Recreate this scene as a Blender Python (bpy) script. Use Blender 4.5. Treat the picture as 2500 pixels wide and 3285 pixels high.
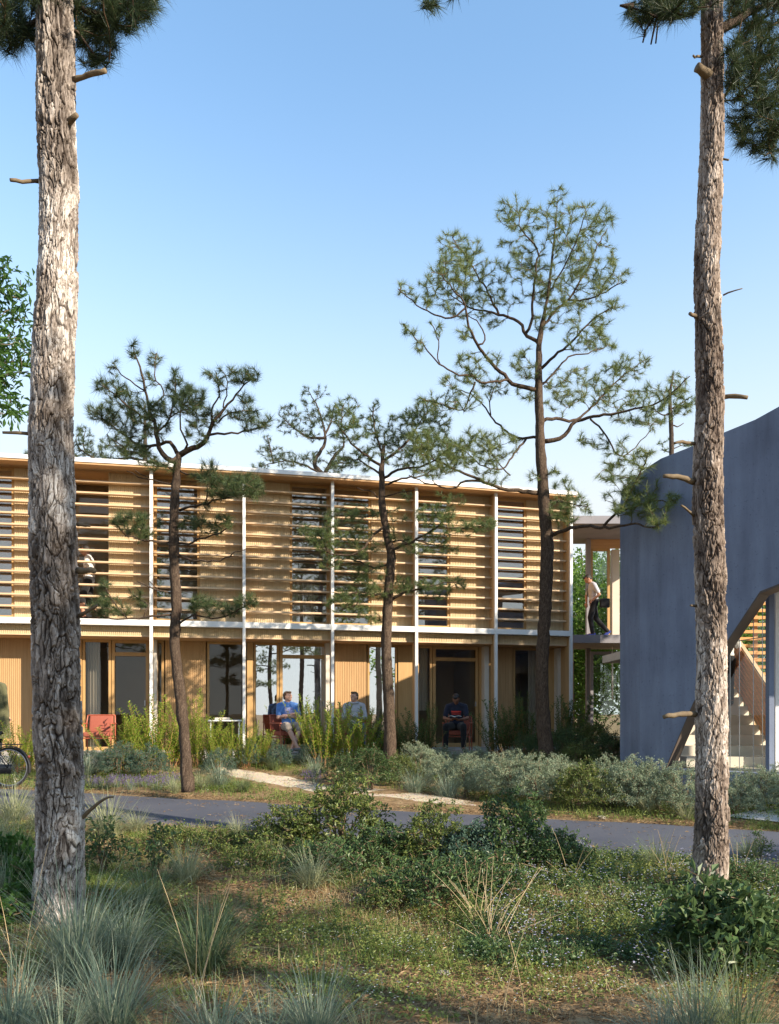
import bpy, bmesh, math, random
import numpy as np
from mathutils import Vector, Matrix

for o in list(bpy.data.objects):
    bpy.data.objects.remove(o)
SC = bpy.context.scene
COL = SC.collection
R = math.radians

# ------------------------------------------------------------------ camera
F, CX, HY, CAMZ = 2500.0, 1250.0, 2290.0, 1.5      # focal length and horizon in photograph pixels
cam_d = bpy.data.cameras.new('camera')
cam_d.sensor_fit = 'HORIZONTAL'
cam_d.sensor_width = 36.0
cam_d.lens = 36.0
cam_d.shift_y = (HY - 3285 / 2) / 2500.0
cam_d.clip_start = 0.05
cam_d.clip_end = 3000
cam = bpy.data.objects.new('camera', cam_d)
COL.objects.link(cam)
cam.location = (0, 0, CAMZ)
cam.rotation_euler = (R(90), 0, 0)
SC.camera = cam

# ------------------------------------------------------------------ sky, sun, exposure
SUN_EL, SUN_AZ = R(27.0), R(56.0)                  # azimuth measured from straight behind the camera towards the right
to_sun = Vector((math.sin(SUN_AZ) * math.cos(SUN_EL), -math.cos(SUN_AZ) * math.cos(SUN_EL), math.sin(SUN_EL)))
world = bpy.data.worlds.new('World')
SC.world = world
world.use_nodes = True
wn = world.node_tree.nodes
wl = world.node_tree.links
wn.clear()
sky = wn.new('ShaderNodeTexSky')
sky.sky_type = 'NISHITA'
sky.sun_disc = False
sky.sun_elevation = SUN_EL
sky.sun_rotation = math.atan2(to_sun.x, to_sun.y)
sky.altitude = 0
sky.air_density = 1.15
sky.dust_density = 0.4
sky.ozone_density = 1.0
bg = wn.new('ShaderNodeBackground')
bg.inputs['Strength'].default_value = 0.135
wo = wn.new('ShaderNodeOutputWorld')
# pale summer haze all round the horizon
wtc = wn.new('ShaderNodeTexCoord'); wsp = wn.new('ShaderNodeSeparateXYZ'); wmx = wn.new('ShaderNodeMix')
wl.new(wtc.outputs['Generated'], wsp.inputs[0])
def wmath(op, a_, b_, clamp=False):
    nd = wn.new('ShaderNodeMath'); nd.operation = op; nd.use_clamp = clamp
    if hasattr(a_, 'links'): wl.new(a_, nd.inputs[0])
    else: nd.inputs[0].default_value = a_
    nd.inputs[1].default_value = b_
    return nd.outputs[0]
wfac = wmath('POWER', wmath('DIVIDE', wmath('MULTIPLY_ADD', wsp.outputs['Z'], -1.0), .42, True), 1.95)
wfac.node.inputs[0].links[0].from_node.inputs[0].links[0].from_node.inputs[2].default_value = .67
wfac = wmath('MULTIPLY', wfac, .95)
wmx.data_type = 'RGBA'
wl.new(wfac, wmx.inputs[0]); 
wtint = wn.new('ShaderNodeMix'); wtint.data_type = 'RGBA'; wtint.blend_type = 'MULTIPLY'; wtint.inputs[0].default_value = 1.0
wtint.inputs[7].default_value = (.84, .97, 1.0, 1)                 # white balance of the photograph
wl.new(sky.outputs['Color'], wtint.inputs[6]); wl.new(wtint.outputs[2], wmx.inputs[6]); wmx.inputs[7].default_value = (2.6, 2.75, 2.85, 1)
wl.new(wmx.outputs[2], bg.inputs['Color'])
wl.new(bg.outputs['Background'], wo.inputs['Surface'])

sun_d = bpy.data.lights.new('sun', 'SUN')
sun_d.energy = 3.9
sun_d.angle = R(0.5)
sun_d.color = (1.0, 0.87, 0.70)
sun = bpy.data.objects.new('sun', sun_d)
COL.objects.link(sun)
sun.rotation_euler = to_sun.to_track_quat('Z', 'Y').to_euler()
sun.location = (30, -15, 30)

vs = SC.view_settings
vs.view_transform = 'Standard'
vs.look = 'None'
vs.exposure = 1.4
vs.gamma = 1.0
vs.use_curve_mapping = False
SC.render.engine = 'CYCLES'
SC.cycles.use_denoising = True
SC.cycles.denoiser = 'OPENIMAGEDENOISE'
SC.cycles.denoising_input_passes = 'RGB_ALBEDO_NORMAL'
SC.cycles.denoising_prefilter = 'ACCURATE'
SC.cycles.max_bounces = 7
SC.cycles.diffuse_bounces = 3
SC.cycles.glossy_bounces = 3
SC.cycles.transmission_bounces = 4
SC.cycles.transparent_max_bounces = 12
SC.cycles.caustics_reflective = False
SC.cycles.caustics_refractive = False
SC.cycles.sample_clamp_indirect = 4.0
SC.cycles.use_adaptive_sampling = True
SC.cycles.adaptive_threshold = 0.005

# ------------------------------------------------------------------ helpers
rng = np.random.default_rng(7)
rnd = random.Random(11)

def P(px, py, Y):
    """photograph pixel seen at distance Y -> point"""
    return np.array([(px - CX) / F * Y, Y, CAMZ + (HY - py) / F * Y])

_gy = [-2000, 6.5, 9.5, 13.5, 15.5, 16.6, 30, 3000]
_gz = [0, 0, .10, .24, .50, .60, .60, .60]
def gz0(y):
    return np.interp(y, _gy, _gz)

def vnoise(x, y, seed=0):
    """value noise on arrays"""
    x = np.asarray(x, float); y = np.asarray(y, float)
    xi = np.floor(x).astype(np.int64); yi = np.floor(y).astype(np.int64)
    fx = x - xi; fy = y - yi
    fx = fx * fx * (3 - 2 * fx); fy = fy * fy * (3 - 2 * fy)
    def h(a, b):
        n = (a * 374761393 + b * 668265263 + seed * 974711) & 0x7fffffff
        n = ((n ^ (n >> 13)) * 1274126177) & 0x7fffffff
        return ((n ^ (n >> 16)) & 0xffff) / 65535.0
    a = h(xi, yi); b = h(xi + 1, yi); c = h(xi, yi + 1); d = h(xi + 1, yi + 1)
    return (a * (1 - fx) + b * fx) * (1 - fy) + (c * (1 - fx) + d * fx) * fy

# the asphalt lane runs as a straight band across the picture
LANE_A, LANE_B = np.array([-5.0, 12.75]), np.array([4.0, 9.65])     # far edge
_ld = (LANE_B - LANE_A) / np.linalg.norm(LANE_B - LANE_A)
_lnv = np.array([_ld[1], -_ld[0]])                                    # towards the camera
if _lnv[1] > 0: _lnv = -_lnv
LANE_W = 2.35
def lane_t(x, y):
    """distance from the far edge of the lane towards the camera"""
    return (x - LANE_A[0]) * _lnv[0] + (y - LANE_A[1]) * _lnv[1]

def ground_z(x, y):
    x = np.asarray(x, float); y = np.asarray(y, float)
    t = lane_t(x, y)
    off = np.clip(np.maximum(-t - .1, t - LANE_W - .1) / 1.2, 0, 1)
    near = np.clip((14.5 - y) / 1.5, 0, 1) * np.clip((y + 20) / 5, 0, 1)
    m = (vnoise(x * .9 + 3, y * .9, 1) - .5) * .16 + (vnoise(x * 2.7, y * 2.7, 2) - .5) * .05 + (vnoise(x * 8, y * 8, 3) - .5) * .02
    return gz0(y) + m * off * near

def G(px, py):
    """photograph pixel -> point on the ground"""
    d = np.array([(px - CX) / F, 1.0, (HY - py) / F])
    ys = np.linspace(2.5, 40, 6000)
    z = CAMZ + d[2] * ys
    g = gz0(ys)
    k = np.argmax(z <= g)
    if z[k] > g[k]: k = len(ys) - 1
    y = ys[k]
    return np.array([d[0] * y, y, float(ground_z(d[0] * y, y))])

def onground(px, Y):
    x = (px - CX) / F * Y
    return np.array([x, Y, float(ground_z(x, Y))])

def mesh_from(name, verts, tris=None, quads=None, smooth=False):
    verts = np.asarray(verts, np.float32).reshape(-1, 3)
    nt = 0 if tris is None else len(tris)
    nq = 0 if quads is None else len(quads)
    me = bpy.data.meshes.new(name)
    me.vertices.add(len(verts))
    me.vertices.foreach_set('co', verts.ravel())
    idx = []
    if nt: idx.append(np.asarray(tris, np.int32).ravel())
    if nq: idx.append(np.asarray(quads, np.int32).ravel())
    idx = np.concatenate(idx) if idx else np.zeros(0, np.int32)
    me.loops.add(len(idx))
    me.loops.foreach_set('vertex_index', idx)
    starts = np.concatenate([np.arange(nt) * 3, nt * 3 + np.arange(nq) * 4]).astype(np.int32)
    me.polygons.add(nt + nq)
    me.polygons.foreach_set('loop_start', starts)
    me.polygons.foreach_set('use_smooth', np.full(nt + nq, bool(smooth)))
    me.update(calc_edges=True)
    me.validate()
    return me

def link(name, me, mat=None, parent=None, loc=None, rz=0.0):
    o = bpy.data.objects.new(name, me)
    COL.objects.link(o)
    if mat is not None and me is not None and len(me.materials) == 0:
        me.materials.append(mat)
    if parent is not None: o.parent = parent
    if loc is not None: o.location = [float(v) for v in loc]
    if rz: o.rotation_euler = (0, 0, rz)
    return o

def tag(o, label=None, cat=None, group=None, kind=None):
    if label: o['label'] = label
    if cat: o['category'] = cat
    if group: o['group'] = group
    if kind: o['kind'] = kind
    return o

def thing(name, label, cat, loc=(0, 0, 0), rz=0.0, group=None):
    o = link(name, None, loc=loc, rz=rz)
    o.empty_display_size = .2
    return tag(o, label, cat, group)

def copy_tree(o, parent=None):
    c = o.copy()
    COL.objects.link(c)
    c.parent = parent
    for ch in list(o.children):
        copy_tree(ch, c)
    return c

class MB:
    """collects geometry in world space; build() links ONE mesh object"""
    def __init__(s):
        s.v = []; s.t = []; s.q = []; s.n = 0
    def add(s, v, t=None, q=None):
        v = np.asarray(v, float).reshape(-1, 3)
        if t is not None and len(t): s.t.append(np.asarray(t, int).reshape(-1, 3) + s.n)
        if q is not None and len(q): s.q.append(np.asarray(q, int).reshape(-1, 4) + s.n)
        s.v.append(v); s.n += len(v)
        return s
    def hexa(s, c):
        """8 corners: bottom 4 then top 4, both counter-clockwise from above"""
        return s.add(c, q=[(3, 2, 1, 0), (4, 5, 6, 7), (0, 1, 5, 4), (1, 2, 6, 5), (2, 3, 7, 6), (3, 0, 4, 7)])
    def box(s, x0, x1, y0, y1, z0, z1):
        return s.hexa([(x0, y0, z0), (x1, y0, z0), (x1, y1, z0), (x0, y1, z0), (x0, y0, z1), (x1, y0, z1), (x1, y1, z1), (x0, y1, z1)])
    def rbox(s, x0, x1, y0, y1, z0, z1, b=.01, seg=2, M=None):
        """box with rounded edges"""
        bm = bmesh.new()
        bmesh.ops.create_cube(bm, size=1)
        for v in bm.verts:
            v.co = Vector(((x0 + x1) / 2 + v.co.x * (x1 - x0), (y0 + y1) / 2 + v.co.y * (y1 - y0), (z0 + z1) / 2 + v.co.z * (z1 - z0)))
        bmesh.ops.bevel(bm, geom=bm.edges[:] + bm.verts[:], offset=b, segments=seg, affect='EDGES', profile=.6)
        return s.bm(bm, M)
    def bm(s, bm, M=None):
        bmesh.ops.triangulate(bm, faces=[f for f in bm.faces if len(f.verts) > 4])
        bm.verts.index_update()
        v = np.array([(M @ x.co) if M is not None else x.co[:] for x in bm.verts], float).reshape(-1, 3)
        t = [[x.index for x in f.verts] for f in bm.faces if len(f.verts) == 3]
        q = [[x.index for x in f.verts] for f in bm.faces if len(f.verts) == 4]
        s.add(v, t, q)
        bm.free()
        return s
    def tube(s, pts, rad, n=6, cap=True):
        pts = np.asarray(pts, float)
        m = len(pts)
        rad = np.broadcast_to(np.asarray(rad, float), (m,))
        tg = np.gradient(pts, axis=0)
        tg /= np.linalg.norm(tg, axis=1, keepdims=True) + 1e-9
        up = np.array([0, 0, 1.0]) if abs(tg[0, 2]) < .9 else np.array([1.0, 0, 0])
        a = np.cross(tg[0], up); a /= np.linalg.norm(a)
        ang = np.arange(n) * 2 * math.pi / n
        V = []
        for i in range(m):
            a = a - tg[i] * np.dot(a, tg[i]); a /= np.linalg.norm(a) + 1e-9
            b = np.cross(tg[i], a)
            V.append(pts[i] + rad[i] * (np.cos(ang)[:, None] * a + np.sin(ang)[:, None] * b))
        V = np.concatenate(V)
        i, j = np.meshgrid(np.arange(m - 1), np.arange(n), indexing='ij')
        j2 = (j + 1) % n
        q = np.stack([i * n + j, i * n + j2, (i + 1) * n + j2, (i + 1) * n + j], -1).reshape(-1, 4)
        t = []
        if cap:
            V = np.concatenate([V, pts[:1], pts[-1:]])
            c0, c1 = m * n, m * n + 1
            for k in range(n):
                t.append((c0, (k + 1) % n, k)); t.append((c1, (m - 1) * n + k, (m - 1) * n + (k + 1) % n))
        return s.add(V, t, q)
    def ell(s, c, r, M=None, u=12, v=8):
        """ellipsoid"""
        th = np.linspace(0, math.pi, v + 1); ph = np.arange(u) * 2 * math.pi / u
        V = np.array([(math.sin(t) * math.cos(p) * r[0], math.sin(t) * math.sin(p) * r[1], math.cos(t) * r[2]) for t in th for p in ph])
        if M is not None: V = V @ np.array(M).T
        V = V + np.asarray(c, float)
        q = [(i * u + j, (i + 1) * u + j, (i + 1) * u + (j + 1) % u, i * u + (j + 1) % u) for i in range(v) for j in range(u)]
        return s.add(V, q=q)
    def cone(s, a, b, ra, rb, n=10):
        """capsule with two radii"""
        a = np.asarray(a, float); b = np.asarray(b, float)
        s.tube([a, a + (b - a) * .5, b], [ra, (ra + rb) / 2, rb], n)
        s.ell(a, (ra,) * 3, u=n, v=6); s.ell(b, (rb,) * 3, u=n, v=6)
        return s
    def prism(s, poly, z0, z1):
        """vertical extrusion of a plan polygon (fan-triangulated, so keep it star-shaped from its first corner)"""
        poly = np.asarray(poly, float); n = len(poly)
        V = np.concatenate([np.c_[poly, np.full(n, z0)], np.c_[poly, np.full(n, z1)]])
        t = [(0, k + 1, k) for k in range(1, n - 1)] + [(n, n + k, n + k + 1) for k in range(1, n - 1)]
        q = [(k, (k + 1) % n, n + (k + 1) % n, n + k) for k in range(n)]
        return s.add(V, t, q)
    def mesh(s, name, origin=(0, 0, 0), smooth=False):
        v = np.concatenate(s.v) - np.asarray(origin, float)
        return mesh_from(name, v, np.concatenate(s.t) if s.t else None, np.concatenate(s.q) if s.q else None, smooth)
    def build(s, name, mat, parent=None, smooth=False, origin=None):
        """parent chain sits at the root's location, so world vertices are shifted by it"""
        if parent is not None:
            r = parent; org = np.zeros(3)
            while r is not None:
                org = org + np.array(r.location); r = r.parent
            return link(name, s.mesh(name, org, smooth), mat, parent)
        org = np.zeros(3) if origin is None else np.asarray(origin, float)
        return link(name, s.mesh(name, org, smooth), mat, None, org)

# ------------------------------------------------------------------ materials
class NT:
    def __init__(s, name):
        s.m = bpy.data.materials.new(name)
        s.m.use_nodes = True
        s.nt = s.m.node_tree
        s.nt.nodes.clear()
        s.out = s.n('ShaderNodeOutputMaterial')
    def n(s, t, **kw):
        nd = s.nt.nodes.new(t)
        for k, v in kw.items(): setattr(nd, k, v)
        return nd
    def l(s, a, b): s.nt.links.new(a, b)
    def coord(s, scale=(1, 1, 1), kind='Object'):
        tc = s.n('ShaderNodeTexCoord'); mp = s.n('ShaderNodeMapping')
        mp.inputs['Scale'].default_value = scale
        s.l(tc.outputs[kind], mp.inputs['Vector'])
        return mp.outputs['Vector']
    def noise(s, vec, scale, detail=4, rough=.55):
        nd = s.n('ShaderNodeTexNoise')
        nd.inputs['Scale'].default_value = scale; nd.inputs['Detail'].default_value = detail; nd.inputs['Roughness'].default_value = rough
        if vec is not None: s.l(vec, nd.inputs['Vector'])
        return nd.outputs['Fac']
    def ramp(s, fac, stops, interp='LINEAR'):
        nd = s.n('ShaderNodeValToRGB')
        cr = nd.color_ramp; cr.interpolation = interp
        while len(cr.elements) < len(stops): cr.elements.new(.5)
        for e, (p, c) in zip(cr.elements, stops):
            e.position = p; e.color = (c[0], c[1], c[2], 1)
        s.l(fac, nd.inputs['Fac'])
        return nd.outputs['Color']
    def mix(s, fac, a, b, mode='MIX'):
        nd = s.n('ShaderNodeMix', data_type='RGBA', blend_type=mode)
        for sock, val in ((nd.inputs[0], fac), (nd.inputs[6], a), (nd.inputs[7], b)):
            if hasattr(val, 'links'): s.l(val, sock)
            elif isinstance(val, (int, float)): sock.default_value = val
            else: sock.default_value = (val[0], val[1], val[2], 1)
        return nd.outputs[2]
    def math(s, op, a, b=None, c=None):
        nd = s.n('ShaderNodeMath', operation=op)
        for k, v in enumerate((a, b, c)):
            if v is None: continue
            if hasattr(v, 'links'): s.l(v, nd.inputs[k])
            else: nd.inputs[k].default_value = v
        return nd.outputs[0]
    def bump(s, h, strength=.3, dist=.01):
        nd = s.n('ShaderNodeBump')
        nd.inputs['Strength'].default_value = strength; nd.inputs['Distance'].default_value = dist
        s.l(h, nd.inputs['Height'])
        return nd.outputs['Normal']
    def bsdf(s, col, rough=.6, normal=None, spec=.4, metal=0.0, sheen=0.0):
        b = s.n('ShaderNodeBsdfPrincipled')
        if hasattr(col, 'links'): s.l(col, b.inputs['Base Color'])
        else: b.inputs['Base Color'].default_value = (col[0], col[1], col[2], 1)
        if hasattr(rough, 'links'): s.l(rough, b.inputs['Roughness'])
        else: b.inputs['Roughness'].default_value = rough
        b.inputs['Specular IOR Level'].default_value = spec
        b.inputs['Metallic'].default_value = metal
        b.inputs['Sheen Weight'].default_value = sheen
        if normal is not None: s.l(normal, b.inputs['Normal'])
        return b.outputs[0]
    def done(s, sh):
        s.l(sh, s.out.inputs['Surface'])
        return s.m

def plain(name, c1, c2=None, scale=6, rough=.6, spec=.4, bump=.0, metal=0.0, stretch=(1, 1, 1), sheen=0.0, bdist=.005):
    """a colour that wanders between two tones, with optional fine relief"""
    m = NT(name)
    if c2 is None: c2 = tuple(.82 * c for c in c1)
    v = m.coord(stretch)
    f = m.noise(v, scale, 5)
    col = m.ramp(f, [(.3, c1), (.7, c2)])
    nrm = m.bump(m.noise(v, scale * 8, 3), bump, bdist) if bump else None
    return m.done(m.bsdf(col, rough, nrm, spec, metal, sheen))

def leafy(name, dark, mid, light, trans=.35, rough=.55, patch=1.5, spec=.3):
    """foliage: each leaf has its own tone, clumps drift, light comes through"""
    m = NT(name)
    g = m.n('ShaderNodeNewGeometry')
    nz = m.noise(m.coord(), patch, 2)
    f = m.math('ADD', m.math('MULTIPLY', g.outputs['Random Per Island'], .75), m.math('MULTIPLY', m.math('SUBTRACT', nz, .38), 1.0))
    col = m.ramp(f, [(.05, dark), (.5, mid), (.95, light)])
    p = m.bsdf(col, rough, None, spec)
    t = m.n('ShaderNodeBsdfTranslucent')
    tc = m.mix(.5, col, tuple(min(1, c * 1.6 + .02) for c in light))
    m.l(tc, t.inputs['Color'])
    mx = m.n('ShaderNodeMixShader')
    mx.inputs[0].default_value = trans
    m.l(p, mx.inputs[1]); m.l(t.outputs[0], mx.inputs[2])
    return m.done(mx.outputs[0])

def wood(name, c1, c2, axis=0, rough=.55, scale=1.0):
    m = NT(name)
    sc = [14 * scale] * 3; sc[axis] = .9 * scale
    v = m.coord(tuple(sc))
    f = m.noise(v, 1.6, 6, .6)
    g = m.n('ShaderNodeNewGeometry')
    f = m.math('ADD', m.math('MULTIPLY', f, .8), m.math('MULTIPLY', g.outputs['Random Per Island'], .2))
    col = m.ramp(f, [(.28, c1), (.62, c2)])
    return m.done(m.bsdf(col, rough, m.bump(f, .15, .004), .35))

def glass_mat(name, tint, refl=1.0, coat=.10):
    m = NT(name)
    fr = m.n('ShaderNodeFresnel'); fr.inputs['IOR'].default_value = 1.52
    wv = m.noise(m.coord(), .9, 1)
    nb = m.bump(wv, .04, .02)
    gl = m.n('ShaderNodeBsdfGlossy'); gl.inputs['Roughness'].default_value = .0
    gl.inputs['Color'].default_value = (.95, .97, 1, 1)
    m.l(nb, gl.inputs['Normal'])
    tr = m.n('ShaderNodeBsdfTransparent'); tr.inputs['Color'].default_value = (*tint, 1)
    mx = m.n('ShaderNodeMixShader')
    f = m.math('MULTIPLY_ADD', fr.outputs[0], refl, coat * refl)
    m.l(f, mx.inputs[0]); m.l(tr.outputs[0], mx.inputs[1]); m.l(gl.outputs[0], mx.inputs[2])
    return m.done(mx.outputs[0])

M = {}
M['white_steel'] = plain('white_steel', (.78, .77, .74), (.70, .69, .66), 3, .45)
M['roof_white'] = plain('roof_white', (.80, .79, .76), (.70, .69, .67), 2, .6)
M['louver'] = wood('louver_wood', (.50, .335, .19), (.64, .47, .30), 0)
M['soffit'] = wood('soffit_wood', (.42, .24, .11), (.52, .32, .16), 0, .6)
M['frame'] = wood('frame_wood', (.36, .21, .08), (.47, .29, .12), 2)
M['fin'] = wood('fin_wood', (.40, .24, .10), (.52, .33, .16), 2)
M['concrete'] = plain('concrete', (.44, .42, .39), (.34, .33, .31), 3, .85, .2, .25)
M['grey_beam'] = plain('grey_beam', (.26, .25, .27), (.21, .205, .22), 2, .7, .3, .1)
M['inner'] = plain('beige_inner_wall', (.56, .46, .35), (.50, .41, .31), 2, .8, .2)
M['plaster'] = plain('plaster', (.62, .56, .47), (.56, .50, .42), 2, .8, .2)
M['floor_in'] = plain('indoor_floor', (.34, .25, .16), (.28, .20, .13), 4, .5)
M['curtain'] = plain('curtain_cloth', (.86, .83, .77), (.80, .77, .71), 5, .9, .1)
M['glass'] = glass_mat('window_glass', (.90, .88, .84), .9, .17)
M['glass_coated'] = glass_mat('coated_glass', (.80, .80, .78), 1.0, .58)
M['glass_dark'] = glass_mat('plain_glass', (.86, .84, .80), .8, .0)
M['glass_green'] = glass_mat('clear_glass', (.88, .92, .90), .7, .03)
M['black'] = plain('black_metal', (.02, .02, .022), (.03, .03, .03), 20, .4)
M['steel'] = plain('brushed_steel', (.45, .45, .46), (.38, .38, .4), 30, .35, .5, 0, .9)
M['rubber'] = plain('rubber', (.025, .025, .025), (.04, .038, .036), 30, .8, .2)
M['red_frame'] = plain('red_lacquer', (.40, .10, .055), (.34, .085, .045), 12, .4)
M['red_cloth'] = plain('red_fabric', (.34, .105, .07), (.27, .08, .055), 60, .9, .1, .3)

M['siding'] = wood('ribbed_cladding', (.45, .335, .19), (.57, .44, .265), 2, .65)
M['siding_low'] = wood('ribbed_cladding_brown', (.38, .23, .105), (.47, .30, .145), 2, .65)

def blue_concrete():
    m = NT('blue_render')
    a = m.noise(m.coord((1.5, 1.5, .2)), 2.4, 7, .62)       # run marks
    b = m.noise(m.coord(), 1.1, 4)
    c = m.noise(m.coord(), 26, 3)
    f = m.math('ADD', m.math('MULTIPLY', a, .7), m.math('MULTIPLY', b, .5))
    col = m.ramp(f, [(.36, (.105, .122, .17)), (.55, (.15, .178, .248)), (.76, (.20, .24, .325))])
    col = m.mix(m.ramp(c, [(.62, (0, 0, 0)), (.72, (.5, .5, .5))]), col, (.075, .08, .13))
    return m.done(m.bsdf(col, .8, m.bump(m.math('ADD', c, a), .25, .006), .25))
M['blue'] = blue_concrete()

def asphalt():
    m = NT('asphalt')
    v = m.coord()
    a = m.noise(v, .7, 6, .65); c = m.noise(v, 70, 2)
    col = m.ramp(a, [(.3, (.052, .058, .078)), (.7, (.090, .094, .114))])
    col = m.mix(m.ramp(c, [(.45, (0, 0, 0)), (.75, (.5, .5, .5))]), col, (.11, .105, .105))
    return m.done(m.bsdf(col, .8, m.bump(c, .35, .004), .3))
M['asphalt'] = asphalt()

def gravel():
    m = NT('gravel')
    v = m.coord()
    vo = m.n('ShaderNodeTexVoronoi'); vo.inputs['Scale'].default_value = 55
    m.l(v, vo.inputs['Vector'])
    a = m.noise(v, 1.5, 5)
    col = m.ramp(a, [(.3, (.44, .36, .25)), (.7, (.56, .48, .36))])
    col = m.mix(.35, col, vo.outputs['Color'], 'SOFT_LIGHT')
    return m.done(m.bsdf(col, .95, m.bump(vo.outputs['Distance'], .5, .006), .1))
M['gravel'] = gravel()

def soil():
    m = NT('soil_and_litter')
    v = m.coord()
    a = m.noise(v, .55, 5); b = m.noise(v, 9, 6, .7); c = m.noise(v, 60, 3)
    col = m.ramp(b, [(.3, (.11, .07, .038)), (.52, (.24, .16, .085)), (.75, (.36, .26, .15))])
    moss = m.ramp(m.noise(v, 2.4, 5, .65), [(.54, (0, 0, 0)), (.74, (.35, .35, .35))])
    col = m.mix(moss, col, (.12, .14, .045))
    return m.done(m.bsdf(col, .95, m.bump(m.math('ADD', b, m.math('MULTIPLY', c, .5)), .6, .02), .1))
M['soil'] = soil()

def bark(name, furrow, c1, c2, c3):
    """bark with the plate tone stored per vertex (attribute 'plate'), furrow bed stored in 'bed'"""
    m = NT(name)
    a = m.n('ShaderNodeAttribute', attribute_name='plate')
    b = m.n('ShaderNodeAttribute', attribute_name='bed')
    v = m.coord((1, 1, .22))
    n1 = m.noise(v, 75, 5, .7)
    n2 = m.noise(m.coord((1, 1, .5)), 16, 4, .6)
    f = m.math('ADD', m.math('MULTIPLY', a.outputs['Fac'], .8), m.math('MULTIPLY', m.math('SUBTRACT', n1, .5), .7))
    f = m.math('ADD', f, m.math('MULTIPLY', m.math('SUBTRACT', n2, .5), .7))
    col = m.ramp(f, [(.12, c1), (.48, c2), (.85, c3)])
    col = m.mix(b.outputs['Fac'], col, furrow)  # inner bark tone, darkened further to paint shade into the furrows
    return m.done(m.bsdf(col, .9, m.bump(n1, .7, .008), .15))
M['bark_near'] = bark('scaly_pine_bark', (.030, .022, .018), (.065, .050, .040), (.30, .255, .22), (.68, .64, .59))
M['bark_near2'] = bark('plated_pine_bark', (.026, .020, .017), (.07, .050, .040), (.28, .222, .18), (.60, .53, .47))

def bark_simple(name, c1, c2, c3):
    m = NT(name)
    v = m.coord((1, 1, .3))
    vo = m.n('ShaderNodeTexVoronoi', feature='DISTANCE_TO_EDGE'); vo.inputs['Scale'].default_value = 22
    nz = m.noise(v, 8, 5, .6)
    wv = m.n('ShaderNodeVectorMath', operation='ADD')
    m.l(v, wv.inputs[0]); m.l(nz, wv.inputs[1])
    m.l(wv.outputs[0], vo.inputs['Vector'])
    col = m.ramp(m.noise(v, 25, 4), [(.3, c2), (.7, c3)])
    col = m.mix(m.ramp(vo.outputs['Distance'], [(.02, (1, 1, 1)), (.2, (0, 0, 0))]), col, c1)
    return m.done(m.bsdf(col, .9, m.bump(vo.outputs['Distance'], .8, .03), .15))
M['bark_mid'] = bark_simple('pine_bark', (.045, .03, .022), (.105, .072, .05), (.17, .125, .09))
M['bark_dark'] = bark_simple('dark_pine_bark', (.04, .03, .024), (.085, .062, .046), (.14, .105, .08))
M['twig'] = plain('pine_twig', (.10, .065, .042), (.16, .105, .066), 9, .85, .2)
M['deadwood'] = plain('dead_branch', (.20, .155, .10), (.12, .09, .06), 14, .9, .1, .4)
M['needle_near'] = leafy('needles_deep_green', (.012, .026, .011), (.028, .05, .018), (.06, .085, .028), .2, .5)
M['needle_t1'] = leafy('needles_blue_green', (.028, .055, .024), (.06, .095, .036), (.13, .155, .05), .25, .5)
M['needle_t2'] = leafy('needles_mid_green', (.04, .075, .03), (.09, .135, .045), (.18, .22, .07), .3, .5)
M['needle_t3'] = leafy('needles_fresh_green', (.045, .085, .03), (.11, .155, .05), (.23, .26, .08), .32, .5)
M['needle_far'] = leafy('needles_far', (.035, .06, .035), (.06, .09, .045), (.10, .13, .05), .25, .5)
M['leaf_tree'] = leafy('leaves_bright', (.045, .10, .015), (.09, .17, .025), (.17, .27, .05), .5, .45, .8)
M['leaf_left'] = leafy('leaves_glossy', (.03, .075, .018), (.06, .13, .028), (.11, .20, .04), .45, .35, .8)
M['trunk_leaf'] = plain('smooth_bark', (.20, .16, .12), (.12, .095, .07), 5, .85, .2, .4, stretch=(1, 1, .3))
# ================================================================== the setting
def spaced(lo, hi, step, far, ratio=1.35):
    a = list(np.arange(lo, hi + step / 2, step))
    s, x = step, hi
    while x < far: s *= ratio; x += s; a.append(x)
    s, x = step, lo
    while x > -far: s *= ratio; x -= s; a.insert(0, x)
    return np.array(a)

def make_ground():
    xs = spaced(-9, 9, .11, 900); ys = spaced(1.5, 17, .11, 900)
    X, Y = np.meshgrid(xs, ys, indexing='xy')
    Z = ground_z(X, Y)
    V = np.stack([X, Y, Z], -1).reshape(-1, 3)
    w = len(xs)
    i, j = np.meshgrid(np.arange(len(ys) - 1), np.arange(w - 1), indexing='ij')
    q = np.stack([i * w + j, i * w + j + 1, (i + 1) * w + j + 1, (i + 1) * w + j], -1).reshape(-1, 4)
    o = link('ground', mesh_from('ground', V, quads=q, smooth=True), M['soil'])
    tag(o, 'brown soil with moss and litter under the plants', None, None, 'structure')
make_ground()

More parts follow.
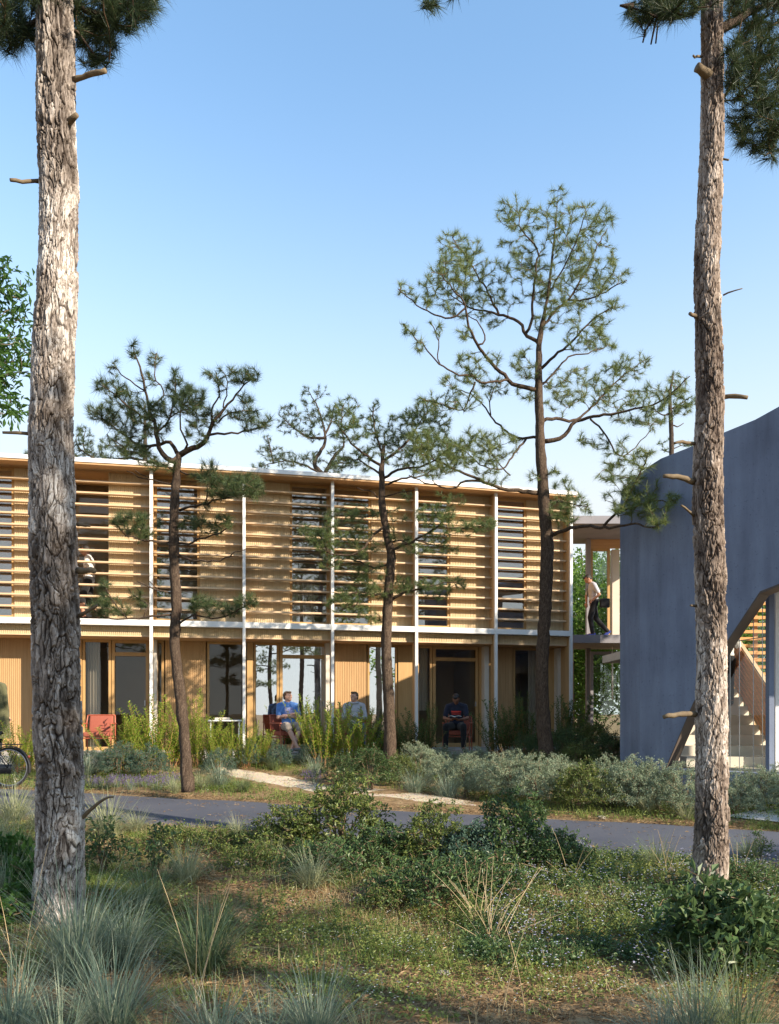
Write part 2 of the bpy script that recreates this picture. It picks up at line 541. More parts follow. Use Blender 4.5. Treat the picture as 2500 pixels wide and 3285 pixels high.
def ribbon(name, left, right, mat, lift, n=120, cross=8, rough_edge=.05, kind='structure', seed=5):
    """a strip of paving that follows the ground between two edges"""
    left = np.asarray(left, float); right = np.asarray(right, float)
    def res(p):
        d = np.r_[0, np.cumsum(np.linalg.norm(np.diff(p, axis=0), axis=1))]
        t = np.linspace(0, d[-1], n)
        return np.c_[np.interp(t, d, p[:, 0]), np.interp(t, d, p[:, 1])]
    L, Rr = res(left), res(right)
    k = np.arange(n)
    L = L + (vnoise(k * .35, k * 0 + seed, seed)[:, None] - .5) * rough_edge * 2 * np.array([0, 1])
    Rr = Rr + (vnoise(k * .35, k * 0 + seed + 7, seed + 1)[:, None] - .5) * rough_edge * 2 * np.array([0, 1])
    V = []
    for c in range(cross + 1):
        f = c / cross
        p = L * (1 - f) + Rr * f
        z = gz0(p[:, 1]) + lift - (.03 if c in (0, cross) else 0)
        V.append(np.c_[p, z])
    V = np.stack(V, 1).reshape(-1, 3)
    w = cross + 1
    i, j = np.meshgrid(np.arange(n - 1), np.arange(cross), indexing='ij')
    q = np.stack([i * w + j, i * w + j + 1, (i + 1) * w + j + 1, (i + 1) * w + j], -1).reshape(-1, 4)
    return tag(link(name, mesh_from(name, V, quads=q, smooth=True), mat), None, None, None, kind)

far0, far1 = LANE_A - _ld * 16, LANE_B + _ld * 18
lane = ribbon('asphalt_lane', [far0, far1], [far0 + _lnv * LANE_W, far1 + _lnv * LANE_W], M['asphalt'], .022, 260, 8, .07)
lane['label'] = 'grey asphalt lane crossing between the foreground plants and the building'

def gpx(l):
    return np.array([G(a, b)[:2] for a, b in l])
path_far = gpx([(690, 2462), (800, 2476), (930, 2494), (1050, 2518), (1200, 2532), (1330, 2545), (1430, 2560), (1520, 2578)])
path_near = gpx([(690, 2480), (800, 2504), (930, 2527), (1030, 2545), (1180, 2562), (1330, 2577), (1430, 2586), (1530, 2592)])
pth = ribbon('gravel_path', path_far, path_near, M['gravel'], .034, 90, 6, .06, seed=21)
pth['label'] = 'pale gravel path curving from the lane to the terrace'

# pale paving in front of the blue building
pv = MB()
a = gpx([(2325, 2628), (2420, 2606), (2500, 2590), (2640, 2580), (2720, 2655), (2500, 2646), (2400, 2636)])
pv.prism(a, 0.0, 0.0)
pv = MB()
n = len(a)
V = np.c_[a, gz0(a[:, 1]) + .036]
pv.add(V, [(0, k + 1, k) for k in range(1, n - 1)])
tag(pv.build('paving', M['concrete']), 'pale paving at the right edge of the lane', None, None, 'structure')

# ================================================================== the timber building
A_DEG = [9.5, 10.0, 10.5, 11.6, 12.6, 13.4, 14.0, 14.6]     # heading of each bay, curving gently away
BL = 1.975
posts = {}
O = np.array([-5.15, 16.83]); posts[3] = O
for k in range(3, 8):
    posts[k + 1] = posts[k] + BL * np.array([math.cos(R(A_DEG[k])), math.sin(R(A_DEG[k]))])
for k in range(2, -1, -1):
    posts[k] = posts[k + 1] - BL * np.array([math.cos(R(A_DEG[k])), math.sin(R(A_DEG[k]))])
NB = 8                                                     # bays 0..7, posts 0..8 (post 3 = first one right of the big trunk)
PX = {i: CX + F * posts[i][0] / posts[i][1] for i in posts}
Z_G, Z_SOF, Z_BAND0, Z_F1, Z_FAS, Z_ROOF = .68, 3.18, 3.40, 3.53, 6.80, 6.90

def fr(k):
    a = R(A_DEG[k])
    return posts[k], np.array([math.cos(a), math.sin(a)]), np.array([-math.sin(a), math.cos(a)])
def pt(k, u, v, z):
    o, d, m = fr(k)
    p = o + d * u + m * v
    return np.array([p[0], p[1], z])
def bbox(mb, k, u0, u1, v0, v1, z0, z1):
    return mb.hexa([pt(k, u0, v0, z0), pt(k, u1, v0, z0), pt(k, u1, v1, z0), pt(k, u0, v1, z0),
                    pt(k, u0, v0, z1), pt(k, u1, v0, z1), pt(k, u1, v1, z1), pt(k, u0, v1, z1)])
def upx(k, px, v):
    """where the sight line of a photograph column meets the plane v behind bay k"""
    o, d, m = fr(k)
    s = np.array([(px - CX) / F, 1.0])
    b = o + m * v
    A = np.array([[d[0], -s[0]], [d[1], -s[1]]])
    return float(np.linalg.solve(A, -b)[0])
def line_at(v):
    """plan line of the facade shifted by v"""
    L = []
    for i in range(NB + 1):
        ks = [k for k in (i - 1, i) if 0 <= k < NB]
        m = sum(fr(k)[2] for k in ks); m = m / np.linalg.norm(m)
        L.append(posts[i] + m * v)
    return L
def sheet(mb, v0, v1, z0, z1, ext=0.0):
    """a slab that follows the bent facade line"""
    f, b = line_at(v0), line_at(v1)
    if ext:
        e = fr(NB - 1)[1] * ext
        f[-1] = f[-1] + e; b[-1] = b[-1] + e
    for i in range(NB):
        mb.hexa([(*f[i], z0), (*f[i + 1], z0), (*b[i + 1], z0), (*b[i], z0), (*f[i], z1), (*f[i + 1], z1), (*b[i + 1], z1), (*b[i], z1)])
    return mb

BLD = thing('timber_building', 'two-storey timber clad building with horizontal louvers and white posts', 'building', (*posts[0], 0))
sheet(MB(), -.17, 6.6, Z_FAS + .012, Z_ROOF, .1).build('roof', M['roof_white'], BLD)
sheet(MB(), -.15, 6.5, Z_FAS - .03, Z_FAS + .010, .08).build('soffit', M['soffit'], BLD)
sheet(MB(), .005, .36, Z_BAND0 + .005, Z_F1).build('floor_band', M['white_steel'], BLD)
sheet(MB(), .365, 6.5, Z_BAND0 - .04, Z_F1 - .01).build('upper_floor', M['floor_in'], BLD)
sheet(MB(), .25, 6.5, Z_SOF - .02, Z_SOF).build('lower_soffit', M['soffit'], BLD)
sheet(MB(), .60, 6.5, .2, Z_G).build('ground_floor', M['concrete'], BLD)
sheet(MB(), 5.2, 5.35, Z_G, Z_SOF - .03).build('back_wall', M['plaster'], BLD)
sheet(MB(), 1.5, 1.6, Z_F1, Z_FAS - .032).build('added_inner_wall', M['inner'], BLD)  # added close behind the glass to catch sun and warm the windows
sheet(MB(), 2.9, 3.0, Z_G + .002, Z_SOF - .03).build('added_inner_wall', M['inner'], BLD)  # added nearer than the back wall to lighten the lower windows
for i in range(NB + 1):
    k = min(i, NB - 1); u = 0 if i < NB else BL
    bbox(MB(), k, u - .032, u + .032, -.005, .07, .45, Z_FAS - .032).build('post', M['white_steel'], BLD)
    bbox(MB(), k, u - .022, u + .022, .072, .376, Z_F1 + .002, Z_FAS - .034).build('wood_fin', M['fin'], BLD)
    bbox(MB(), k, u - .022, u + .022, .072, .30, .5, Z_BAND0 - .002).build('wood_fin', M['fin'], BLD)
    if i % 2 == 1 or i in (0, NB):
        bbox(MB(), k, u - .06, u + .06, .62, 2.895, Z_G + .002, Z_SOF - .022).build('partition_wall', M['plaster'], BLD)
        bbox(MB(), k, u - .06, u + .06, .60, 1.495, Z_F1 + .002, Z_FAS - .034).build('partition_wall', M['plaster'], BLD)
# end gable
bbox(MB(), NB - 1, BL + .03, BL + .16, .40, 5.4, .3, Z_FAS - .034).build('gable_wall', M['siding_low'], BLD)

# louvers, one object each
NL = 12
lz = [Z_F1 + .265 + i * .2475 for i in range(NL)]
for k in range(NB):
    mb = MB()
    bm = bmesh.new()
    bmesh.ops.create_cube(bm, size=1)
    a = R(A_DEG[k])
    bmesh.ops.bevel(bm, geom=bm.edges[:], offset=.08, segments=1, affect='EDGES')
    me = None
    for zi, z in enumerate(lz):
        if me is None:
            me = bpy.data.meshes.new('louver')
            for v in bm.verts:
                v.co = Vector((v.co.x * (BL - .05), v.co.y * .125, v.co.z * .040))
            bm.to_mesh(me); bm.free(); me.polygons.foreach_set('use_smooth', np.zeros(len(me.polygons), bool))
            me.materials.append(M['louver'])
        c = pt(k, BL / 2, .265, z) - np.array(BLD.location)
        o = link('louver', me, None, BLD, c + np.array([0, 0, rnd.uniform(-.003, .003)]), a)
        o.rotation_euler = (rnd.uniform(-.02, .02), rnd.uniform(-.0012, .0012), a)

def ribbed(name, k, u0, u1, v, z0, z1, mat, depth=.16, pitch=.042):
    """cladding panel with real vertical ribs on its face"""
    n = max(2, int(round((u1 - u0) / pitch)))
    p = (u1 - u0) / n
    prof = []
    for i in range(n):
        s = u0 + i * p
        prof += [(s, v), (s + p * .30, v), (s + p * .38, v - .009), (s + p * .92, v - .009)]
    prof.append((u1, v))
    m = len(prof)
    V = [pt(k, a, b, z0) for a, b in prof] + [pt(k, a, b, z1) for a, b in prof]
    q = [(i, i + 1, m + i + 1, m + i) for i in range(m - 1)]
    mb = MB().add(V, q=q)
    bbox(mb, k, u0, u1, v + .0005, v + depth, z0, z1)
    return mb.build(name, mat, BLD)

def window(k, u0, u1, v, z0, z1, name='window', fw=.055, glass='glass', transom=None, mull=(), handle=False):
    mb = MB()
    bbox(mb, k, u0, u0 + fw, v, v + .09, z0, z1)
    bbox(mb, k, u1 - fw, u1, v, v + .09, z0, z1)
    bbox(mb, k, u0 + fw, u1 - fw, v + .002, v + .088, z0, z0 + fw * 1.4)
    bbox(mb, k, u0 + fw, u1 - fw, v + .002, v + .088, z1 - fw, z1)
    if transom:
        bbox(mb, k, u0 + fw, u1 - fw, v - .006, v + .084, transom, transom + .085)
    for m_ in mull:
        bbox(mb, k, m_ - .03, m_ + .03, v - .004, v + .086, z0 + fw * 1.4, z1 - fw)
    w = mb.build(name, M['frame'], BLD)
    us = [u0 + fw] + sorted(mull) + [u1 - fw]
    for a, b in zip(us[:-1], us[1:]):
        for c, d in ([(z0 + fw * 1.4, transom), (transom + .085, z1 - fw)] if transom else [(z0 + fw * 1.4, z1 - fw)]):
            bbox(MB(), k, a + .001, b - .001, v + .04, v + .052, c + .001, d - .001).build('pane', M[glass], w)
    if handle:
        h = MB()
        bbox(h, k, u1 - fw * 1.1 - .02, u1 - fw * 1.1 + .005, v - .05, v - .03, 1.68, 1.80)
        bbox(h, k, u1 - fw * 1.1 - .015, u1 - fw * 1.1, v - .03, v, 1.70, 1.715)
        h.build('handle', M['steel'], w)
    return w

# upper storey: window + cladding in each bay
VU = .385
for k in range(NB):
    if k == 4:
        s = upx(4, 930, VU)
        ribbed('cladding_panel', k, .024, s, VU, Z_F1 + .002, Z_FAS - .034, M['siding'])
        window(k, s + .002, BL - .026, VU + .02, Z_F1 + .002, Z_FAS - .034)
    else:
        s = {3: upx(3, 641, VU), 5: upx(5, 1191, VU), 6: upx(6, 1444, VU), 7: upx(7, 1690, VU), 2: upx(2, 348, VU), 1: upx(1, 45, VU)}.get(k, 1.0)
        deep_ = .78 if k == 2 else .02                      # the bay of the walking man is an open gallery
        window(k, .026, s, VU + deep_, Z_F1 + .002, Z_FAS - .034, glass='glass_dark' if k == 2 else 'glass')
        ribbed('cladding_panel', k, s + .002, BL - .024, VU, Z_F1 + .002, Z_FAS - .034, M['siding'], .90 if k == 2 else .16)
    # cladding strip under the floor band, with its lit drip batten
    ribbed('cladding_strip', k, .024, BL - .024, .20, Z_SOF + .03, Z_BAND0 - .002, M['siding'], .05)
    bbox(MB(), k, .024, BL - .024, .178, .25, Z_SOF - .002, Z_SOF + .028).build('drip_batten', M['louver'], BLD)

# ground storey, set back
VG = .82
def g(k, px): return upx(k, px, VG)
zt = Z_SOF - .022
TR = 2.80
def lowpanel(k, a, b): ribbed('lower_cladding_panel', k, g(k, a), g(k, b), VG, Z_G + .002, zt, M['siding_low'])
def lowwall(k, a, b, depth=.2):
    bbox(MB(), k, g(k, a), g(k, b), VG - .01, VG + depth, Z_G + .002, zt).build('jamb', M['frame'], BLD)
def win(k, a, b, **kw): return window(k, g(k, a), g(k, b), VG + .02, Z_G + .002, zt, **kw)
def door(k, a, b, **kw): return window(k, g(k, a), g(k, b), VG + .02, Z_G + .002, zt, name='door', fw=.07, transom=TR, handle=True, **kw)
GL = dict(glass='glass_coated'); GD = dict(glass='glass_dark')
lowpanel(0, -420, -130)
lowpanel(1, -118, 172)
lowwall(2, 176, 262); win(2, 264, 356, **GD); door(2, 358, 478, **GD); lowwall(2, 480, 496)
win(3, 498, 526, **GD); lowpanel(3, 530, 660); win(3, 664, 790, **GD)
lowwall(4, 793, 812); win(4, 814, 896, **GL); door(4, 898, 1050, **GL); lowwall(4, 1052, 1072)
lowpanel(5, 1075, 1176); win(5, 1180, 1276, fw=.05, **GL); lowwall(5, 1278, 1336)
win(6, 1338, 1388, **GD); door(6, 1390, 1536, **GD); lowwall(6, 1538, 1592)
lowpanel(7, 1595, 1645); win(7, 1648, 1738, **GD); lowwall(7, 1741, 1840)

# terrace slabs in front of the rooms
def slab(k, px0, px1, v0, label):
    mb = MB()
    a, b = upx(k, px0, v0), upx(k, px1, v0)
    bbox(mb, k, a, b, v0, .598, .3, Z_G - .004)
    o = mb.build('terrace_slab', M['concrete'], None)
    return tag(o, label, None, None, 'structure')
slab(2, -260, 560, -1.55, 'pale concrete terrace under the red chair at left')
slab(4, 640, 1010, -1.15, 'pale concrete terrace under the man in blue')
slab(5, 1060, 1250, -1.0, 'concrete terrace under the man in grey')
slab(6, 1362, 1568, -1.05, 'concrete terrace under the reader')

# curtains hanging inside
def curtain(k, px0, px1, v, z0, z1, label, waves=7):
    a, b = upx(k, px0, v), upx(k, px1, v)
    n = waves * 8
    V = []
    for z in (z0, z1):
        for i in range(n + 1):
            f = i / n
            V.append(pt(k, a + (b - a) * f, v + .035 * math.sin(f * waves * 2 * math.pi), z))
    q = [(i, i + 1, n + 2 + i, n + 1 + i) for i in range(n)]
    c = pt(k, (a + b) / 2, v, z0)
    o = link('curtain', mesh_from('curtain', np.array(V) - c, quads=q, smooth=True), M['curtain'], None, c)
    return tag(o, label, 'curtain', 'curtains behind the windows')
curtain(2, 282, 322, VG + .35, Z_G + .03, zt - .02, 'pale curtain behind the window beside the big left trunk', 4)
curtain(7, 1695, 1738, VG + .35, Z_G + .03, zt - .02, 'pale curtain in the last ground floor window', 4)
curtain(4, 912, 1036, VG + .28, Z_G + .03, zt - .02, 'white curtain behind the door of the man in blue', 9)
curtain(6, 1340, 1372, VG + .3, Z_G + .9, zt - .02, 'pale cloth added to brighten the window left of the reader', 4)  # added behind the glass to lighten it in place of a bright reflection
curtain(5, 1186, 1270, VG + .3, Z_G + .03, zt - .02, 'pale cloth standing in for the reflection in the window by the middle pine', 6)  # cloth takes the place of the white reflection in this pane
curtain(4, 930, 1010, VU + .5, Z_F1 + .03, 4.75, 'white blind panel in the upper window above the man in blue', 6)

# ================================================================== footbridge to the blue building
BRG = thing('footbridge', 'grey covered footbridge joining the timber and blue buildings', 'bridge', (5.3, 20.4, 0))
def wpx(px, Y): return (px - CX) / F * Y
Yb = 20.0
MB().box(wpx(1840, Yb), 8.2, Yb, Yb + 2.0, 3.32, 3.53).build('deck', M['grey_beam'], BRG)
MB().box(wpx(1838, Yb), 8.2, Yb - .1, Yb + 2.3, 6.36, 6.56).build('bridge_roof', M['grey_beam'], BRG)
MB().box(wpx(1880, Yb + 1.7), wpx(1893, Yb + 1.7), Yb + 1.6, Yb + 1.75, .55, 6.35).build('column', M['grey_beam'], BRG)
def bridge_window(x0, x1, y, z0, z1, fw, glass):
    mb = MB()
    mb.box(x0, x0 + fw, y, y + .08, z0, z1); mb.box(x1 - fw, x1, y, y + .08, z0, z1)
    mb.box(x0 + fw, x1 - fw, y + .002, y + .078, z0, z0 + fw); mb.box(x0 + fw, x1 - fw, y + .002, y + .078, z1 - fw, z1)
    w = mb.build('window', M['grey_beam' if z0 < 1 else 'frame'], BRG)
    MB().box(x0 + fw, x1 - fw, y + .035, y + .045, z0 + fw, z1 - fw).build('pane', M[glass], w)
    return w
bridge_window(wpx(1894, 21.7), wpx(1957, 21.7), 21.68, 3.535, 6.1, .07, 'glass_green')
MB().box(wpx(1894, 21.7), wpx(2060, 21.7), 21.69, 21.74, 6.105, 6.355).build('lintel', M['soffit'], BRG)
MB().box(wpx(1962, 21.9), wpx(1985, 21.9), 21.8, 22.0, 3.535, 6.1).build('white_pillar', M['plaster'], BRG)
bridge_window(wpx(1892, 21.4), wpx(2010, 21.4), 21.3, .6, 3.2, .08, 'glass_green')
t = MB(); t.tube([P(1965, 2090, 20.9), P(1965, 2243, 20.9)], .022, 8)
t.tube([P(1965, 2062, 20.9), P(1965, 2090, 20.9)], .006, 5)
tag(t.build('hanging_tube', M['white_steel'], None, True, P(1965, 2243, 20.9)), 'slim white tube hanging under the footbridge', 'tube')

# ================================================================== the blue building
bl_px = [1990, 1994, 2006, 2026, 2053, 2085, 2121, 2170, 2223, 2270, 2319, 2370, 2424, 2462, 2500, 2560, 2620, 2700]
bl_Y = list(np.interp(bl_px, [1990, 2053, 2121, 2223, 2319, 2424, 2500, 2620, 2700], [13.5, 13.0, 12.66, 12.25, 11.9, 11.52, 11.25, 10.85, 10.6]))
bl_top = list(np.interp(bl_px, [1990, 1994, 2006, 2026, 2053, 2085, 2121, 2223, 2319, 2424, 2500, 2620, 2700], [1612, 1592, 1568, 1546, 1520, 1494, 1471, 1431, 1389, 1346, 1304, 1236, 1190]))
hole_px = [2135, 2225, 2335, 2440, 2500, 2620, 2700]; hole_py = [2468, 2255, 2055, 1897, 1873, 1828, 1800]
def blue_building():
    root = thing('blue_building', 'blue rendered building with a sloping roof edge and a cut open corner', 'building', (5.0, 12.6, 0))
    px = sorted(set(list(np.linspace(1990, 2700, 72)) + bl_px + hole_px))
    Y = np.interp(px, bl_px, bl_Y); top = np.interp(px, bl_px, bl_top)
    F0 = np.array([[(p - CX) / F * y, y] for p, y in zip(px, Y)])
    ztop = CAMZ + (HY - top) / F * Y
    hz = CAMZ + (HY - np.interp(px, hole_px, hole_py)) / F * Y
    # outside the picture the wall bends on to a glazed end
    ex = np.array([(6.75, 10.2), (7.4, 9.9), (8.2, 9.75), (9.0, 9.7), (9.8, 9.7)])
    F0 = np.vstack([F0, ex]); px = list(px) + [2800, 2900, 3000, 3100, 3200]
    ztop = np.r_[ztop, ztop[-1] + np.array([.1, .17, .22, .25, .27])]; hz = np.r_[hz, hz[-1] + np.array([.04, .07, .08, .08, .08])]
    tg = np.gradient(F0, axis=0); tg /= np.linalg.norm(tg, axis=1, keepdims=True)
    inn = np.c_[-tg[:, 1], tg[:, 0]]
    B0 = F0 + inn * .26
    fl = .62
    n = len(px)
    mb = MB()
    def strip(i, lo0, lo1, hi0, hi1):
        j = i + 1
        mb.hexa([(*F0[i], lo0), (*F0[j], lo1), (*B0[j], lo1), (*B0[i], lo0), (*F0[i], hi0), (*F0[j], hi1), (*B0[j], hi1), (*B0[i], hi0)])
    for i in range(n - 1):
        j = i + 1
        if px[j] <= 2135: strip(i, -.1, -.1, ztop[i], ztop[j])
        else:
            strip(i, hz[i], hz[j], ztop[i], ztop[j])
    # weld neighbouring strips into one shell
    me = mb.mesh('wall', np.array(root.location))
    bm = bmesh.new(); bm.from_mesh(me)
    bmesh.ops.remove_doubles(bm, verts=bm.verts, dist=.0005)
    seen = {}
    for f in list(bm.faces):
        key = tuple(sorted(v.index for v in f.verts))
        if key in seen: bm.faces.remove(f); bm.faces.remove(seen.pop(key))
        else: seen[key] = f
    bm.to_mesh(me); bm.free(); me.polygons.foreach_set('use_smooth', np.zeros(len(me.polygons), bool))
    link('wall', me, M['blue'], root)
    pl = MB()
    for i in range(n - 1):
        if px[i] >= 2135:
            j = i + 1
            pl.hexa([(*(F0[i] + inn[i] * .01), -.1), (*(F0[j] + inn[j] * .01), -.1), (*B0[j], -.1), (*B0[i], -.1),
                     (*(F0[i] + inn[i] * .01), fl), (*(F0[j] + inn[j] * .01), fl), (*B0[j], fl), (*B0[i], fl)])
    pl.build('plinth', M['blue'], root)
    # dark lining of the cut edge
    ed = MB()
    for i in range(n - 1):
        if px[i] >= 2135:
            j = i + 1
            a, b = F0[i] - inn[i] * .012, F0[j] - inn[j] * .012
            c, d = B0[j] + inn[j] * .02, B0[i] + inn[i] * .02
            ed.hexa([(*a, hz[i] - .035), (*b, hz[j] - .035), (*c, hz[j] - .035), (*d, hz[i] - .035), (*a, hz[i] - .002), (*b, hz[j] - .002), (*c, hz[j] - .002), (*d, hz[i] - .002)])
    ed.build('cut_lining', M['cut'], root)
    # roof behind the parapet, indoor floor
    k0 = [i for i in range(n) if px[i] >= 2053]
    rf = MB()
    back = np.array([1.6, 4.2])
    for i, j in zip(k0[:-1], k0[1:]):
        a, b = B0[i], B0[j]
        za, zb = ztop[i] - .12, ztop[j] - .12
        rf.hexa([(*a, za - .2), (*b, zb - .2), (*(b + back), zb - .2), (*(a + back), za - .2), (*a, za), (*b, zb), (*(b + back), zb), (*(a + back), za)])
    rf.build('roof', M['grey_beam'], root)
    MB().prism([B0[0], B0[-1], B0[-1] + [9, 2], [16, 17], [5.5, 17]], .45, fl - .004).build('indoor_floor', M['plaster'], root)
    # side wall away from the lane, shades the bridge end
    MB().hexa([(*B0[0], .2), (*(B0[0] + [.3, .0]), .2), (6.3, 19.4, .2), (6.0, 19.4, .2), (*B0[0], 4.5), (*(B0[0] + [.3, 0]), 4.5), (6.3, 19.4, 4.5), (6.0, 19.4, 4.5)]).build('rear_wall', M['blue'], root)
    MB().box(9.72, 9.9, 9.72, 9.9, .3, hz[-1] - .04).build('column', M['white_steel'], root)
    # corner columns
    for a, b, y, m in ((2469, 2485, 11.75, 'blue'), (2489, 2502, 11.9, 'white_steel')):
        MB().box(wpx(a, y), wpx(b, y), y, y + .12, fl, 3.6).build('column', M[m], root)
    # glazing rods and panes in the opening
    for p_, y in ((2343, 12.25), (2373, 12.15), (2418, 12.0), (2447, 11.95)):
        hp = CAMZ + (HY - np.interp(p_, hole_px, hole_py)) / F * y
        MB().tube([(wpx(p_, y), y, fl), (wpx(p_, y), y, hp)], .006, 6).build('glazing_rod', M['steel'], root)
    for (a, ya), (b, yb) in (((2246, 12.55), (2343, 12.25)), ((2343, 12.25), (2418, 12.0)), ((2418, 12.0), (2470, 11.85))):
        ha = CAMZ + (HY - np.interp(a, hole_px, hole_py)) / F * ya; hb = CAMZ + (HY - np.interp(b, hole_px, hole_py)) / F * yb
        MB().add([(wpx(a, ya), ya, fl), (wpx(b, yb), yb, fl), (wpx(b, yb), yb, hb), (wpx(a, ya), ya, ha)], q=[(0, 1, 2, 3)]).build('pane', M['glass_green'], root)
    y = 12.0
    MB().tube([P(2336, 2062, 12.3), P(2472, 2040, 11.8)], .008, 5).build('glazing_rail', M['steel'], root)
    return root
M['cut'] = plain('dark_lining', (.11, .085, .065), (.08, .06, .05), 4, .7)
BLUE = blue_building()

# indoor stair with its slatted orange balustrade
ST = thing('staircase', 'cream indoor staircase seen through the cut corner of the blue building', 'staircase', (5.9, 13.0, .62))
M['stair'] = plain('cream_stair', (.66, .60, .50), (.60, .54, .45), 3, .6)
for i in range(13):
    y = 12.85 + i * .29
    MB().box(4.9, 6.42 + .035 * i, y, y + .30 if i < 12 else y + 1.6, .62 + .17 * i + (.0 if i == 0 else .002), .62 + .17 * (i + 1)).build('step', M['stair'], ST)
BAL = thing('balustrade', 'orange timber slatted balustrade rising along the indoor stair', 'balustrade', (6.45, 13.0, .7))
M['orange_wood'] = wood('orange_timber', (.58, .25, .075), (.72, .36, .13), 1)
def stair_z(y): return .62 + .17 * (y - 12.85) / .29
y0, y1 = 12.5, 16.2
def bx(y): return 6.40 + .035 * (y - 12.85) / .29
for i in range(9):
    h = .10 + i * .105
    MB().hexa([(bx(y0), y0, stair_z(y0) + h), (bx(y0) + .03, y0, stair_z(y0) + h), (bx(y1) + .03, y1, stair_z(y1) + h), (bx(y1), y1, stair_z(y1) + h),
               (bx(y0), y0, stair_z(y0) + h + .088), (bx(y0) + .03, y0, stair_z(y0) + h + .088), (bx(y1) + .03, y1, stair_z(y1) + h + .088), (bx(y1), y1, stair_z(y1) + h + .088)]).build('slat', M['orange_wood'], BAL)
MB().hexa([(bx(y0) - .02, y0, stair_z(y0) + 1.07), (bx(y0) + .05, y0, stair_z(y0) + 1.07), (bx(y1) + .05, y1, stair_z(y1) + 1.07), (bx(y1) - .02, y1, stair_z(y1) + 1.07),
           (bx(y0) - .02, y0, stair_z(y0) + 1.12), (bx(y0) + .05, y0, stair_z(y0) + 1.12), (bx(y1) + .05, y1, stair_z(y1) + 1.12), (bx(y1) - .02, y1, stair_z(y1) + 1.12)]).build('handrail', M['louver'], BAL)
# slatted screen of the rear glazing
SCR = thing('slatted_screen', 'orange slatted sun screen seen through the blue building', 'screen', (9.0, 18.2, .6))
for i in range(18):
    z = 1.9 + i * .165
    MB().box(7.4, 10.8, 18.2, 18.27, z, z + .07).build('slat', M['orange_wood'], SCR)
for x in (7.38, 8.6, 9.7, 10.82):
    MB().box(x - .04, x + .04, 18.28, 18.36, .6, 4.95).build('post', M['fin'], SCR)
# ================================================================== trees
def tufts_mesh(name, tips, axes, K, L, w, spread=75, up=.25, seed=1):
    """pine needles: K thin blades around each shoot tip"""
    r = np.random.default_rng(seed)
    N = len(tips)
    ax = axes + np.array([0, 0, up]); ax /= np.linalg.norm(ax, axis=1, keepdims=True)
    ref = np.where(np.abs(ax[:, 2:3]) < .9, np.array([[0, 0, 1.0]]), np.array([[1.0, 0, 0]]))
    a = np.cross(ax, ref); a /= np.linalg.norm(a, axis=1, keepdims=True)
    b = np.cross(ax, a)
    th = np.radians(r.uniform(8, spread, (N, K))); ph = r.uniform(0, 2 * np.pi, (N, K))
    d = ax[:, None] * np.cos(th)[..., None] + (a[:, None] * np.cos(ph)[..., None] + b[:, None] * np.sin(ph)[..., None]) * np.sin(th)[..., None]
    ln = L * r.uniform(.6, 1.1, (N, K)) * r.uniform(.8, 1.15, (N, 1))
    base = tips[:, None] - ax[:, None] * (r.uniform(0, .75, (N, K)) * L)[..., None]
    side = np.cross(d, r.normal(size=(N, K, 3))); side /= np.linalg.norm(side, axis=2, keepdims=True) + 1e-9
    tip = base + d * ln[..., None] + np.array([0, 0, -.06]) * ln[..., None]
    V = np.stack([base - side * w / 2, base + side * w / 2, tip], 2).reshape(-1, 3)
    return V

def leaves_arr(c, d, nrm, L, W, r, fold=.25):
    """leaf blades: base, two shoulders, tip"""
    N = len(c)
    d = d / (np.linalg.norm(d, axis=1, keepdims=True) + 1e-9)
    s = np.cross(d, nrm); s /= np.linalg.norm(s, axis=1, keepdims=True) + 1e-9
    n2 = np.cross(s, d)
    L = np.broadcast_to(L, (N,))[:, None]; W = np.broadcast_to(W, (N,))[:, None]
    m = c + d * L * .5 + n2 * L * .06
    V = np.stack([c, m + s * W / 2 + n2 * W * fold, c + d * L, m - s * W / 2 + n2 * W * fold], 1).reshape(-1, 3)
    k = np.arange(N)[:, None] * 4
    T = np.concatenate([k + np.array([[0, 1, 2]]), k + np.array([[0, 2, 3]])], 0)
    return V, T

def resample(pts, step):
    pts = np.asarray(pts, float)
    # smooth with Catmull-Rom, then even steps
    if len(pts) > 2:
        e = np.vstack([2 * pts[0] - pts[1], pts, 2 * pts[-1] - pts[-2]])
        out = []
        for i in range(1, len(e) - 2):
            for t in np.linspace(0, 1, 8, endpoint=False):
                p0, p1, p2, p3 = e[i - 1], e[i], e[i + 1], e[i + 2]
                out.append(.5 * ((2 * p1) + (-p0 + p2) * t + (2 * p0 - 5 * p1 + 4 * p2 - p3) * t * t + (-p0 + 3 * p1 - 3 * p2 + p3) * t ** 3))
        out.append(pts[-1]); pts = np.array(out)
    d = np.r_[0, np.cumsum(np.linalg.norm(np.diff(pts, axis=0), axis=1))]
    n = max(2, int(d[-1] / step) + 1)
    t = np.linspace(0, d[-1], n)
    return np.stack([np.interp(t, d, pts[:, k]) for k in range(3)], 1)

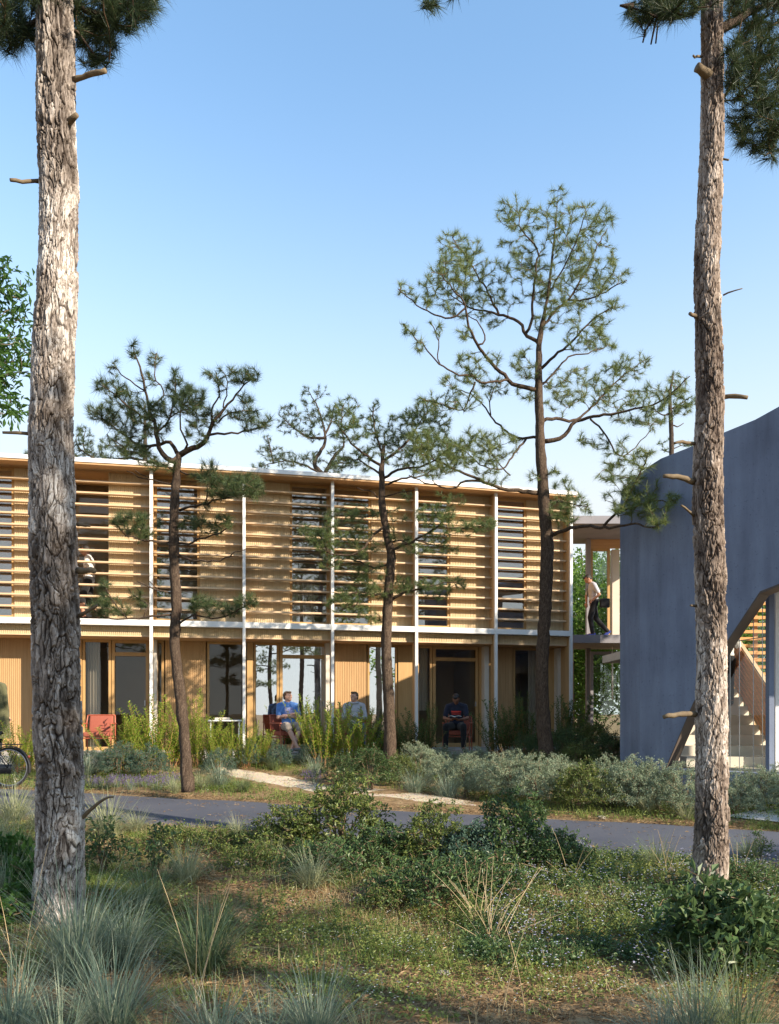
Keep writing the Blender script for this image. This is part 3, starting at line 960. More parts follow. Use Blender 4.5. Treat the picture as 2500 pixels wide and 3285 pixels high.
class Tree:
    """trunk and limbs are given; every shoot target grows a twig to the nearest wood"""
    def __init__(s, seed=1, step=.1):
        s.r = np.random.default_rng(seed); s.step = step
        s.nodes = np.zeros((0, 3)); s.dirs = np.zeros((0, 3)); s.rad = np.zeros(0)
        s.main = []; s.limbs = []; s.twigs = []
    def _add(s, pts, rad):
        d = np.gradient(pts, axis=0); d /= np.linalg.norm(d, axis=1, keepdims=True) + 1e-9
        s.nodes = np.vstack([s.nodes, pts]); s.dirs = np.vstack([s.dirs, d]); s.rad = np.r_[s.rad, rad]
    def wood_line(s, pts, radii, main=False, grow=True):
        pts = np.asarray(pts, float)
        p = resample(pts, s.step)
        d0 = np.r_[0, np.cumsum(np.linalg.norm(np.diff(pts, axis=0), axis=1))]; d0 /= d0[-1]
        rr = np.interp(np.linspace(0, 1, len(p)), d0, np.broadcast_to(radii, (len(pts),)) if np.ndim(radii) else np.full(len(pts), radii))
        jit = s.r.normal(size=p.shape) * (s.step * (.03 if main else .09)); jit[0] = 0
        p = p + jit
        (s.main if main else s.limbs).append((p, rr))
        if grow: s._add(p, rr)
        return p
    def shoots(s, targets, tip_r=.003, below=.7, sag=.12, wander=.06):
        """grow a twig to each target; returns tips and directions"""
        T = np.asarray(targets, float)
        # near ones first
        D = np.array([np.min(np.linalg.norm(s.nodes - t, axis=1)) for t in T])
        order = np.argsort(D)
        tips, axes = [], []
        for i in order:
            t = T[i]
            v = t - s.nodes
            dist = np.linalg.norm(v, axis=1)
            al = np.einsum('ij,ij->i', v, s.dirs) / (dist + 1e-6)
            cost = dist * (1.25 - .35 * al) + below * np.maximum(0, s.nodes[:, 2] - t[2])
            j = int(np.argmin(cost))
            a = s.nodes[j]; L = dist[j]
            n = max(3, int(L / s.step) + 2)
            f = np.linspace(0, 1, n)[:, None]
            c = a + s.dirs[j] * L * .35 + (t - a) * .35 + np.array([0, 0, -sag * L])
            p = (1 - f) ** 2 * a + 2 * f * (1 - f) * c + f ** 2 * t
            p[1:-1] += s.r.normal(size=p[1:-1].shape) * L * wander * .5
            r0 = min(s.rad[j] * .7, tip_r * (1 + 2.2 * L / .5))
            rr = np.linspace(max(r0, tip_r), tip_r * .8, n)
            s.twigs.append((p, rr))
            s._add(p[1:], rr[1:])
            ax = p[-1] - p[-2]
            tips.append(t); axes.append(ax / (np.linalg.norm(ax) + 1e-9))
        return np.array(tips), np.array(axes)
    def build(s, name, label, group=None, bark='bark_mid', twig='twig', base=None, bump=.0, sides=12, cat='tree'):
        b = s.main[0][0][0] if base is None else np.asarray(base, float)
        root = thing(name, label, cat, b, 0, group)
        t = MB()
        for p, rr in s.main:
            t.tube(p, rr, sides)
        if bump:
            V = np.concatenate(t.v); h = (vnoise(V[:, 0] * 22 + V[:, 1] * 17, V[:, 2] * 9, 5) - .5) + (vnoise(V[:, 0] * 55 - V[:, 1] * 40, V[:, 2] * 24, 9) - .5) * .6
            c = np.concatenate([np.repeat(p, sides, 0) if False else np.vstack([np.repeat(p, sides, 0), p[:1], p[-1:]]) for p, rr in s.main])
            dirn = V - c; ln = np.linalg.norm(dirn, axis=1, keepdims=True)
            V = V + dirn / (ln + 1e-6) * (h[:, None] * bump) * (ln > 1e-4)
            t.v = [V]
        t.build('trunk', M[bark], root, True)
        br = MB()
        for p, rr in s.limbs: br.tube(p, rr, 7)
        if s.limbs: br.build('limbs', M[bark if bark != 'bark_near' else 'bark_mid'], root, True)
        tw = MB()
        for p, rr in s.twigs: tw.tube(p, rr, 4, False)
        if s.twigs: tw.build('twigs', M[twig], root, True)['kind'] = 'stuff'
        return root

def crown_needles(root, tips, axes, mat, K, L, w, seed=1, spread=75, name='crown', up=.25):
    org = np.array(root.location)
    V = tufts_mesh(name, tips, axes, K, L, w, spread, up, seed) - org
    T = np.arange(len(V)).reshape(-1, 3)
    return tag(link(name, mesh_from(name, V, tris=T), M[mat], root), kind='stuff')

def crown_leaves(root, tips, axes, mat, K, L, W, rad, seed=1, name='crown', droop=.2):
    r = np.random.default_rng(seed)
    N = len(tips)
    c = np.repeat(tips, K, 0) + r.normal(size=(N * K, 3)) * rad
    d = np.repeat(axes, K, 0) * .7 + r.normal(size=(N * K, 3)) * .7 + np.array([0, 0, -droop])
    n = r.normal(size=(N * K, 3)) * .6 + np.array([0, 0, 1.0])
    V, T = leaves_arr(c, d, n, L * r.uniform(.6, 1.15, N * K), W * r.uniform(.7, 1.15, N * K), r)
    return tag(link(name, mesh_from(name, V - np.array(root.location), tris=T), M[mat], root), kind='stuff')

class PixTree(Tree):
    """a tree whose limbs are laid out from the photograph, each at its own depth"""
    def __init__(s, Z, org, sc, seed, step=.1):
        super().__init__(seed, step)
        s.Z, s.org, s.sc = Z, org, sc
        s.px = np.zeros((0, 2)); s.dep = np.zeros(0)
    def conv(s, q): return (s.org[0] + q[0] / s.sc, s.org[1] + q[1] / s.sc)
    def trunk(s, pts, rpx, lean=0.0):
        n = len(pts); ys = [s.Z + lean * i / (n - 1) for i in range(n)]
        p3 = [P(a, b, y) for (a, b), y in zip(pts, ys)]
        rr = [r_ / F * y for r_, y in zip(rpx, ys)]
        p = s.wood_line(p3, rr, True)
        s._px(p)
        return p
    def _px(s, p):
        q = np.c_[CX + F * p[:, 0] / p[:, 1], HY - F * (p[:, 2] - CAMZ) / p[:, 1]]
        s.px = np.vstack([s.px, q]); s.dep = np.r_[s.dep, p[:, 1]]
    def limb(s, pts, r0, r1=1.5, side=None, grow=True):
        q = np.array([s.conv(a) for a in pts])
        k = np.argmin(np.linalg.norm(s.px - q[0], axis=1))
        d0 = s.dep[k]
        L = np.r_[0, np.cumsum(np.linalg.norm(np.diff(q, axis=0), axis=1))] / F * s.Z
        sl = s.r.uniform(-.75, .75) if side is None else side
        wob = np.cumsum(s.r.normal(size=len(q))) * .06
        ys = d0 + L * sl + wob * np.minimum(1, L)
        p3 = [P(a, b, y) for (a, b), y in zip(q, ys)]
        rr = np.linspace(r0, r1, len(q)) / F * s.Z
        p = s.wood_line(p3, rr, False, grow)
        s._px(p)
        return p
    def pads(s, pads, dens=1.0, depth=1.0, gap=.05):
        out = []
        for cx, cy, rx, ry, w in pads:
            c = np.array(s.conv((cx, cy))); rx_, ry_ = rx / s.sc, ry / s.sc
            k = np.argmin(np.linalg.norm(s.px - c, axis=1))
            d0 = s.dep[k] + s.r.normal() * .12
            n = max(1, int(w * dens))
            m = 0; tries = 0
            while m < n and tries < n * 6:
                tries += 1
                a = s.r.uniform(0, 2 * np.pi); rr = math.sqrt(s.r.uniform(0, 1))
                x, y = c[0] + rx_ * rr * math.cos(a) * 1.05, c[1] + ry_ * rr * math.sin(a) * 1.05
                yy = d0 + s.r.normal() * .55 * depth * max(rx_, ry_) / F * s.Z
                t = P(x, y, yy)
                if out and np.min(np.linalg.norm(np.array(out[-300:]) - t, axis=1)) < gap: continue
                out.append(t); m += 1
        return np.array(out)

# ---- the tall pine right of centre
t3 = PixTree(14.2, (1200, 550), 1.6, 31)
t3.trunk([(1758, 2500), (1756, 2440), (1748, 2360), (1741, 2250), (1741, 2100), (1752, 1900), (1756, 1750), (1749, 1660), (1738, 1500), (1733, 1400), (1730, 1300), (1728, 1200), (1731, 1100), (1738, 1050), (1755, 960), (1772, 830), (1785, 700), (1790, 612)],
         [29, 26, 23, 20.5, 20, 20.5, 21, 19, 16.5, 15, 13, 11, 9, 7, 4.5, 3.2, 2.3, 1.4])
for pts, r0, sd in [
    ([(845, 1120), (750, 1100), (680, 1060), (600, 980), (530, 890), (480, 780), (470, 680), (400, 600), (330, 500)], 9.5, -.3),
    ([(530, 890), (570, 880), (565, 830), (540, 780), (480, 740)], 4, .4),
    ([(850, 890), (780, 830), (740, 770), (640, 730), (560, 715), (470, 690), (380, 620)], 8, .35),
    ([(780, 830), (810, 760), (815, 650), (830, 520), (840, 400), (760, 300), (740, 210)], 6.5, -.2),
    ([(640, 730), (600, 650), (550, 560), (480, 450), (400, 340)], 5, .3),
    ([(470, 700), (400, 755), (330, 740), (260, 710), (180, 650), (120, 600)], 4, .1),
    ([(690, 1070), (600, 1080), (540, 1080), (520, 1050), (430, 1040), (340, 990), (280, 920), (200, 840), (150, 780)], 5, -.6),
    ([(340, 990), (325, 940), (330, 880), (310, 810), (285, 770)], 2.5, .2),
    ([(520, 1080), (500, 1130), (470, 1200), (440, 1230), (360, 1200), (250, 1165)], 4, .3),
    ([(870, 1370), (800, 1365), (760, 1370), (690, 1340), (620, 1280), (560, 1200), (490, 1140), (400, 1110)], 6.5, .5),
    ([(600, 1250), (595, 1180), (620, 1110)], 3, .1),
    ([(780, 1375), (740, 1420), (700, 1480), (650, 1530), (560, 1510), (450, 1430)], 5, -.3),
    ([(870, 1385), (940, 1375), (985, 1350), (1020, 1300), (1080, 1270), (1150, 1250), (1230, 1245), (1330, 1220), (1450, 1190), (1560, 1110), (1620, 1050)], 10, -.25),
    ([(870, 1280), (930, 1265), (1010, 1280), (1060, 1260), (1150, 1180), (1220, 1100), (1330, 1010), (1420, 950)], 7.5, .5),
    ([(1110, 1270), (1180, 1340), (1240, 1440), (1270, 1460), (1330, 1430), (1410, 1340)], 4, .1),
    ([(860, 1010), (900, 970), (960, 920), (1020, 870), (1080, 800), (1150, 740), (1240, 690)], 7, -.4),
    ([(860, 1090), (920, 1040), (1000, 950), (1100, 930), (1200, 900)], 5, .5),
    ([(862, 800), (930, 720), (1000, 660), (1060, 560), (1110, 470), (1150, 380), (1200, 290)], 6, .3),
    ([(1000, 660), (1120, 650), (1220, 600), (1300, 560)], 4, -.5),
    ([(895, 620), (960, 520), (1010, 420), (1060, 300), (1090, 210)], 3.5, -.4),
    ([(840, 1650), (760, 1640), (680, 1630), (560, 1590), (440, 1540), (330, 1490), (230, 1440)], 10, -.35),
    ([(560, 1590), (470, 1590), (400, 1630), (330, 1610), (270, 1600), (180, 1560)], 5, .1),
    ([(905, 1870), (980, 1840), (1100, 1820), (1200, 1830), (1320, 1810), (1440, 1830), (1480, 1800)], 8.5, -1.1),
    ([(1180, 1820), (1280, 1720), (1330, 1620), (1400, 1480), (1420, 1430)], 5.5, -.35),
    ([(1250, 1750), (1400, 1700), (1540, 1690)], 4.5, -.5),
    ([(885, 1560), (905, 1550), (925, 1530)], 2.5, 0),
    ([(900, 1690), (980, 1700), (1100, 1720)], 4.5, -.6),
    ([(700, 1560), (640, 1500), (600, 1440)], 3, .3)]:
    t3.limb(pts, r0 * 0.78, 1.4, sd)
T3_PADS = [(940, 130, 60, 60, 12), (740, 210, 120, 90, 40), (1080, 250, 150, 90, 55), (860, 280, 120, 80, 30), (680, 330, 70, 60, 12), (900, 450, 200, 130, 105), (1120, 430, 130, 130, 60), (1200, 520, 110, 80, 35), (1230, 680, 60, 40, 12), (1050, 600, 150, 90, 50), (900, 620, 100, 70, 40), (730, 480, 110, 90, 40), (420, 380, 120, 80, 38), (400, 500, 130, 90, 62), (340, 600, 110, 90, 55), (500, 470, 100, 90, 40), (560, 600, 110, 90, 45), (480, 690, 120, 60, 35), (150, 610, 45, 40, 9), (245, 660, 50, 40, 11), (310, 790, 40, 50, 7), (180, 800, 40, 40, 8), (230, 880, 30, 50, 7), (450, 830, 60, 40, 11), (600, 770, 60, 40, 11), (710, 650, 80, 50, 14), (980, 720, 120, 60, 30), (870, 770, 60, 50, 15), (1090, 850, 110, 70, 45), (1180, 780, 60, 60, 16), (1180, 900, 60, 40, 14), (490, 970, 70, 50, 20), (620, 970, 50, 50, 9), (780, 980, 80, 80, 35), (520, 1040, 60, 50, 14), (430, 1080, 80, 50, 22), (620, 1110, 70, 50, 20), (320, 1180, 110, 50, 28), (480, 1170, 80, 50, 16), (780, 1150, 50, 50, 11), (1000, 1100, 100, 100, 45), (1150, 1060, 130, 80, 50), (1330, 1000, 100, 70, 42), (1240, 1170, 130, 70, 45), (1420, 1160, 110, 70, 42), (960, 1180, 80, 60, 20), (1560, 1090, 70, 50, 16), (1330, 1260, 110, 40, 16), (1400, 1290, 80, 50, 16), (1110, 1370, 60, 40, 14), (1210, 1420, 60, 40, 13), (1290, 1400, 50, 40, 7), (530, 1380, 90, 70, 40), (640, 1400, 100, 80, 45), (450, 1440, 80, 60, 30), (560, 1500, 90, 40, 22), (340, 1440, 120, 70, 45), (250, 1370, 80, 60, 30), (320, 1520, 120, 50, 30), (620, 1570, 80, 30, 13), (820, 1560, 30, 30, 5), (920, 1540, 35, 40, 8), (980, 1620, 60, 50, 15), (1010, 1720, 110, 70, 52), (960, 1780, 60, 40, 14), (1200, 1540, 60, 50, 20), (1300, 1520, 80, 60, 26), (1390, 1470, 60, 60, 20), (1260, 1640, 80, 70, 26), (1370, 1620, 90, 70, 36), (1480, 1690, 90, 60, 32), (1330, 1730, 110, 50, 36), (1460, 1790, 50, 40, 16)]
tp, ax = t3.shoots(t3.pads(T3_PADS, 1.05), .0050)
T3 = t3.build('pine_tree', 'tall slender pine with a wide open crown right of centre', 'pines in front of the timber building', 'bark_mid', bump=.022, sides=20)
crown_needles(T3, tp, ax, 'needle_t3', 48, .150, .0056, 3)

# ---- the pine left of centre
t1 = PixTree(11.9, (250, 1050), 2.103, 32)
t1.trunk([(604, 2540), (600, 2490), (594, 2400), (580, 2250), (566, 2120), (560, 2050), (566, 1950), (559, 1800), (558, 1668), (566, 1525), (573, 1464), (575, 1450)],
         [22, 19, 17.5, 16.5, 16, 16, 16.5, 15.5, 15.5, 13, 11, 9])
for pts, r0, sd in [
    ([(680, 880), (650, 905), (600, 890), (575, 850), (540, 790), (525, 700), (520, 640), (480, 560), (455, 430), (420, 280), (385, 190), (375, 130)], 18, -.1),
    ([(670, 850), (640, 790), (590, 775), (500, 800), (400, 780), (300, 720), (200, 640), (120, 560)], 12, .3),
    ([(690, 860), (760, 815), (840, 790), (880, 740), (890, 690), (950, 600), (1000, 530), (1090, 430), (1190, 320)], 17, -.15),
    ([(890, 725), (1000, 715), (1120, 705), (1220, 680), (1290, 630)], 7, .4),
    ([(950, 640), (1040, 570), (1150, 560)], 5, -.5),
    ([(890, 690), (910, 540), (960, 430), (900, 330)], 6, .3),
    ([(980, 540), (1010, 420), (1000, 320)], 4, .2),
    ([(720, 830), (740, 780), (700, 700), (690, 600), (720, 480)], 7, -.5),
    ([(520, 640), (400, 580), (280, 480), (180, 400)], 7, -.4),
    ([(455, 430), (330, 350), (240, 260)], 4.5, .3),
    ([(480, 560), (580, 440), (520, 330), (530, 170)], 5, .2),
    ([(525, 720), (620, 600), (660, 420), (650, 300)], 6, -.4),
    ([(620, 610), (720, 560), (820, 550)], 4, .3),
    ([(500, 800), (420, 850), (330, 830), (260, 770)], 5, -.4),
    ([(640, 960), (560, 930), (480, 900)], 6, -.3),
    ([(690, 970), (780, 1000), (880, 1010), (920, 960)], 5, -.4),
    ([(685, 1235), (740, 1210), (860, 1190), (1000, 1150), (1150, 1110)], 8, -.35),
    ([(860, 1190), (880, 1080), (840, 1010)], 4, -.2),
    ([(660, 1455), (760, 1450), (880, 1410), (980, 1370), (1030, 1330)], 6.5, -.3),
    ([(640, 1450), (520, 1440), (420, 1430), (330, 1400), (260, 1330)], 7, -.2),
    ([(640, 1940), (550, 1945), (440, 1960), (300, 1970), (180, 1950), (100, 1900)], 7.5, -.3),
    ([(330, 1960), (280, 1900), (220, 1820), (180, 1740)], 4, .2),
    ([(440, 1960), (480, 1880), (380, 1810)], 3, .2),
    ([(680, 2005), (740, 1960), (800, 1935), (900, 1960), (1020, 1940), (1130, 1880), (1200, 1830)], 6, -.25)]:
    t1.limb(pts, r0 * 0.58, 1.6, sd)
for pts, r0 in [([(640, 1060), (560, 1040), (430, 1020), (330, 965)], 6), ([(470, 1010), (420, 985), (380, 955)], 3),
                ([(670, 1530), (770, 1570), (880, 1580), (970, 1570), (1060, 1520), (1130, 1500)], 8), ([(970, 1570), (1010, 1545), (1090, 1545)], 3),
                ([(630, 1795), (540, 1770), (470, 1745), (400, 1715)], 6), ([(540, 1770), (500, 1730), (480, 1715)], 3)]:
    t1.limb(pts, r0 * 0.58, 1.2, -.2, False)
T1_PADS = [(375, 140, 55, 50, 14), (520, 200, 65, 60, 16), (250, 270, 55, 50, 12), (170, 390, 80, 50, 25), (250, 420, 80, 60, 22), (120, 560, 60, 60, 25), (200, 560, 80, 70, 35), (330, 480, 90, 60, 35), (450, 350, 60, 50, 14), (300, 620, 110, 80, 45), (430, 560, 100, 80, 50), (530, 560, 80, 60, 30), (650, 330, 60, 50, 16), (680, 420, 90, 60, 35), (750, 470, 110, 80, 55), (640, 520, 90, 70, 40), (820, 560, 80, 50, 22), (400, 700, 120, 60, 35), (270, 770, 90, 50, 30), (380, 830, 110, 40, 30), (470, 890, 70, 40, 18), (580, 680, 90, 60, 18), (800, 620, 70, 50, 20), (770, 690, 60, 50, 14), (830, 750, 50, 40, 10), (880, 330, 40, 40, 8), (1000, 320, 80, 60, 22), (1090, 330, 80, 60, 24), (1180, 310, 50, 50, 18), (950, 400, 60, 40, 10), (1110, 480, 70, 40, 16), (900, 610, 70, 60, 22), (1120, 580, 100, 50, 35), (1190, 660, 80, 40, 25), (1280, 630, 40, 40, 10), (620, 930, 120, 30, 12), (520, 930, 50, 40, 12), (880, 940, 60, 40, 14), (850, 1000, 120, 40, 30), (980, 1060, 110, 70, 60), (1120, 1060, 110, 80, 65), (1190, 1090, 60, 60, 25), (960, 1120, 80, 30, 18), (350, 1300, 110, 60, 42), (420, 1380, 90, 40, 32), (270, 1310, 50, 40, 16), (440, 1290, 50, 40, 12), (560, 1300, 50, 50, 10), (740, 1320, 60, 40, 16), (830, 1330, 70, 40, 18), (980, 1310, 60, 50, 26), (900, 1370, 80, 30, 14), (870, 1230, 40, 50, 8), (180, 1760, 50, 60, 20), (150, 1880, 80, 60, 32), (230, 1860, 60, 60, 20), (300, 1900, 70, 40, 16), (380, 1800, 50, 40, 12), (430, 1880, 60, 30, 10), (830, 1860, 80, 50, 28), (940, 1890, 90, 40, 28), (1140, 1850, 80, 50, 34), (1040, 1900, 60, 30, 14), (780, 1880, 40, 30, 8)]
tp, ax = t1.shoots(t1.pads(T1_PADS, .66, gap=.07), .0050)
T1 = t1.build('pine_tree', 'dark pine with a forked flat crown left of centre', 'pines in front of the timber building', 'bark_mid', bump=.02, sides=20)
crown_needles(T1, tp, ax, 'needle_t1', 54, .150, .0050, 4)

# ---- the pine in the middle
t2 = PixTree(14.6, (750, 1150), 1.976, 33)
t2.trunk([(1254, 2450), (1252, 2400), (1248, 2250), (1240, 2100), (1243, 1980), (1248, 1884), (1256, 1783), (1248, 1747), (1236, 1681), (1228, 1631), (1226, 1545), (1226, 1494), (1230, 1430)],
         [23, 20, 18, 17, 16, 15, 14, 13.5, 12, 12, 10, 8, 5])
for pts, r0, sd in [
    ([(945, 600), (900, 480), (880, 330), (890, 290)], 5, .1), ([(940, 680), (860, 630), (780, 570), (720, 500), (680, 430), (700, 300)], 6, -.3),
    ([(950, 650), (1040, 580), (1120, 500), (1180, 400), (1230, 330)], 6.5, .3), ([(945, 760), (1060, 700), (1180, 690), (1300, 620), (1380, 570)], 6, -.4),
    ([(940, 740), (880, 700), (800, 650), (700, 620)], 5, .3), ([(950, 800), (1080, 760), (1200, 740), (1300, 690)], 5, .4),
    ([(985, 1480), (900, 1500), (800, 1480), (700, 1500), (620, 1480)], 6, -.4), ([(995, 1530), (1100, 1480), (1250, 1440), (1400, 1420)], 7, -.3),
    ([(985, 1170), (1010, 1160), (1080, 1160), (1130, 1190)], 5, -.4), ([(960, 1060), (880, 1130), (800, 1220), (700, 1250), (600, 1230), (500, 1160)], 6, -.3),
    ([(990, 1300), (900, 1330), (800, 1290), (720, 1270), (640, 1290)], 5, .1), ([(950, 960), (880, 1000), (780, 1000), (650, 1000)], 5, -.4),
    ([(985, 1220), (1150, 1150), (1300, 1060), (1340, 990)], 6, -.4), ([(1300, 1060), (1450, 1080), (1580, 1060)], 4, -.1), ([(945, 880), (1050, 850), (1150, 830)], 3.5, .3),
    ([(1150, 1150), (1260, 1180), (1380, 1210)], 3.5, -.2), ([(600, 1230), (540, 1120), (480, 1080)], 3.5, -.1), ([(800, 1480), (780, 1560), (700, 1590)], 3.5, -.2),
    ([(940, 870), (900, 880), (880, 850), (780, 820)], 4, -.3)]:
    t2.limb(pts, r0 * 0.8, 1.2, sd)
T2_PADS = [(890, 300, 30, 40, 8), (720, 290, 80, 50, 30), (700, 380, 90, 70, 45), (820, 390, 90, 50, 30), (750, 480, 100, 60, 40), (900, 430, 80, 60, 30), (960, 510, 90, 60, 40), (1060, 420, 90, 80, 55), (1150, 360, 80, 60, 40), (1230, 330, 90, 70, 45), (1300, 400, 80, 70, 45), (1180, 470, 100, 70, 55), (1080, 540, 100, 60, 40), (1290, 510, 100, 70, 50), (1200, 590, 110, 50, 45), (1370, 590, 80, 50, 30), (1060, 630, 120, 50, 35), (870, 600, 90, 50, 25), (760, 620, 90, 40, 25), (700, 670, 80, 40, 22), (840, 680, 60, 40, 10), (1180, 680, 100, 40, 20), (1330, 680, 90, 40, 20), (1420, 640, 60, 40, 12), (680, 990, 110, 50, 33), (830, 980, 80, 40, 22), (500, 1100, 80, 60, 33), (600, 1080, 70, 50, 22), (560, 1170, 90, 60, 33), (700, 1140, 100, 50, 33), (800, 1100, 80, 40, 22), (920, 960, 50, 60, 10), (990, 1100, 40, 50, 12), (900, 1180, 50, 50, 12), (640, 1290, 90, 50, 28), (780, 1230, 80, 40, 18), (900, 1340, 70, 50, 18), (800, 1360, 80, 40, 18), (1080, 1150, 50, 40, 14), (1150, 1200, 80, 50, 26), (1050, 980, 60, 50, 10), (1100, 870, 50, 40, 8), (1240, 1000, 90, 70, 38), (1330, 960, 80, 60, 28), (1330, 870, 50, 40, 5), (1440, 900, 40, 40, 5), (1480, 1070, 110, 50, 42), (1580, 1050, 80, 40, 32), (1290, 1120, 80, 50, 22), (1340, 1210, 100, 40, 26), (1350, 1010, 60, 50, 18), (820, 1450, 100, 50, 40), (700, 1510, 100, 40, 35), (900, 1480, 90, 40, 30), (1050, 1430, 90, 50, 40), (1150, 1450, 90, 40, 35), (1260, 1430, 80, 40, 30), (1400, 1420, 80, 50, 33), (1300, 1490, 80, 30, 15), (780, 1570, 80, 40, 22), (640, 1560, 50, 40, 12), (900, 1650, 60, 40, 10), (840, 1620, 60, 40, 14)]
tp, ax = t2.shoots(t2.pads(T2_PADS, .92), .0045)
T2 = t2.build('pine_tree', 'crooked pine with a bushy crown in the middle before the louvers', 'pines in front of the timber building', 'bark_mid', bump=.018, sides=18)
crown_needles(T2, tp, ax, 'needle_t2', 44, .125, .0052, 5)

# ---- pines behind the roof
b1 = PixTree(27, (750, 1150), 1.976, 34)
b1.trunk([(1040, 2250), (1040, 1800), (1038, 1600), (1038, 1520)], [16, 12, 10, 9])
for pts, r0, sd in [([(570, 740), (510, 660), (570, 560), (580, 480), (540, 330), (480, 210)], 8, .2), ([(570, 740), (640, 620), (700, 540), (660, 400)], 7, -.3), ([(580, 500), (480, 500), (380, 440), (310, 370)], 5, .3),
                    ([(570, 740), (460, 680), (330, 650), (180, 680)], 4, -.3), ([(580, 480), (620, 400), (630, 310)], 4, .2), ([(250, 660), (230, 560), (210, 490)], 3, .1), ([(610, 680), (680, 660), (740, 670)], 4, .1)]:
    b1.limb(pts, r0, 1.2, sd)
tp, ax = b1.shoots(b1.pads([(450, 230, 40, 50, 12), (560, 210, 50, 40, 10), (500, 300, 60, 50, 14), (340, 350, 70, 60, 30), (430, 400, 90, 60, 35), (330, 440, 60, 40, 16), (560, 380, 80, 60, 30), (620, 310, 40, 40, 8), (480, 490, 90, 40, 22), (650, 360, 60, 60, 20), (660, 460, 60, 60, 20), (210, 500, 30, 30, 7), (250, 600, 80, 50, 30), (330, 640, 90, 50, 35), (460, 640, 60, 50, 22), (160, 680, 60, 30, 14), (540, 630, 50, 40, 12), (650, 580, 60, 40, 16), (700, 660, 80, 40, 28), (620, 700, 60, 30, 12), (180, 570, 50, 30, 8)], 1.1), .006)
B1 = b1.build('far_pine', 'bluish pine with a bent fork rising behind the middle of the roof', 'pines behind the roof', 'bark_dark', sides=8)
crown_needles(B1, tp, ax, 'needle_far', 34, .19, .010, 6)
b2 = PixTree(27, (1200, 550), 1.6, 35)
b2.trunk([(2157, 2250), (2156, 1900), (2155, 1450), (2152, 1330), (2150, 1270), (2160, 1200)], [14, 12, 8, 7, 5, 2.5])
for pts, r0, sd in [([(1522, 1220), (1580, 1190), (1620, 1160)], 3, .2), ([(1522, 1240), (1480, 1250), (1440, 1220)], 3, -.2), ([(1525, 1300), (1560, 1310), (1590, 1290)], 2.5, .2), ([(1528, 1440), (1480, 1430)], 2, 0), ([(1528, 1420), (1590, 1405)], 2, 0)]:
    b2.limb(pts, r0, 1.2, sd)
tp, ax = b2.shoots(b2.pads([(1600, 1170, 60, 40, 28), (1550, 1210, 80, 40, 30), (1480, 1250, 60, 40, 20), (1540, 1130, 60, 40, 16), (1590, 1220, 40, 30, 14), (1500, 1400, 40, 30, 10), (1600, 1400, 40, 20, 8), (1440, 1200, 40, 40, 12), (1545, 1060, 30, 40, 8)], 1.2), .006)
B2 = b2.build('far_pine', 'small pine standing between the tall pine and the right trunk', 'pines behind the roof', 'bark_dark', sides=8)
crown_needles(B2, tp, ax, 'needle_t2', 34, .18, .010, 7)
b3 = PixTree(25, (0, 850), 3.155, 36)
b3.trunk([(470, 2250), (468, 1700), (466, 1480), (465, 1330)], [14, 11, 8, 4])
for pts, r0, sd in [([(1470, 1990), (1300, 1950), (1100, 1980), (900, 1930), (840, 1800), (860, 1700)], 5, .2), ([(1470, 1900), (1350, 1800), (1250, 1850)], 4, -.2), ([(900, 1930), (800, 1850), (770, 1760)], 3, .1)]:
    b3.limb(pts, r0, 1.2, sd)
tp, ax = b3.shoots(b3.pads([(840, 1680, 70, 50, 14), (790, 1790, 50, 60, 12), (900, 1760, 60, 50, 12), (940, 1860, 90, 50, 18), (800, 1900, 60, 50, 14), (1000, 1930, 90, 40, 16), (1120, 1960, 80, 30, 12), (1050, 1800, 60, 60, 12), (1200, 1900, 100, 60, 20), (1400, 1850, 100, 80, 26), (285, 1900, 30, 30, 6), (1480, 1650, 90, 120, 22)], 1.0), .006)
B3 = b3.build('far_pine', 'thin pine tops above the roof beside the big left trunk', 'pines behind the roof', 'bark_dark', sides=8)
crown_needles(B3, tp, ax, 'needle_far', 30, .2, .011, 8)

# ---- the two big foreground trunks: real bark plates
def worley(U, V, cu, cv, Wu, seed, jitter=.9):
    """cell noise on a sheet that wraps around the trunk; returns F1, F2 and the cell's own random number"""
    nu = max(3, int(round(Wu / cu)))
    x = (U / Wu * nu); y = V / cv
    xi = np.floor(x).astype(int); yi = np.floor(y).astype(int)
    f1 = np.full(U.shape, 9.); f2 = np.full(U.shape, 9.); cid = np.zeros(U.shape)
    def h(a, b, s):
        n = (a * 73856093 ^ b * 19349663 ^ (s * 83492791 + seed * 2654435)) & 0x7fffffff
        n = ((n ^ (n >> 15)) * 2246822519) & 0x7fffffff
        n = ((n ^ (n >> 13)) * 3266489917) & 0x7fffffff
        return ((n ^ (n >> 16)) & 0xffff) / 65535.
    for dx in (-1, 0, 1):
        for dy in (-1, 0, 1):
            a, b = xi + dx, yi + dy
            aw = np.mod(a, nu)
            px = a + .5 + (h(aw, b, 1) - .5) * jitter; py = b + .5 + (h(aw, b, 2) - .5) * jitter
            d = np.hypot(x - px, y - py)
            new = d < f1
            f2 = np.where(new, f1, np.minimum(f2, d))
            cid = np.where(new, h(aw, b, 3), cid)
            f1 = np.where(new, d, f1)
    return f1, f2, cid

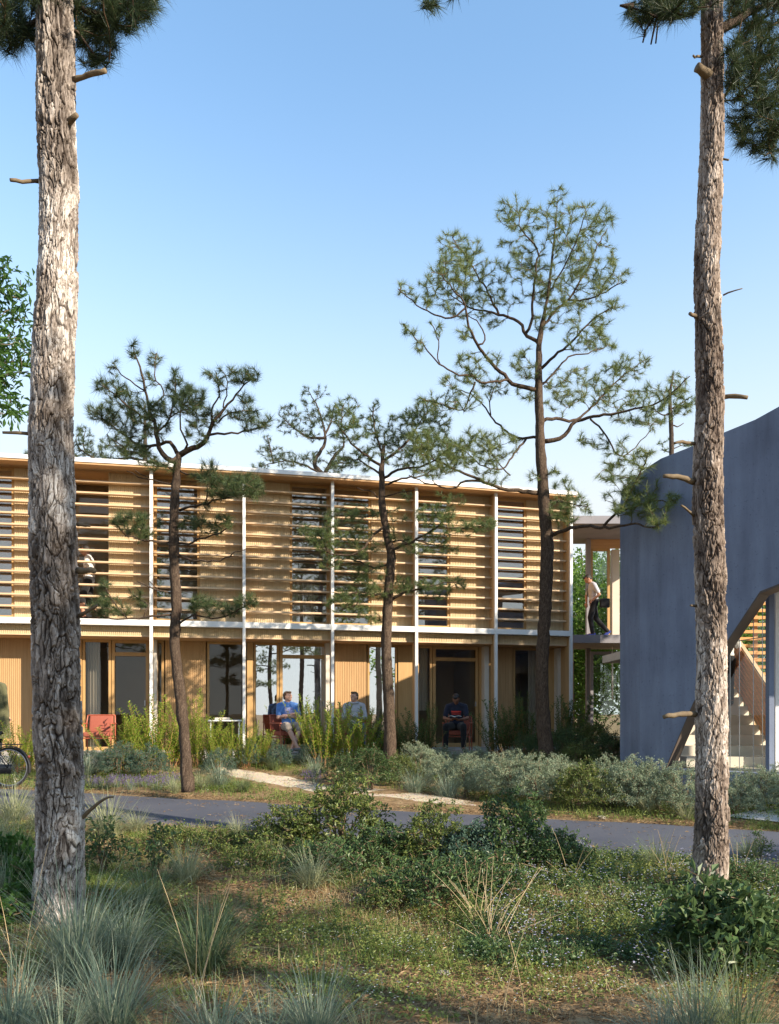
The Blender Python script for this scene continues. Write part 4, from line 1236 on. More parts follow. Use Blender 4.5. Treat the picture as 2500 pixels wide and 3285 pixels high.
def big_trunk(name, label, axis_px, rad_px, Z, seed, mat, cu, cv, depth, nth, nz, ztop_pts):
    pts = np.array([P(a, b, Z) for a, b in axis_px] + ztop_pts)
    rr = np.array([r_ / F * Z for r_ in rad_px] + [rad_px[-1] / F * Z * f for f in np.linspace(.93, .35, len(ztop_pts))])
    rr = rr - .020
    # finer rings low down (in view)
    zs = pts[:, 2]
    vis = np.linspace(zs[0], CAMZ + HY / F * Z + .3, nz)
    up = np.linspace(CAMZ + HY / F * Z + .35, zs[-1], 60)
    z = np.r_[vis, up]
    sm = lambda c: np.interp(z, zs, c)
    cx, cy, r0 = sm(pts[:, 0]), sm(pts[:, 1]), sm(rr)
    k = np.ones(25) / 25
    pad = lambda a: np.convolve(np.r_[np.full(12, a[0]), a, np.full(12, a[-1])], k, 'valid')
    cx, cy, r0 = pad(cx), pad(cy), pad(r0)
    th = np.arange(nth) * 2 * np.pi / nth
    TH, ZZ = np.meshgrid(th, z)
    Wu = 2 * np.pi * float(np.mean(rr[:3]))
    U = TH / (2 * np.pi) * Wu
    wu = (vnoise(U * 7, ZZ * 3.2, seed) - .5) * .05 + (vnoise(U * 24, ZZ * 11, seed + 1) - .5) * .022 + (vnoise(U * 60, ZZ * 30, seed + 3) - .5) * .008
    wv = (vnoise(U * 10 + 9, ZZ * 6, seed + 2) - .5) * .12 + (vnoise(U * 34 + 5, ZZ * 18, seed + 4) - .5) * .05
    f1, f2, cid = worley(np.mod(U + wu, Wu), ZZ + wv, cu, cv, Wu, seed)
    g1, g2, cid2 = worley(np.mod(U + wu * 1.4, Wu), ZZ + wv * 1.2, cu * .5, cv * .34, Wu, seed + 40)
    wide = .05 + .16 * vnoise(U * 12, ZZ * 6, seed + 21)
    e = np.clip((f2 - f1) / wide, 0, 1); e = e * e * (3 - 2 * e)
    e2 = np.clip((g2 - g1) / .10, 0, 1); e2 = e2 * e2 * (3 - 2 * e2)
    # long vertical fissures
    fis = np.abs(vnoise(U * 26 + wu * 200, ZZ * 2.2, seed + 31) - .5) * 2
    fis = np.clip(fis / .22, 0, 1)
    flat = vnoise(U * 3.2, ZZ * 1.6, seed + 5)                      # zones where the bark has flaked smooth
    flat = np.clip((flat - .25) * 1.7, 0, 1)
    ee = e * (.30 + .70 * fis)
    deep = depth * (1.25 - .8 * flat)
    lift = np.where(cid2 > .55, 1.0, .55)                            # flakes lying at two levels
    disp = deep * (ee * (.55 + .6 * cid) - .5) + depth * .26 * (e2 * .5 + .5) * lift * np.where(cid2 > .3, 1, .2) + (vnoise(U * 120, ZZ * 40, seed + 6) - .5) * .006
    low = np.exp(-np.clip(ZZ - pts[0, 2], 0, None) / .2) * .09      # root flare
    flare = low * (1 + .35 * np.sin(TH * 5 + seed))
    rad = r0[:, None] * (1 + flare) + disp
    X = cx[:, None] + rad * np.cos(TH); Y = cy[:, None] + rad * np.sin(TH)
    V = np.stack([X, Y, ZZ], -1).reshape(-1, 3)
    m = len(z)
    i, j = np.meshgrid(np.arange(m - 1), np.arange(nth), indexing='ij')
    q = np.stack([i * nth + j, i * nth + (j + 1) % nth, (i + 1) * nth + (j + 1) % nth, (i + 1) * nth + j], -1).reshape(-1, 4)
    base = pts[0]
    root = thing(name, label, 'tree', base)
    me = mesh_from('trunk', V - base, quads=q, smooth=True)
    pl = np.clip(.10 + .22 * cid + .34 * cid2 + .40 * flat * e2 + .3 * (vnoise(U * 14, ZZ * 5, seed + 8) - .5), 0, 1)
    for nm, arr in (('plate', pl), ('bed', np.clip(1 - 1.25 * ee * (.35 + .65 * np.clip(e2 * 2, 0, 1)), 0, 1))):
        at = me.attributes.new(nm, 'FLOAT', 'POINT')
        at.data.foreach_set('value', arr.ravel().astype(np.float32))
    link('trunk', me, M[mat], root)
    return root, pts, rr

def stub(root, Z, pts, r0, r1, mat='deadwood', dy=-.05):
    n = len(pts)
    p3 = resample([P(a, b, Z + dy * i) for i, (a, b) in enumerate(pts)], .04)
    p3 = p3 + rng.normal(size=p3.shape) * .003
    rr = np.linspace(r0, r1, len(p3)) / F * Z * (1 + rng.normal(size=len(p3)) * .07)
    MB().tube(p3, rr, 12).build('branch_stub', M[mat], root, True)

TLZ, TRZ = 5.6, 6.45
tl_px = [(188, 3010), (188, 2960), (189, 2850), (195, 2700), (194, 2550), (186, 2350), (181, 2150), (178, 2000), (172, 1800), (168, 1600), (165, 1480), (163, 1350), (172, 1150), (183, 950), (188, 760), (190, 600), (184, 450), (180, 300), (177, 150), (174, 0)]
tl_r = [88, 84, 79, 78, 76, 76, 75, 75, 74, 73, 71, 71, 67, 65, 63, 63, 62, 61, 60, 58]
TL, tlp, tlr = big_trunk('foreground_pine', 'massive scaly pine trunk in the left foreground', tl_px, tl_r, TLZ, 3, 'bark_near', .040, .20, .024, 280, 1150,
                         [P(172, -300, TLZ), P(180, -800, TLZ), P(170, -1500, TLZ), P(176, -2300, TLZ)])
tr_px = [(2272, 2880), (2275, 2830), (2280, 2740), (2284, 2600), (2284, 2450), (2282, 2300), (2284, 2100), (2280, 1900), (2275, 1700), (2270, 1500), (2277, 1300), (2275, 1100), (2270, 900), (2272, 750), (2278, 600), (2284, 450), (2284, 300), (2285, 150), (2284, 0)]
tr_r = [64, 60, 56, 54, 53, 54, 51, 50, 50, 49, 46, 44, 43, 42, 41, 39, 38, 37, 36]
TRT, trp, trr = big_trunk('foreground_pine', 'slimmer plated pine trunk in the right foreground', tr_px, tr_r, TRZ, 8, 'bark_near2', .038, .15, .021, 240, 1000,
                         [P(2284, -300, TRZ), P(2276, -800, TRZ), P(2290, -1400, TRZ), P(2284, -2000, TRZ)])
for o in (TL, TRT): o['group'] = 'foreground pine trunks'
# broken branches
for pts, a, b in [([(236, 255), (290, 238), (340, 228)], 9, 8), ([(205, 410), (222, 392), (246, 370)], 11, 8), ([(128, 580), (80, 582), (32, 577)], 7, 5), ([(100, 1392), (55, 1388), (6, 1387)], 6, 4),
                  ([(252, 1680), (275, 1684), (288, 1688)], 7, 4), ([(252, 1832), (280, 1830), (305, 1830)], 11, 8), ([(255, 1975), (285, 1958), (312, 1942)], 7, 4), ([(262, 2628), (300, 2590), (330, 2566), (362, 2556)], 7, 3)]:
    stub(TL, TLZ, pts, a, b)
for pts, a, b in [([(2290, 265), (2270, 240), (2236, 215)], 19, 13), ([(2252, 180), (2236, 181), (2224, 178)], 4, 3), ([(2318, 508), (2340, 511)], 4, 3), ([(2320, 945), (2345, 936), (2382, 925)], 3, 1.5), ([(2250, 1022), (2230, 1012), (2214, 1006)], 7, 5),
                  ([(2318, 1273), (2360, 1271), (2398, 1275)], 8, 6), ([(2228, 1424), (2195, 1418), (2165, 1422)], 6, 4), ([(2228, 1545), (2180, 1530), (2130, 1527)], 10, 6), ([(2232, 1654), (2210, 1640), (2186, 1620)], 5, 3),
                  ([(2235, 1945), (2216, 1941)], 5, 3), ([(2232, 2290), (2190, 2292), (2130, 2300)], 10, 7)]:
    stub(TRT, TRZ, pts, a, b)

# crowns of the two big pines: limbs that dip into the picture and the mass above it
def big_crown(root, Z, top, limbs, pads, over, seed, mat, K, L, w, side):
    t = PixTree(Z, (0, 0), 1.0, seed, .12)
    t._add(np.array(top), np.full(len(top), .05)); t._px(np.array(top))
    for pts, r0, sd in limbs: t.limb(pts, r0, 2.5, sd)
    tg = list(t.pads(pads, 1.0, .8, .05))
    t.r = np.random.default_rng(seed + 9)
    for c, rad, n in over:
        a = t.r.normal(size=(n, 3)); a /= np.linalg.norm(a, axis=1, keepdims=True)
        tg += list(np.array(c) + a * np.array(rad) * t.r.uniform(.3, 1, (n, 1)) ** .5)
    tp, ax = t.shoots(np.array(tg), .005)
    br = MB()
    for p, rr in t.limbs: br.tube(p, rr, 8)
    br.build('limbs', M['bark_dark'], root, True)
    tw = MB()
    for p, rr in t.twigs: tw.tube(p, rr, 4, False)
    tw.build('twigs', M['twig'], root, True)['kind'] = 'stuff'
    crown_needles(root, tp, ax, mat, K, L, w, seed, 70, up=.05)
def up_nodes(pts, y0):
    return resample(np.array(pts)[[i for i in range(len(pts)) if pts[i][2] > CAMZ + (HY - y0) / F * pts[i][1]]], .15)
big_crown(TL, TLZ, up_nodes(tlp, 260),
          [([(180, -60), (120, 60), (40, 95), (-60, 100), (-200, 60)], 13, .3), ([(178, -80), (260, 30), (340, 40), (440, 10), (520, -40)], 11, .4), ([(178, 60), (260, 110), (310, 190), (350, 180)], 5, .3), ([(175, -100), (300, -160), (500, -220)], 16, -.2), ([(175, -260), (20, -330), (-200, -380)], 16, -.2)],
          [(70, 40, 100, 70, 60), (20, 110, 50, 50, 26), (110, 120, 60, 30, 14), (-60, 60, 80, 80, 30), (300, 50, 80, 70, 60), (310, 130, 60, 60, 34), (400, 40, 70, 50, 34), (300, 190, 50, 25, 10), (460, 20, 50, 40, 18), (380, -40, 160, 50, 50), (60, -50, 160, 50, 50)],
          [((-1.4, 6.0, 9.4), (1.5, 1.6, 1.2), 150), ((-3.4, 5.2, 9.4), (1.6, 1.8, 1.2), 140), ((-2.4, 5.8, 10.4), (2.0, 2.0, 1.4), 170)], 41, 'needle_near', 60, .15, .0038, 1)
big_crown(TRT, TRZ, up_nodes(trp, 300),
          [([(2285, 110), (2360, 75), (2420, 30), (2500, 15), (2600, -30)], 17, .2), ([(2420, 40), (2435, 120), (2440, 200), (2430, 290), (2470, 380), (2480, 470)], 7, .1), ([(2435, 180), (2400, 180), (2370, 240), (2330, 305)], 3.5, -.1), ([(2284, -40), (2230, 40), (2160, 55), (2100, 45), (2030, 20)], 8, -.3), ([(2110, 40), (2112, 70), (2090, 140)], 4, 0), ([(2105, 45), (2080, 90), (2068, 140)], 3.5, 0), ([(2112, 70), (2110, 100), (2102, 140)], 2.5, 0),
           ([(2284, -120), (1950, -150), (1650, -110), (1420, -50), (1372, 10)], 15, -.12), ([(2284, -200), (2450, -300), (2700, -330)], 16, .3), ([(2030, 20), (2000, 0), (1985, 18)], 10, 0)],
          [(2420, 40, 90, 60, 50), (2440, 130, 70, 70, 48), (2360, 180, 40, 60, 18), (2380, 270, 60, 60, 36), (2460, 260, 60, 80, 44), (2470, 370, 50, 80, 44), (2370, 390, 40, 40, 16), (2420, 440, 50, 40, 20), (2470, 490, 40, 30, 10), (2100, 30, 80, 35, 34), (2180, 20, 60, 35, 24), (2055, 55, 35, 25, 10), (2400, -30, 160, 40, 40), (2150, -40, 120, 40, 30), (1385, 10, 22, 14, 7), (1430, -40, 80, 40, 14)],
          [((2.8, 6.6, 10.0), (1.7, 1.7, 1.2), 170), ((4.0, 6.0, 10.2), (1.5, 1.8, 1.3), 130), ((3.0, 6.4, 11.0), (1.9, 1.9, 1.4), 150)], 42, 'needle_near', 60, .15, .0042, 1)

# ---- broad-leaved trees: one at the left edge, the grove behind the bridge
def leaf_tree(name, label, base, height, crown, n, mat, K, L, W, rad, seed, group=None, lean=(0, 0), trunk_r=.14, clumps=0, cat='tree', bark='trunk_leaf'):
    t = Tree(seed, .22)
    b = np.array(base, float)
    tops = [b + np.array([lean[0] * f, lean[1] * f, height * f]) for f in (0, .2, .4, .6, .8, .93)]
    tops = [p + np.r_[t.r.normal(size=2) * .05 * (i > 0), 0] for i, p in enumerate(tops)]
    t.wood_line(tops, [trunk_r, trunk_r * .85, trunk_r * .7, trunk_r * .5, trunk_r * .3, trunk_r * .12], True)
    tg = []
    for c, rr, w in crown:
        if clumps:
            m = max(1, int(n * w / clumps))
            a = t.r.normal(size=(m, 3)); a /= np.linalg.norm(a, axis=1, keepdims=True)
            cc = b + np.array(c) + a * np.array(rr) * (t.r.uniform(0, 1, (m, 1)) ** .4)
            tg += list((cc[:, None] + t.r.normal(size=(m, clumps, 3)) * .24).reshape(-1, 3))
            continue
        a = t.r.normal(size=(int(n * w), 3)); a /= np.linalg.norm(a, axis=1, keepdims=True)
        tg += list(b + np.array(c) + a * np.array(rr) * (t.r.uniform(0, 1, (len(a), 1)) ** .4))
    tp, ax = t.shoots(np.array(tg), .006, .3, .05)
    root = t.build(name, label, group, bark, 'trunk_leaf', sides=10, cat=cat)
    crown_leaves(root, tp, ax, mat, K, L, W, rad, seed)
    return root
# left edge: crown mostly outside the picture
le = leaf_tree('leafy_tree', 'broad-leaved tree whose green sprays enter at the left edge', onground(-560, 8.6), 7.4,
          [((.6, 0, 5.0), (.9, .9, 1.4), .45), ((1.92, .1, 6.05), (.25, .4, .34), .12), ((1.95, .1, 5.45), (.27, .4, .36), .14), ((1.88, 0, 4.95), (.24, .4, .28), .1), ((1.4, 0, 5.5), (.5, .5, .7), .16), ((.2, .3, 6.2), (1.1, 1.2, 1.2), .35)], 330, 'leaf_left', 9, .125, .040, .06, 51)
GROVE = 'leafy trees behind the footbridge'
g1 = leaf_tree('leafy_tree', 'bright green tree directly behind the footbridge', (6.3, 27.0, .6), 7.5, [((0, 0, 2.4), (2.3, 1.4, 1.9), .5), ((.6, 0, 4.6), (2.4, 1.6, 2.0), .5)], 800, 'leaf_tree', 16, .17, .095, .22, 52, GROVE)
g2 = leaf_tree('leafy_tree', 'green tree right of the footbridge seen through the stair glazing', (9.6, 24.5, .6), 6.5, [((0, 0, 2.0), (2.4, 1.4, 1.7), .5), ((-.3, 0, 4.0), (2.2, 1.5, 1.8), .5)], 480, 'leaf_tree', 16, .17, .095, .22, 53, GROVE)
g4 = copy_tree(g2); g4.location = (7.8, 31.5, .6); g4.rotation_euler.z = 1.0; g4.scale = (1.25, 1.25, 1.25); g4['label'] = 'large green tree in the second row behind the footbridge'
g5 = copy_tree(g1); g5.location = (4.9, 31.0, .6); g5.rotation_euler.z = 3.6; g5.scale = (1.1, 1.1, .95); g5['label'] = 'green tree in the second row left of the footbridge'
g3 = copy_tree(g1); g3.location = (12.6, 27.5, .6); g3.rotation_euler.z = 2.1; g3['label'] = 'green tree at the far right behind the slatted screen'

# ---- trees outside the picture that shade the foreground and stand in the window reflections
SH = 'trees around the photographer'
def place(src, x, y, rz, s, label):
    o = copy_tree(src); o.location = (x, y, float(gz0(y))); o.rotation_euler = (0, 0, rz); o.scale = (s, s, s)
    tag(o, label, 'tree', SH)
    return o
s1 = leaf_tree('shade_tree', 'dense tall tree right of the photographer, outside the picture', (10.4, -3.0, 0), 11.8, [((0, 0, 4.6), (2.8, 2.0, 2.0), .06), ((0, 0, 7.0), (3.0, 2.3, 1.8), .09), ((0, 0, 9.8), (2.8, 2.0, 1.5), .50)], 560, 'leaf_tree', 13, .25, .13, .22, 61, SH, trunk_r=.2, clumps=10)
place(s1, 11.8, 2.3, 1.3, .44, 'lower dense tree right of the lane, outside the picture')
place(s1, 12.5, 5.0, 2.6, .46, 'small dense tree beside the lane, outside the picture')
place(s1, 13.2, 13.0, 5.2, .88, 'tall dense tree added behind the blue building for shade, outside the picture')  # added out of view to shade the footbridge and the right bays
for i, (x, y, rz, sc, lb) in enumerate([(-3.5, -7.5, .6, 1.15, 'pine behind the photographer on the left'), (1.6, -9.0, 2.2, 1.2, 'pine straight behind the photographer'), (5.8, -11.0, 3.9, 1.0, 'pine behind the photographer on the right'), (-9.0, -10.0, 5.0, 1.1, 'pine far behind the photographer on the left'), (3.4, -5.5, 1.0, .95, 'pine just behind the photographer on the right'), (9.0, -14.0, .3, 1.3, 'pine far behind the photographer on the right'), (-6.0, -14.0, 1.9, 1.25, 'tallest pine far behind the photographer'), (-1.0, -15.0, 4.4, 1.1, 'pine in the second row behind the photographer'), (13.0, -18.0, 3.1, 1.2, 'pine at the far right behind the photographer')]):
    place((T3, T1, T3, T2, T2, T3, T3, T1, T3)[i], x, y, rz, sc, lb)
# ================================================================== plants
M['grass_blue'] = leafy('grass_blue_green', (.06, .105, .075), (.15, .21, .145), (.42, .43, .30), .25, .5, 3)
M['grass_green'] = leafy('grass_dark_green', (.035, .07, .03), (.10, .155, .065), (.36, .36, .18), .25, .5, 3)
M['grass_pale'] = leafy('grass_pale_straw', (.13, .16, .08), (.26, .28, .15), (.46, .45, .28), .3, .5, 3)
M['grass_lawn'] = leafy('short_grass', (.07, .12, .02), (.14, .21, .04), (.27, .33, .08), .35, .6, 1.2)
M['olive'] = leafy('olive_leaves', (.035, .06, .018), (.095, .135, .036), (.25, .28, .075), .3, .42, 2)
M['dark_leaf'] = leafy('dark_leaves', (.025, .052, .02), (.06, .11, .038), (.14, .20, .07), .25, .4, 2)
M['sage'] = leafy('sage_leaves', (.11, .15, .09), (.25, .31, .20), (.42, .48, .33), .25, .7, 2.5)
M['teal'] = leafy('teal_leaves', (.035, .075, .055), (.075, .135, .095), (.13, .20, .14), .25, .6, 2.5)
M['lime'] = leafy('lime_shoot_leaves', (.10, .16, .02), (.21, .30, .035), (.38, .46, .07), .45, .5, 2)
M['lime_shaded'] = leafy('lime_shoot_leaves_shaded', (.03, .065, .018), (.06, .12, .03), (.12, .19, .045), .35, .5, 2)  # the same lime shoots with shade painted into the leaf colour
M['red_stem'] = plain('red_stem', (.26, .12, .055), (.30, .17, .07), 8, .7)
M['stem'] = plain('brown_stem', (.13, .085, .05), (.19, .13, .075), 8, .8)
M['straw'] = plain('straw_stalk', (.46, .35, .20), (.34, .25, .14), 8, .8)
M['lilac'] = leafy('lilac_petals', (.40, .38, .62), (.55, .54, .74), (.74, .74, .85), .3, .6, 4)
M['white_petal'] = leafy('white_petals', (.60, .60, .55), (.72, .72, .68), (.82, .80, .76), .3, .6, 4)
M['lavender'] = leafy('lavender_spikes', (.07, .065, .14), (.12, .10, .20), (.24, .15, .28), .2, .7, 4)
M['litter'] = leafy('dry_litter', (.10, .06, .03), (.22, .14, .07), (.42, .30, .17), .1, .8, 4)
M['rock'] = plain('stone', (.36, .31, .26), (.25, .22, .19), 5, .9, .2, .5)

def blade_arrays(r, base, az, tilt, L, W, droop, seg=4):
    """curving grass blades"""
    n = len(L)
    d = np.stack([np.cos(az), np.sin(az), np.zeros(n)], 1)
    s = np.stack([-np.sin(az), np.cos(az), np.zeros(n)], 1)
    p = base.copy(); ang = tilt.copy()
    V = []
    for k in range(seg + 1):
        w = W * (1 - (k / seg) ** 1.6) * (.75 if k == 0 else 1)
        if k < seg:
            V += [p - s * w[:, None] / 2, p + s * w[:, None] / 2]
        else: V += [p]
        st = L / seg
        p = p + (d * np.sin(ang)[:, None] + np.array([0, 0, 1]) * np.cos(ang)[:, None]) * st[:, None]
        ang = ang + droop / seg
    V = np.stack(V, 1); m = V.shape[1]
    k0 = np.arange(n)[:, None] * m
    T = []
    for k in range(seg - 1):
        a = 2 * k
        T += [k0 + np.array([[a, a + 1, a + 3]]), k0 + np.array([[a, a + 3, a + 2]])]
    a = 2 * (seg - 1)
    T.append(k0 + np.array([[a, a + 1, a + 2]]))
    return V.reshape(-1, 3), np.concatenate(T)

def grass_proto(seed, n, L, spread=.9, base_r=.07, W=.006, stalks=0):
    r = np.random.default_rng(seed)
    a = r.uniform(0, 2 * np.pi, n); rr = base_r * np.sqrt(r.uniform(0, 1, n))
    base = np.stack([rr * np.cos(a), rr * np.sin(a), np.full(n, -.02)], 1)
    az = a + r.normal(size=n) * .6
    tilt = np.abs(r.normal(size=n)) * .42 * spread + .05
    ln = L * r.uniform(.45, 1.05, n)
    V, T = blade_arrays(r, base, az, tilt, ln, W * r.uniform(.7, 1.2, n), r.uniform(.2, 2.0, n) * spread, 6)
    return mesh_from('grass_blades', V, tris=T)
GP = {}
for nm, args in {'a': (1, 360, .66, 1.05, .085, .0070), 'b': (2, 300, .54, 1.15, .07, .0066), 'c': (3, 250, .46, 1.0, .06, .006), 'd': (4, 430, .82, .9, .10, .0072)}.items():
    GP[nm] = args
_gm = {}
def clump(px, py, var, mat, s, label, rz=None, Y=None, group='grass tussocks', sz=1.0):
    key = (var, mat)
    if key not in _gm:
        me = grass_proto(*GP[var]); me.materials.append(M[mat]); _gm[key] = me
    p = G(px, py) if Y is None else onground(px, Y)
    o = link('grass_clump', _gm[key], None, None, p, rnd.uniform(0, 6.28) if rz is None else rz)
    o.scale = (s, s, s * sz)
    tag(o, label, 'grass', group)
    return o

# foreground tussocks
clump(250, 3120, 'd', 'grass_blue', 1.05, 'largest blue-green grass tussock at the foot of the left trunk')
clump(400, 3085, 'd', 'grass_blue', .72, 'blue-green tussock touching the right side of the largest one')
clump(478, 2925, 'd', 'grass_green', .70, 'dark green upright tussock below the glossy leaved sapling')
clump(660, 3105, 'a', 'grass_green', .95, 'green arching tussock on bare soil, lower left of centre')
clump(600, 2850, 'a', 'grass_pale', .80, 'pale arching tussock left of the small stone')
clump(690, 2985, 'a', 'grass_green', .72, 'dark tussock tucked behind the green arching one')
clump(1000, 2868, 'b', 'grass_pale', .98, 'sunlit pale tussock alone in the middle of the foreground')
clump(345, 2690, 'a', 'grass_pale', 1.15, 'straw coloured tussock right of the left trunk by the lane')
clump(440, 2672, 'b', 'grass_pale', .80, 'smaller straw tussock at the lane edge right of the left trunk')
clump(45, 2640, 'a', 'grass_pale', 1.15, 'straw coloured tussock below the bicycle')
clump(120, 2668, 'b', 'grass_pale', .9, 'straw tussock between the bicycle and the left trunk')
clump(-20, 2720, 'a', 'grass_pale', 1.0, 'pale tussock cut by the left picture edge')
clump(55, 2790, 'a', 'grass_green', 1.0, 'green tussock left of the left trunk')
clump(20, 2900, 'a', 'grass_pale', .85, 'faded tussock at the left edge beside the ivy')
for i, (x, y, s_, m_) in enumerate([(40, 3330, .85, 'grass_blue'), (190, 3390, .9, 'grass_blue'), (360, 3330, .75, 'grass_blue'), (520, 3390, .75, 'grass_green'), (690, 3370, .7, 'grass_blue'), (860, 3400, .72, 'grass_blue'), (1010, 3400, .6, 'grass_blue'), (1180, 3420, .6, 'grass_green'), (2240, 3400, .85, 'grass_blue'), (2120, 3440, .7, 'grass_blue'), (2370, 3400, .7, 'grass_green')]):
    nth = ['first', 'second', 'third', 'fourth', 'fifth', 'sixth', 'seventh', 'eighth', 'ninth', 'tenth', 'eleventh'][i]
    clump(x, y, 'abdc'[i % 4], m_, s_, f'{nth} grass tussock from the left along the bottom picture edge')
clump(2105, 2790, 'c', 'grass_green', 1.0, 'thin green tussock left of the right trunk')
clump(2405, 2760, 'c', 'grass_green', .8, 'thin green tussock right of the right trunk')
clump(1430, 2745, 'c', 'grass_blue', 1.0, 'bluish tussock between the two olive bushes by the lane')
clump(880, 2760, 'c', 'grass_pale', .8, 'small pale tussock under the central olive bush')
clump(760, 2690, 'b', 'grass_pale', .7, 'small straw tussock at the near lane edge')
# tussocks beyond the lane
clump(283, 2492, 'a', 'grass_blue', 1.0, 'blue-green tussock right of the left trunk below the red chair')
clump(705, 2532, 'a', 'grass_blue', 1.05, 'blue-green tussock between the dark pine and the gravel path')
clump(650, 2538, 'b', 'grass_pale', .9, 'yellowish tussock at the foot of the dark pine')
clump(780, 2548, 'b', 'grass_green', .8, 'green tussock where the gravel path begins')
clump(1010, 2490, 'b', 'grass_blue', 1.1, 'teal tussock between the gravel path and the man in grey')
clump(1440, 2560, 'a', 'grass_blue', 1.0, 'fan of grass at the right end of the gravel path')
clump(1330, 2548, 'a', 'grass_blue', .9, 'fan of grass right of the round dark bush')
clump(2080, 2620, 'c', 'grass_pale', 1.0, 'straw tussock at the lane edge left of the right trunk')
clump(2200, 2632, 'b', 'grass_pale', .8, 'straw tussock just behind the right trunk')
clump(560, 2548, 'c', 'grass_pale', .9, 'short yellow tussock among the lavender')
clump(880, 2470, 'b', 'grass_green', .9, 'green tussock in front of the man in blue')

# ---- bushes: prototypes with stems and foliage
def bush_proto(seed, rad, n, K, L, W, lr, stem_n=7, upright=.5, tip=.003, hollow=.35, z0=.12):
    t = Tree(seed, .06)
    r = t.r
    for i in range(stem_n):
        a = r.uniform(0, 6.28); q = r.uniform(.1, .5)
        e = np.array([math.cos(a) * rad[0] * q, math.sin(a) * rad[1] * q, rad[2] * r.uniform(.6, 1.0)])
        t.wood_line([np.array([0, 0, -.03]) + r.normal(size=3) * [.03, .03, 0], e * [.35, .35, .4], e], [.008, .006, .003])
    a = r.normal(size=(n, 3)); a /= np.linalg.norm(a, axis=1, keepdims=True)
    a[:, 2] = np.abs(a[:, 2])
    q = r.uniform(hollow, 1, (n, 1)) ** .6
    lump = 1 + .28 * (vnoise(a[:, 0] * 2.3 + 9, a[:, 1] * 2.3 + a[:, 2] * 2, seed)[:, None] - .5) * 2
    tg = a * np.array(rad) * q * lump + np.array([0, 0, z0])
    tp, ax = t.shoots(tg, tip, .5, .02)
    st = MB()
    for p, rr in t.limbs: st.tube(p, rr, 5, False)
    for p, rr in t.twigs: st.tube(p, rr, 3, False)
    N = len(tp)
    f = r.uniform(0, 1, (N, K, 1))
    c = (tp[:, None] - ax[:, None] * f * lr * 2.2 + r.normal(size=(N, K, 3)) * lr * .45).reshape(-1, 3)
    d = (ax[:, None] * .6 + r.normal(size=(N, K, 3)) * .7 + np.array([0, 0, .25])).reshape(-1, 3)
    nn = r.normal(size=(N * K, 3)) * .5 + np.array([0, 0, 1.0])
    V, T = leaves_arr(c, d, nn, L * r.uniform(.6, 1.2, N * K), W * r.uniform(.7, 1.2, N * K), r)
    return st.mesh('stems'), mesh_from('foliage', V, tris=T)
BP = {'olive': bush_proto(71, (.42, .36, .50), 260, 13, .042, .019, .035),
      'olive2': bush_proto(72, (.40, .36, .42), 240, 13, .040, .018, .035),
      'sage': bush_proto(73, (.48, .42, .58), 420, 22, .026, .010, .032, 9, hollow=.5),
      'sage2': bush_proto(74, (.44, .40, .50), 400, 22, .026, .010, .032, 9, hollow=.5),
      'dark': bush_proto(75, (.46, .42, .60), 320, 18, .034, .015, .035, 8, hollow=.5),
      'broad': bush_proto(76, (.36, .34, .44), 150, 9, .075, .036, .045, 7),
      'ivy': bush_proto(77, (.34, .30, .22), 120, 8, .055, .042, .04, 5, z0=.04),
      'low': bush_proto(78, (.36, .32, .18), 200, 10, .030, .015, .03, 5, z0=.03),
      'sapling': bush_proto(79, (.28, .24, .50), 46, 7, .062, .030, .05, 6, hollow=.2)}
_bm = {}
def bush(px, py, var, mat, s, label, name='bush', cat='bush', group='bushes', Y=None, sz=1.0, stem='stem', rz=None):
    key = (var, mat)
    if key not in _bm:
        a, b = BP[var][0].copy(), BP[var][1].copy()
        a.materials.append(M[stem]); b.materials.append(M[mat]); _bm[key] = (a, b)
    p = G(px, py) if Y is None else onground(px, Y)
    root = thing(name, label, cat, p, rnd.uniform(0, 6.28) if rz is None else rz, group)
    root.scale = (s, s, s * sz)
    tag(link('stems', _bm[key][0], None, root), kind='stuff'); tag(link('foliage', _bm[key][1], None, root), kind='stuff')
    return root

# foreground bushes along the near edge of the lane
bush(1090, 2735, 'olive', 'olive', 1.4, 'tall olive bush in the centre between foreground and lane', sz=.95)
bush(930, 2735, 'olive2', 'olive', 1.25, 'olive bush left of the tallest central one', sz=.8)
bush(1210, 2780, 'olive2', 'dark_leaf', 1.1, 'dark low bush right below the central olive bush', sz=.75)
bush(1060, 2815, 'low', 'dark_leaf', 1.5, 'creeping olive bush in front of the central bush')
bush(1390, 2780, 'olive', 'olive', 1.05, 'yellow-green bush right of the centre by the lane', sz=.95)
bush(1510, 2790, 'olive2', 'teal', 1.05, 'bluish bush between the yellow-green and the dark bush', sz=.85)
bush(1660, 2780, 'olive', 'dark_leaf', 1.2, 'dark green bush right of centre by the lane', sz=.95)
bush(1800, 2800, 'olive2', 'dark_leaf', 1.0, 'lower dark bush right of the dark green one', sz=.8)
bush(1360, 2890, 'low', 'dark_leaf', 1.5, 'creeping bush with dry stalks in the middle foreground')
bush(1540, 2870, 'low', 'dark_leaf', 1.4, 'creeping dark bush under the bluish bush')
bush(800, 2780, 'low', 'olive', 1.2, 'creeping bush behind the small stone')
bush(1250, 2910, 'low', 'olive', .8, 'creeping bush right of the sunlit tussock')
bush(2300, 3090, 'broad', 'dark_leaf', 1.12, 'broad-leaved dark bush at the lower right')
bush(2440, 3050, 'broad', 'dark_leaf', .85, 'broad-leaved bush in the lower right corner')
bush(2230, 3010, 'broad', 'teal', .62, 'bluish broad-leaved bush left of the lower right pair')
bush(2400, 2860, 'low', 'dark_leaf', 1.1, 'creeping dark bush right of the right trunk foot')
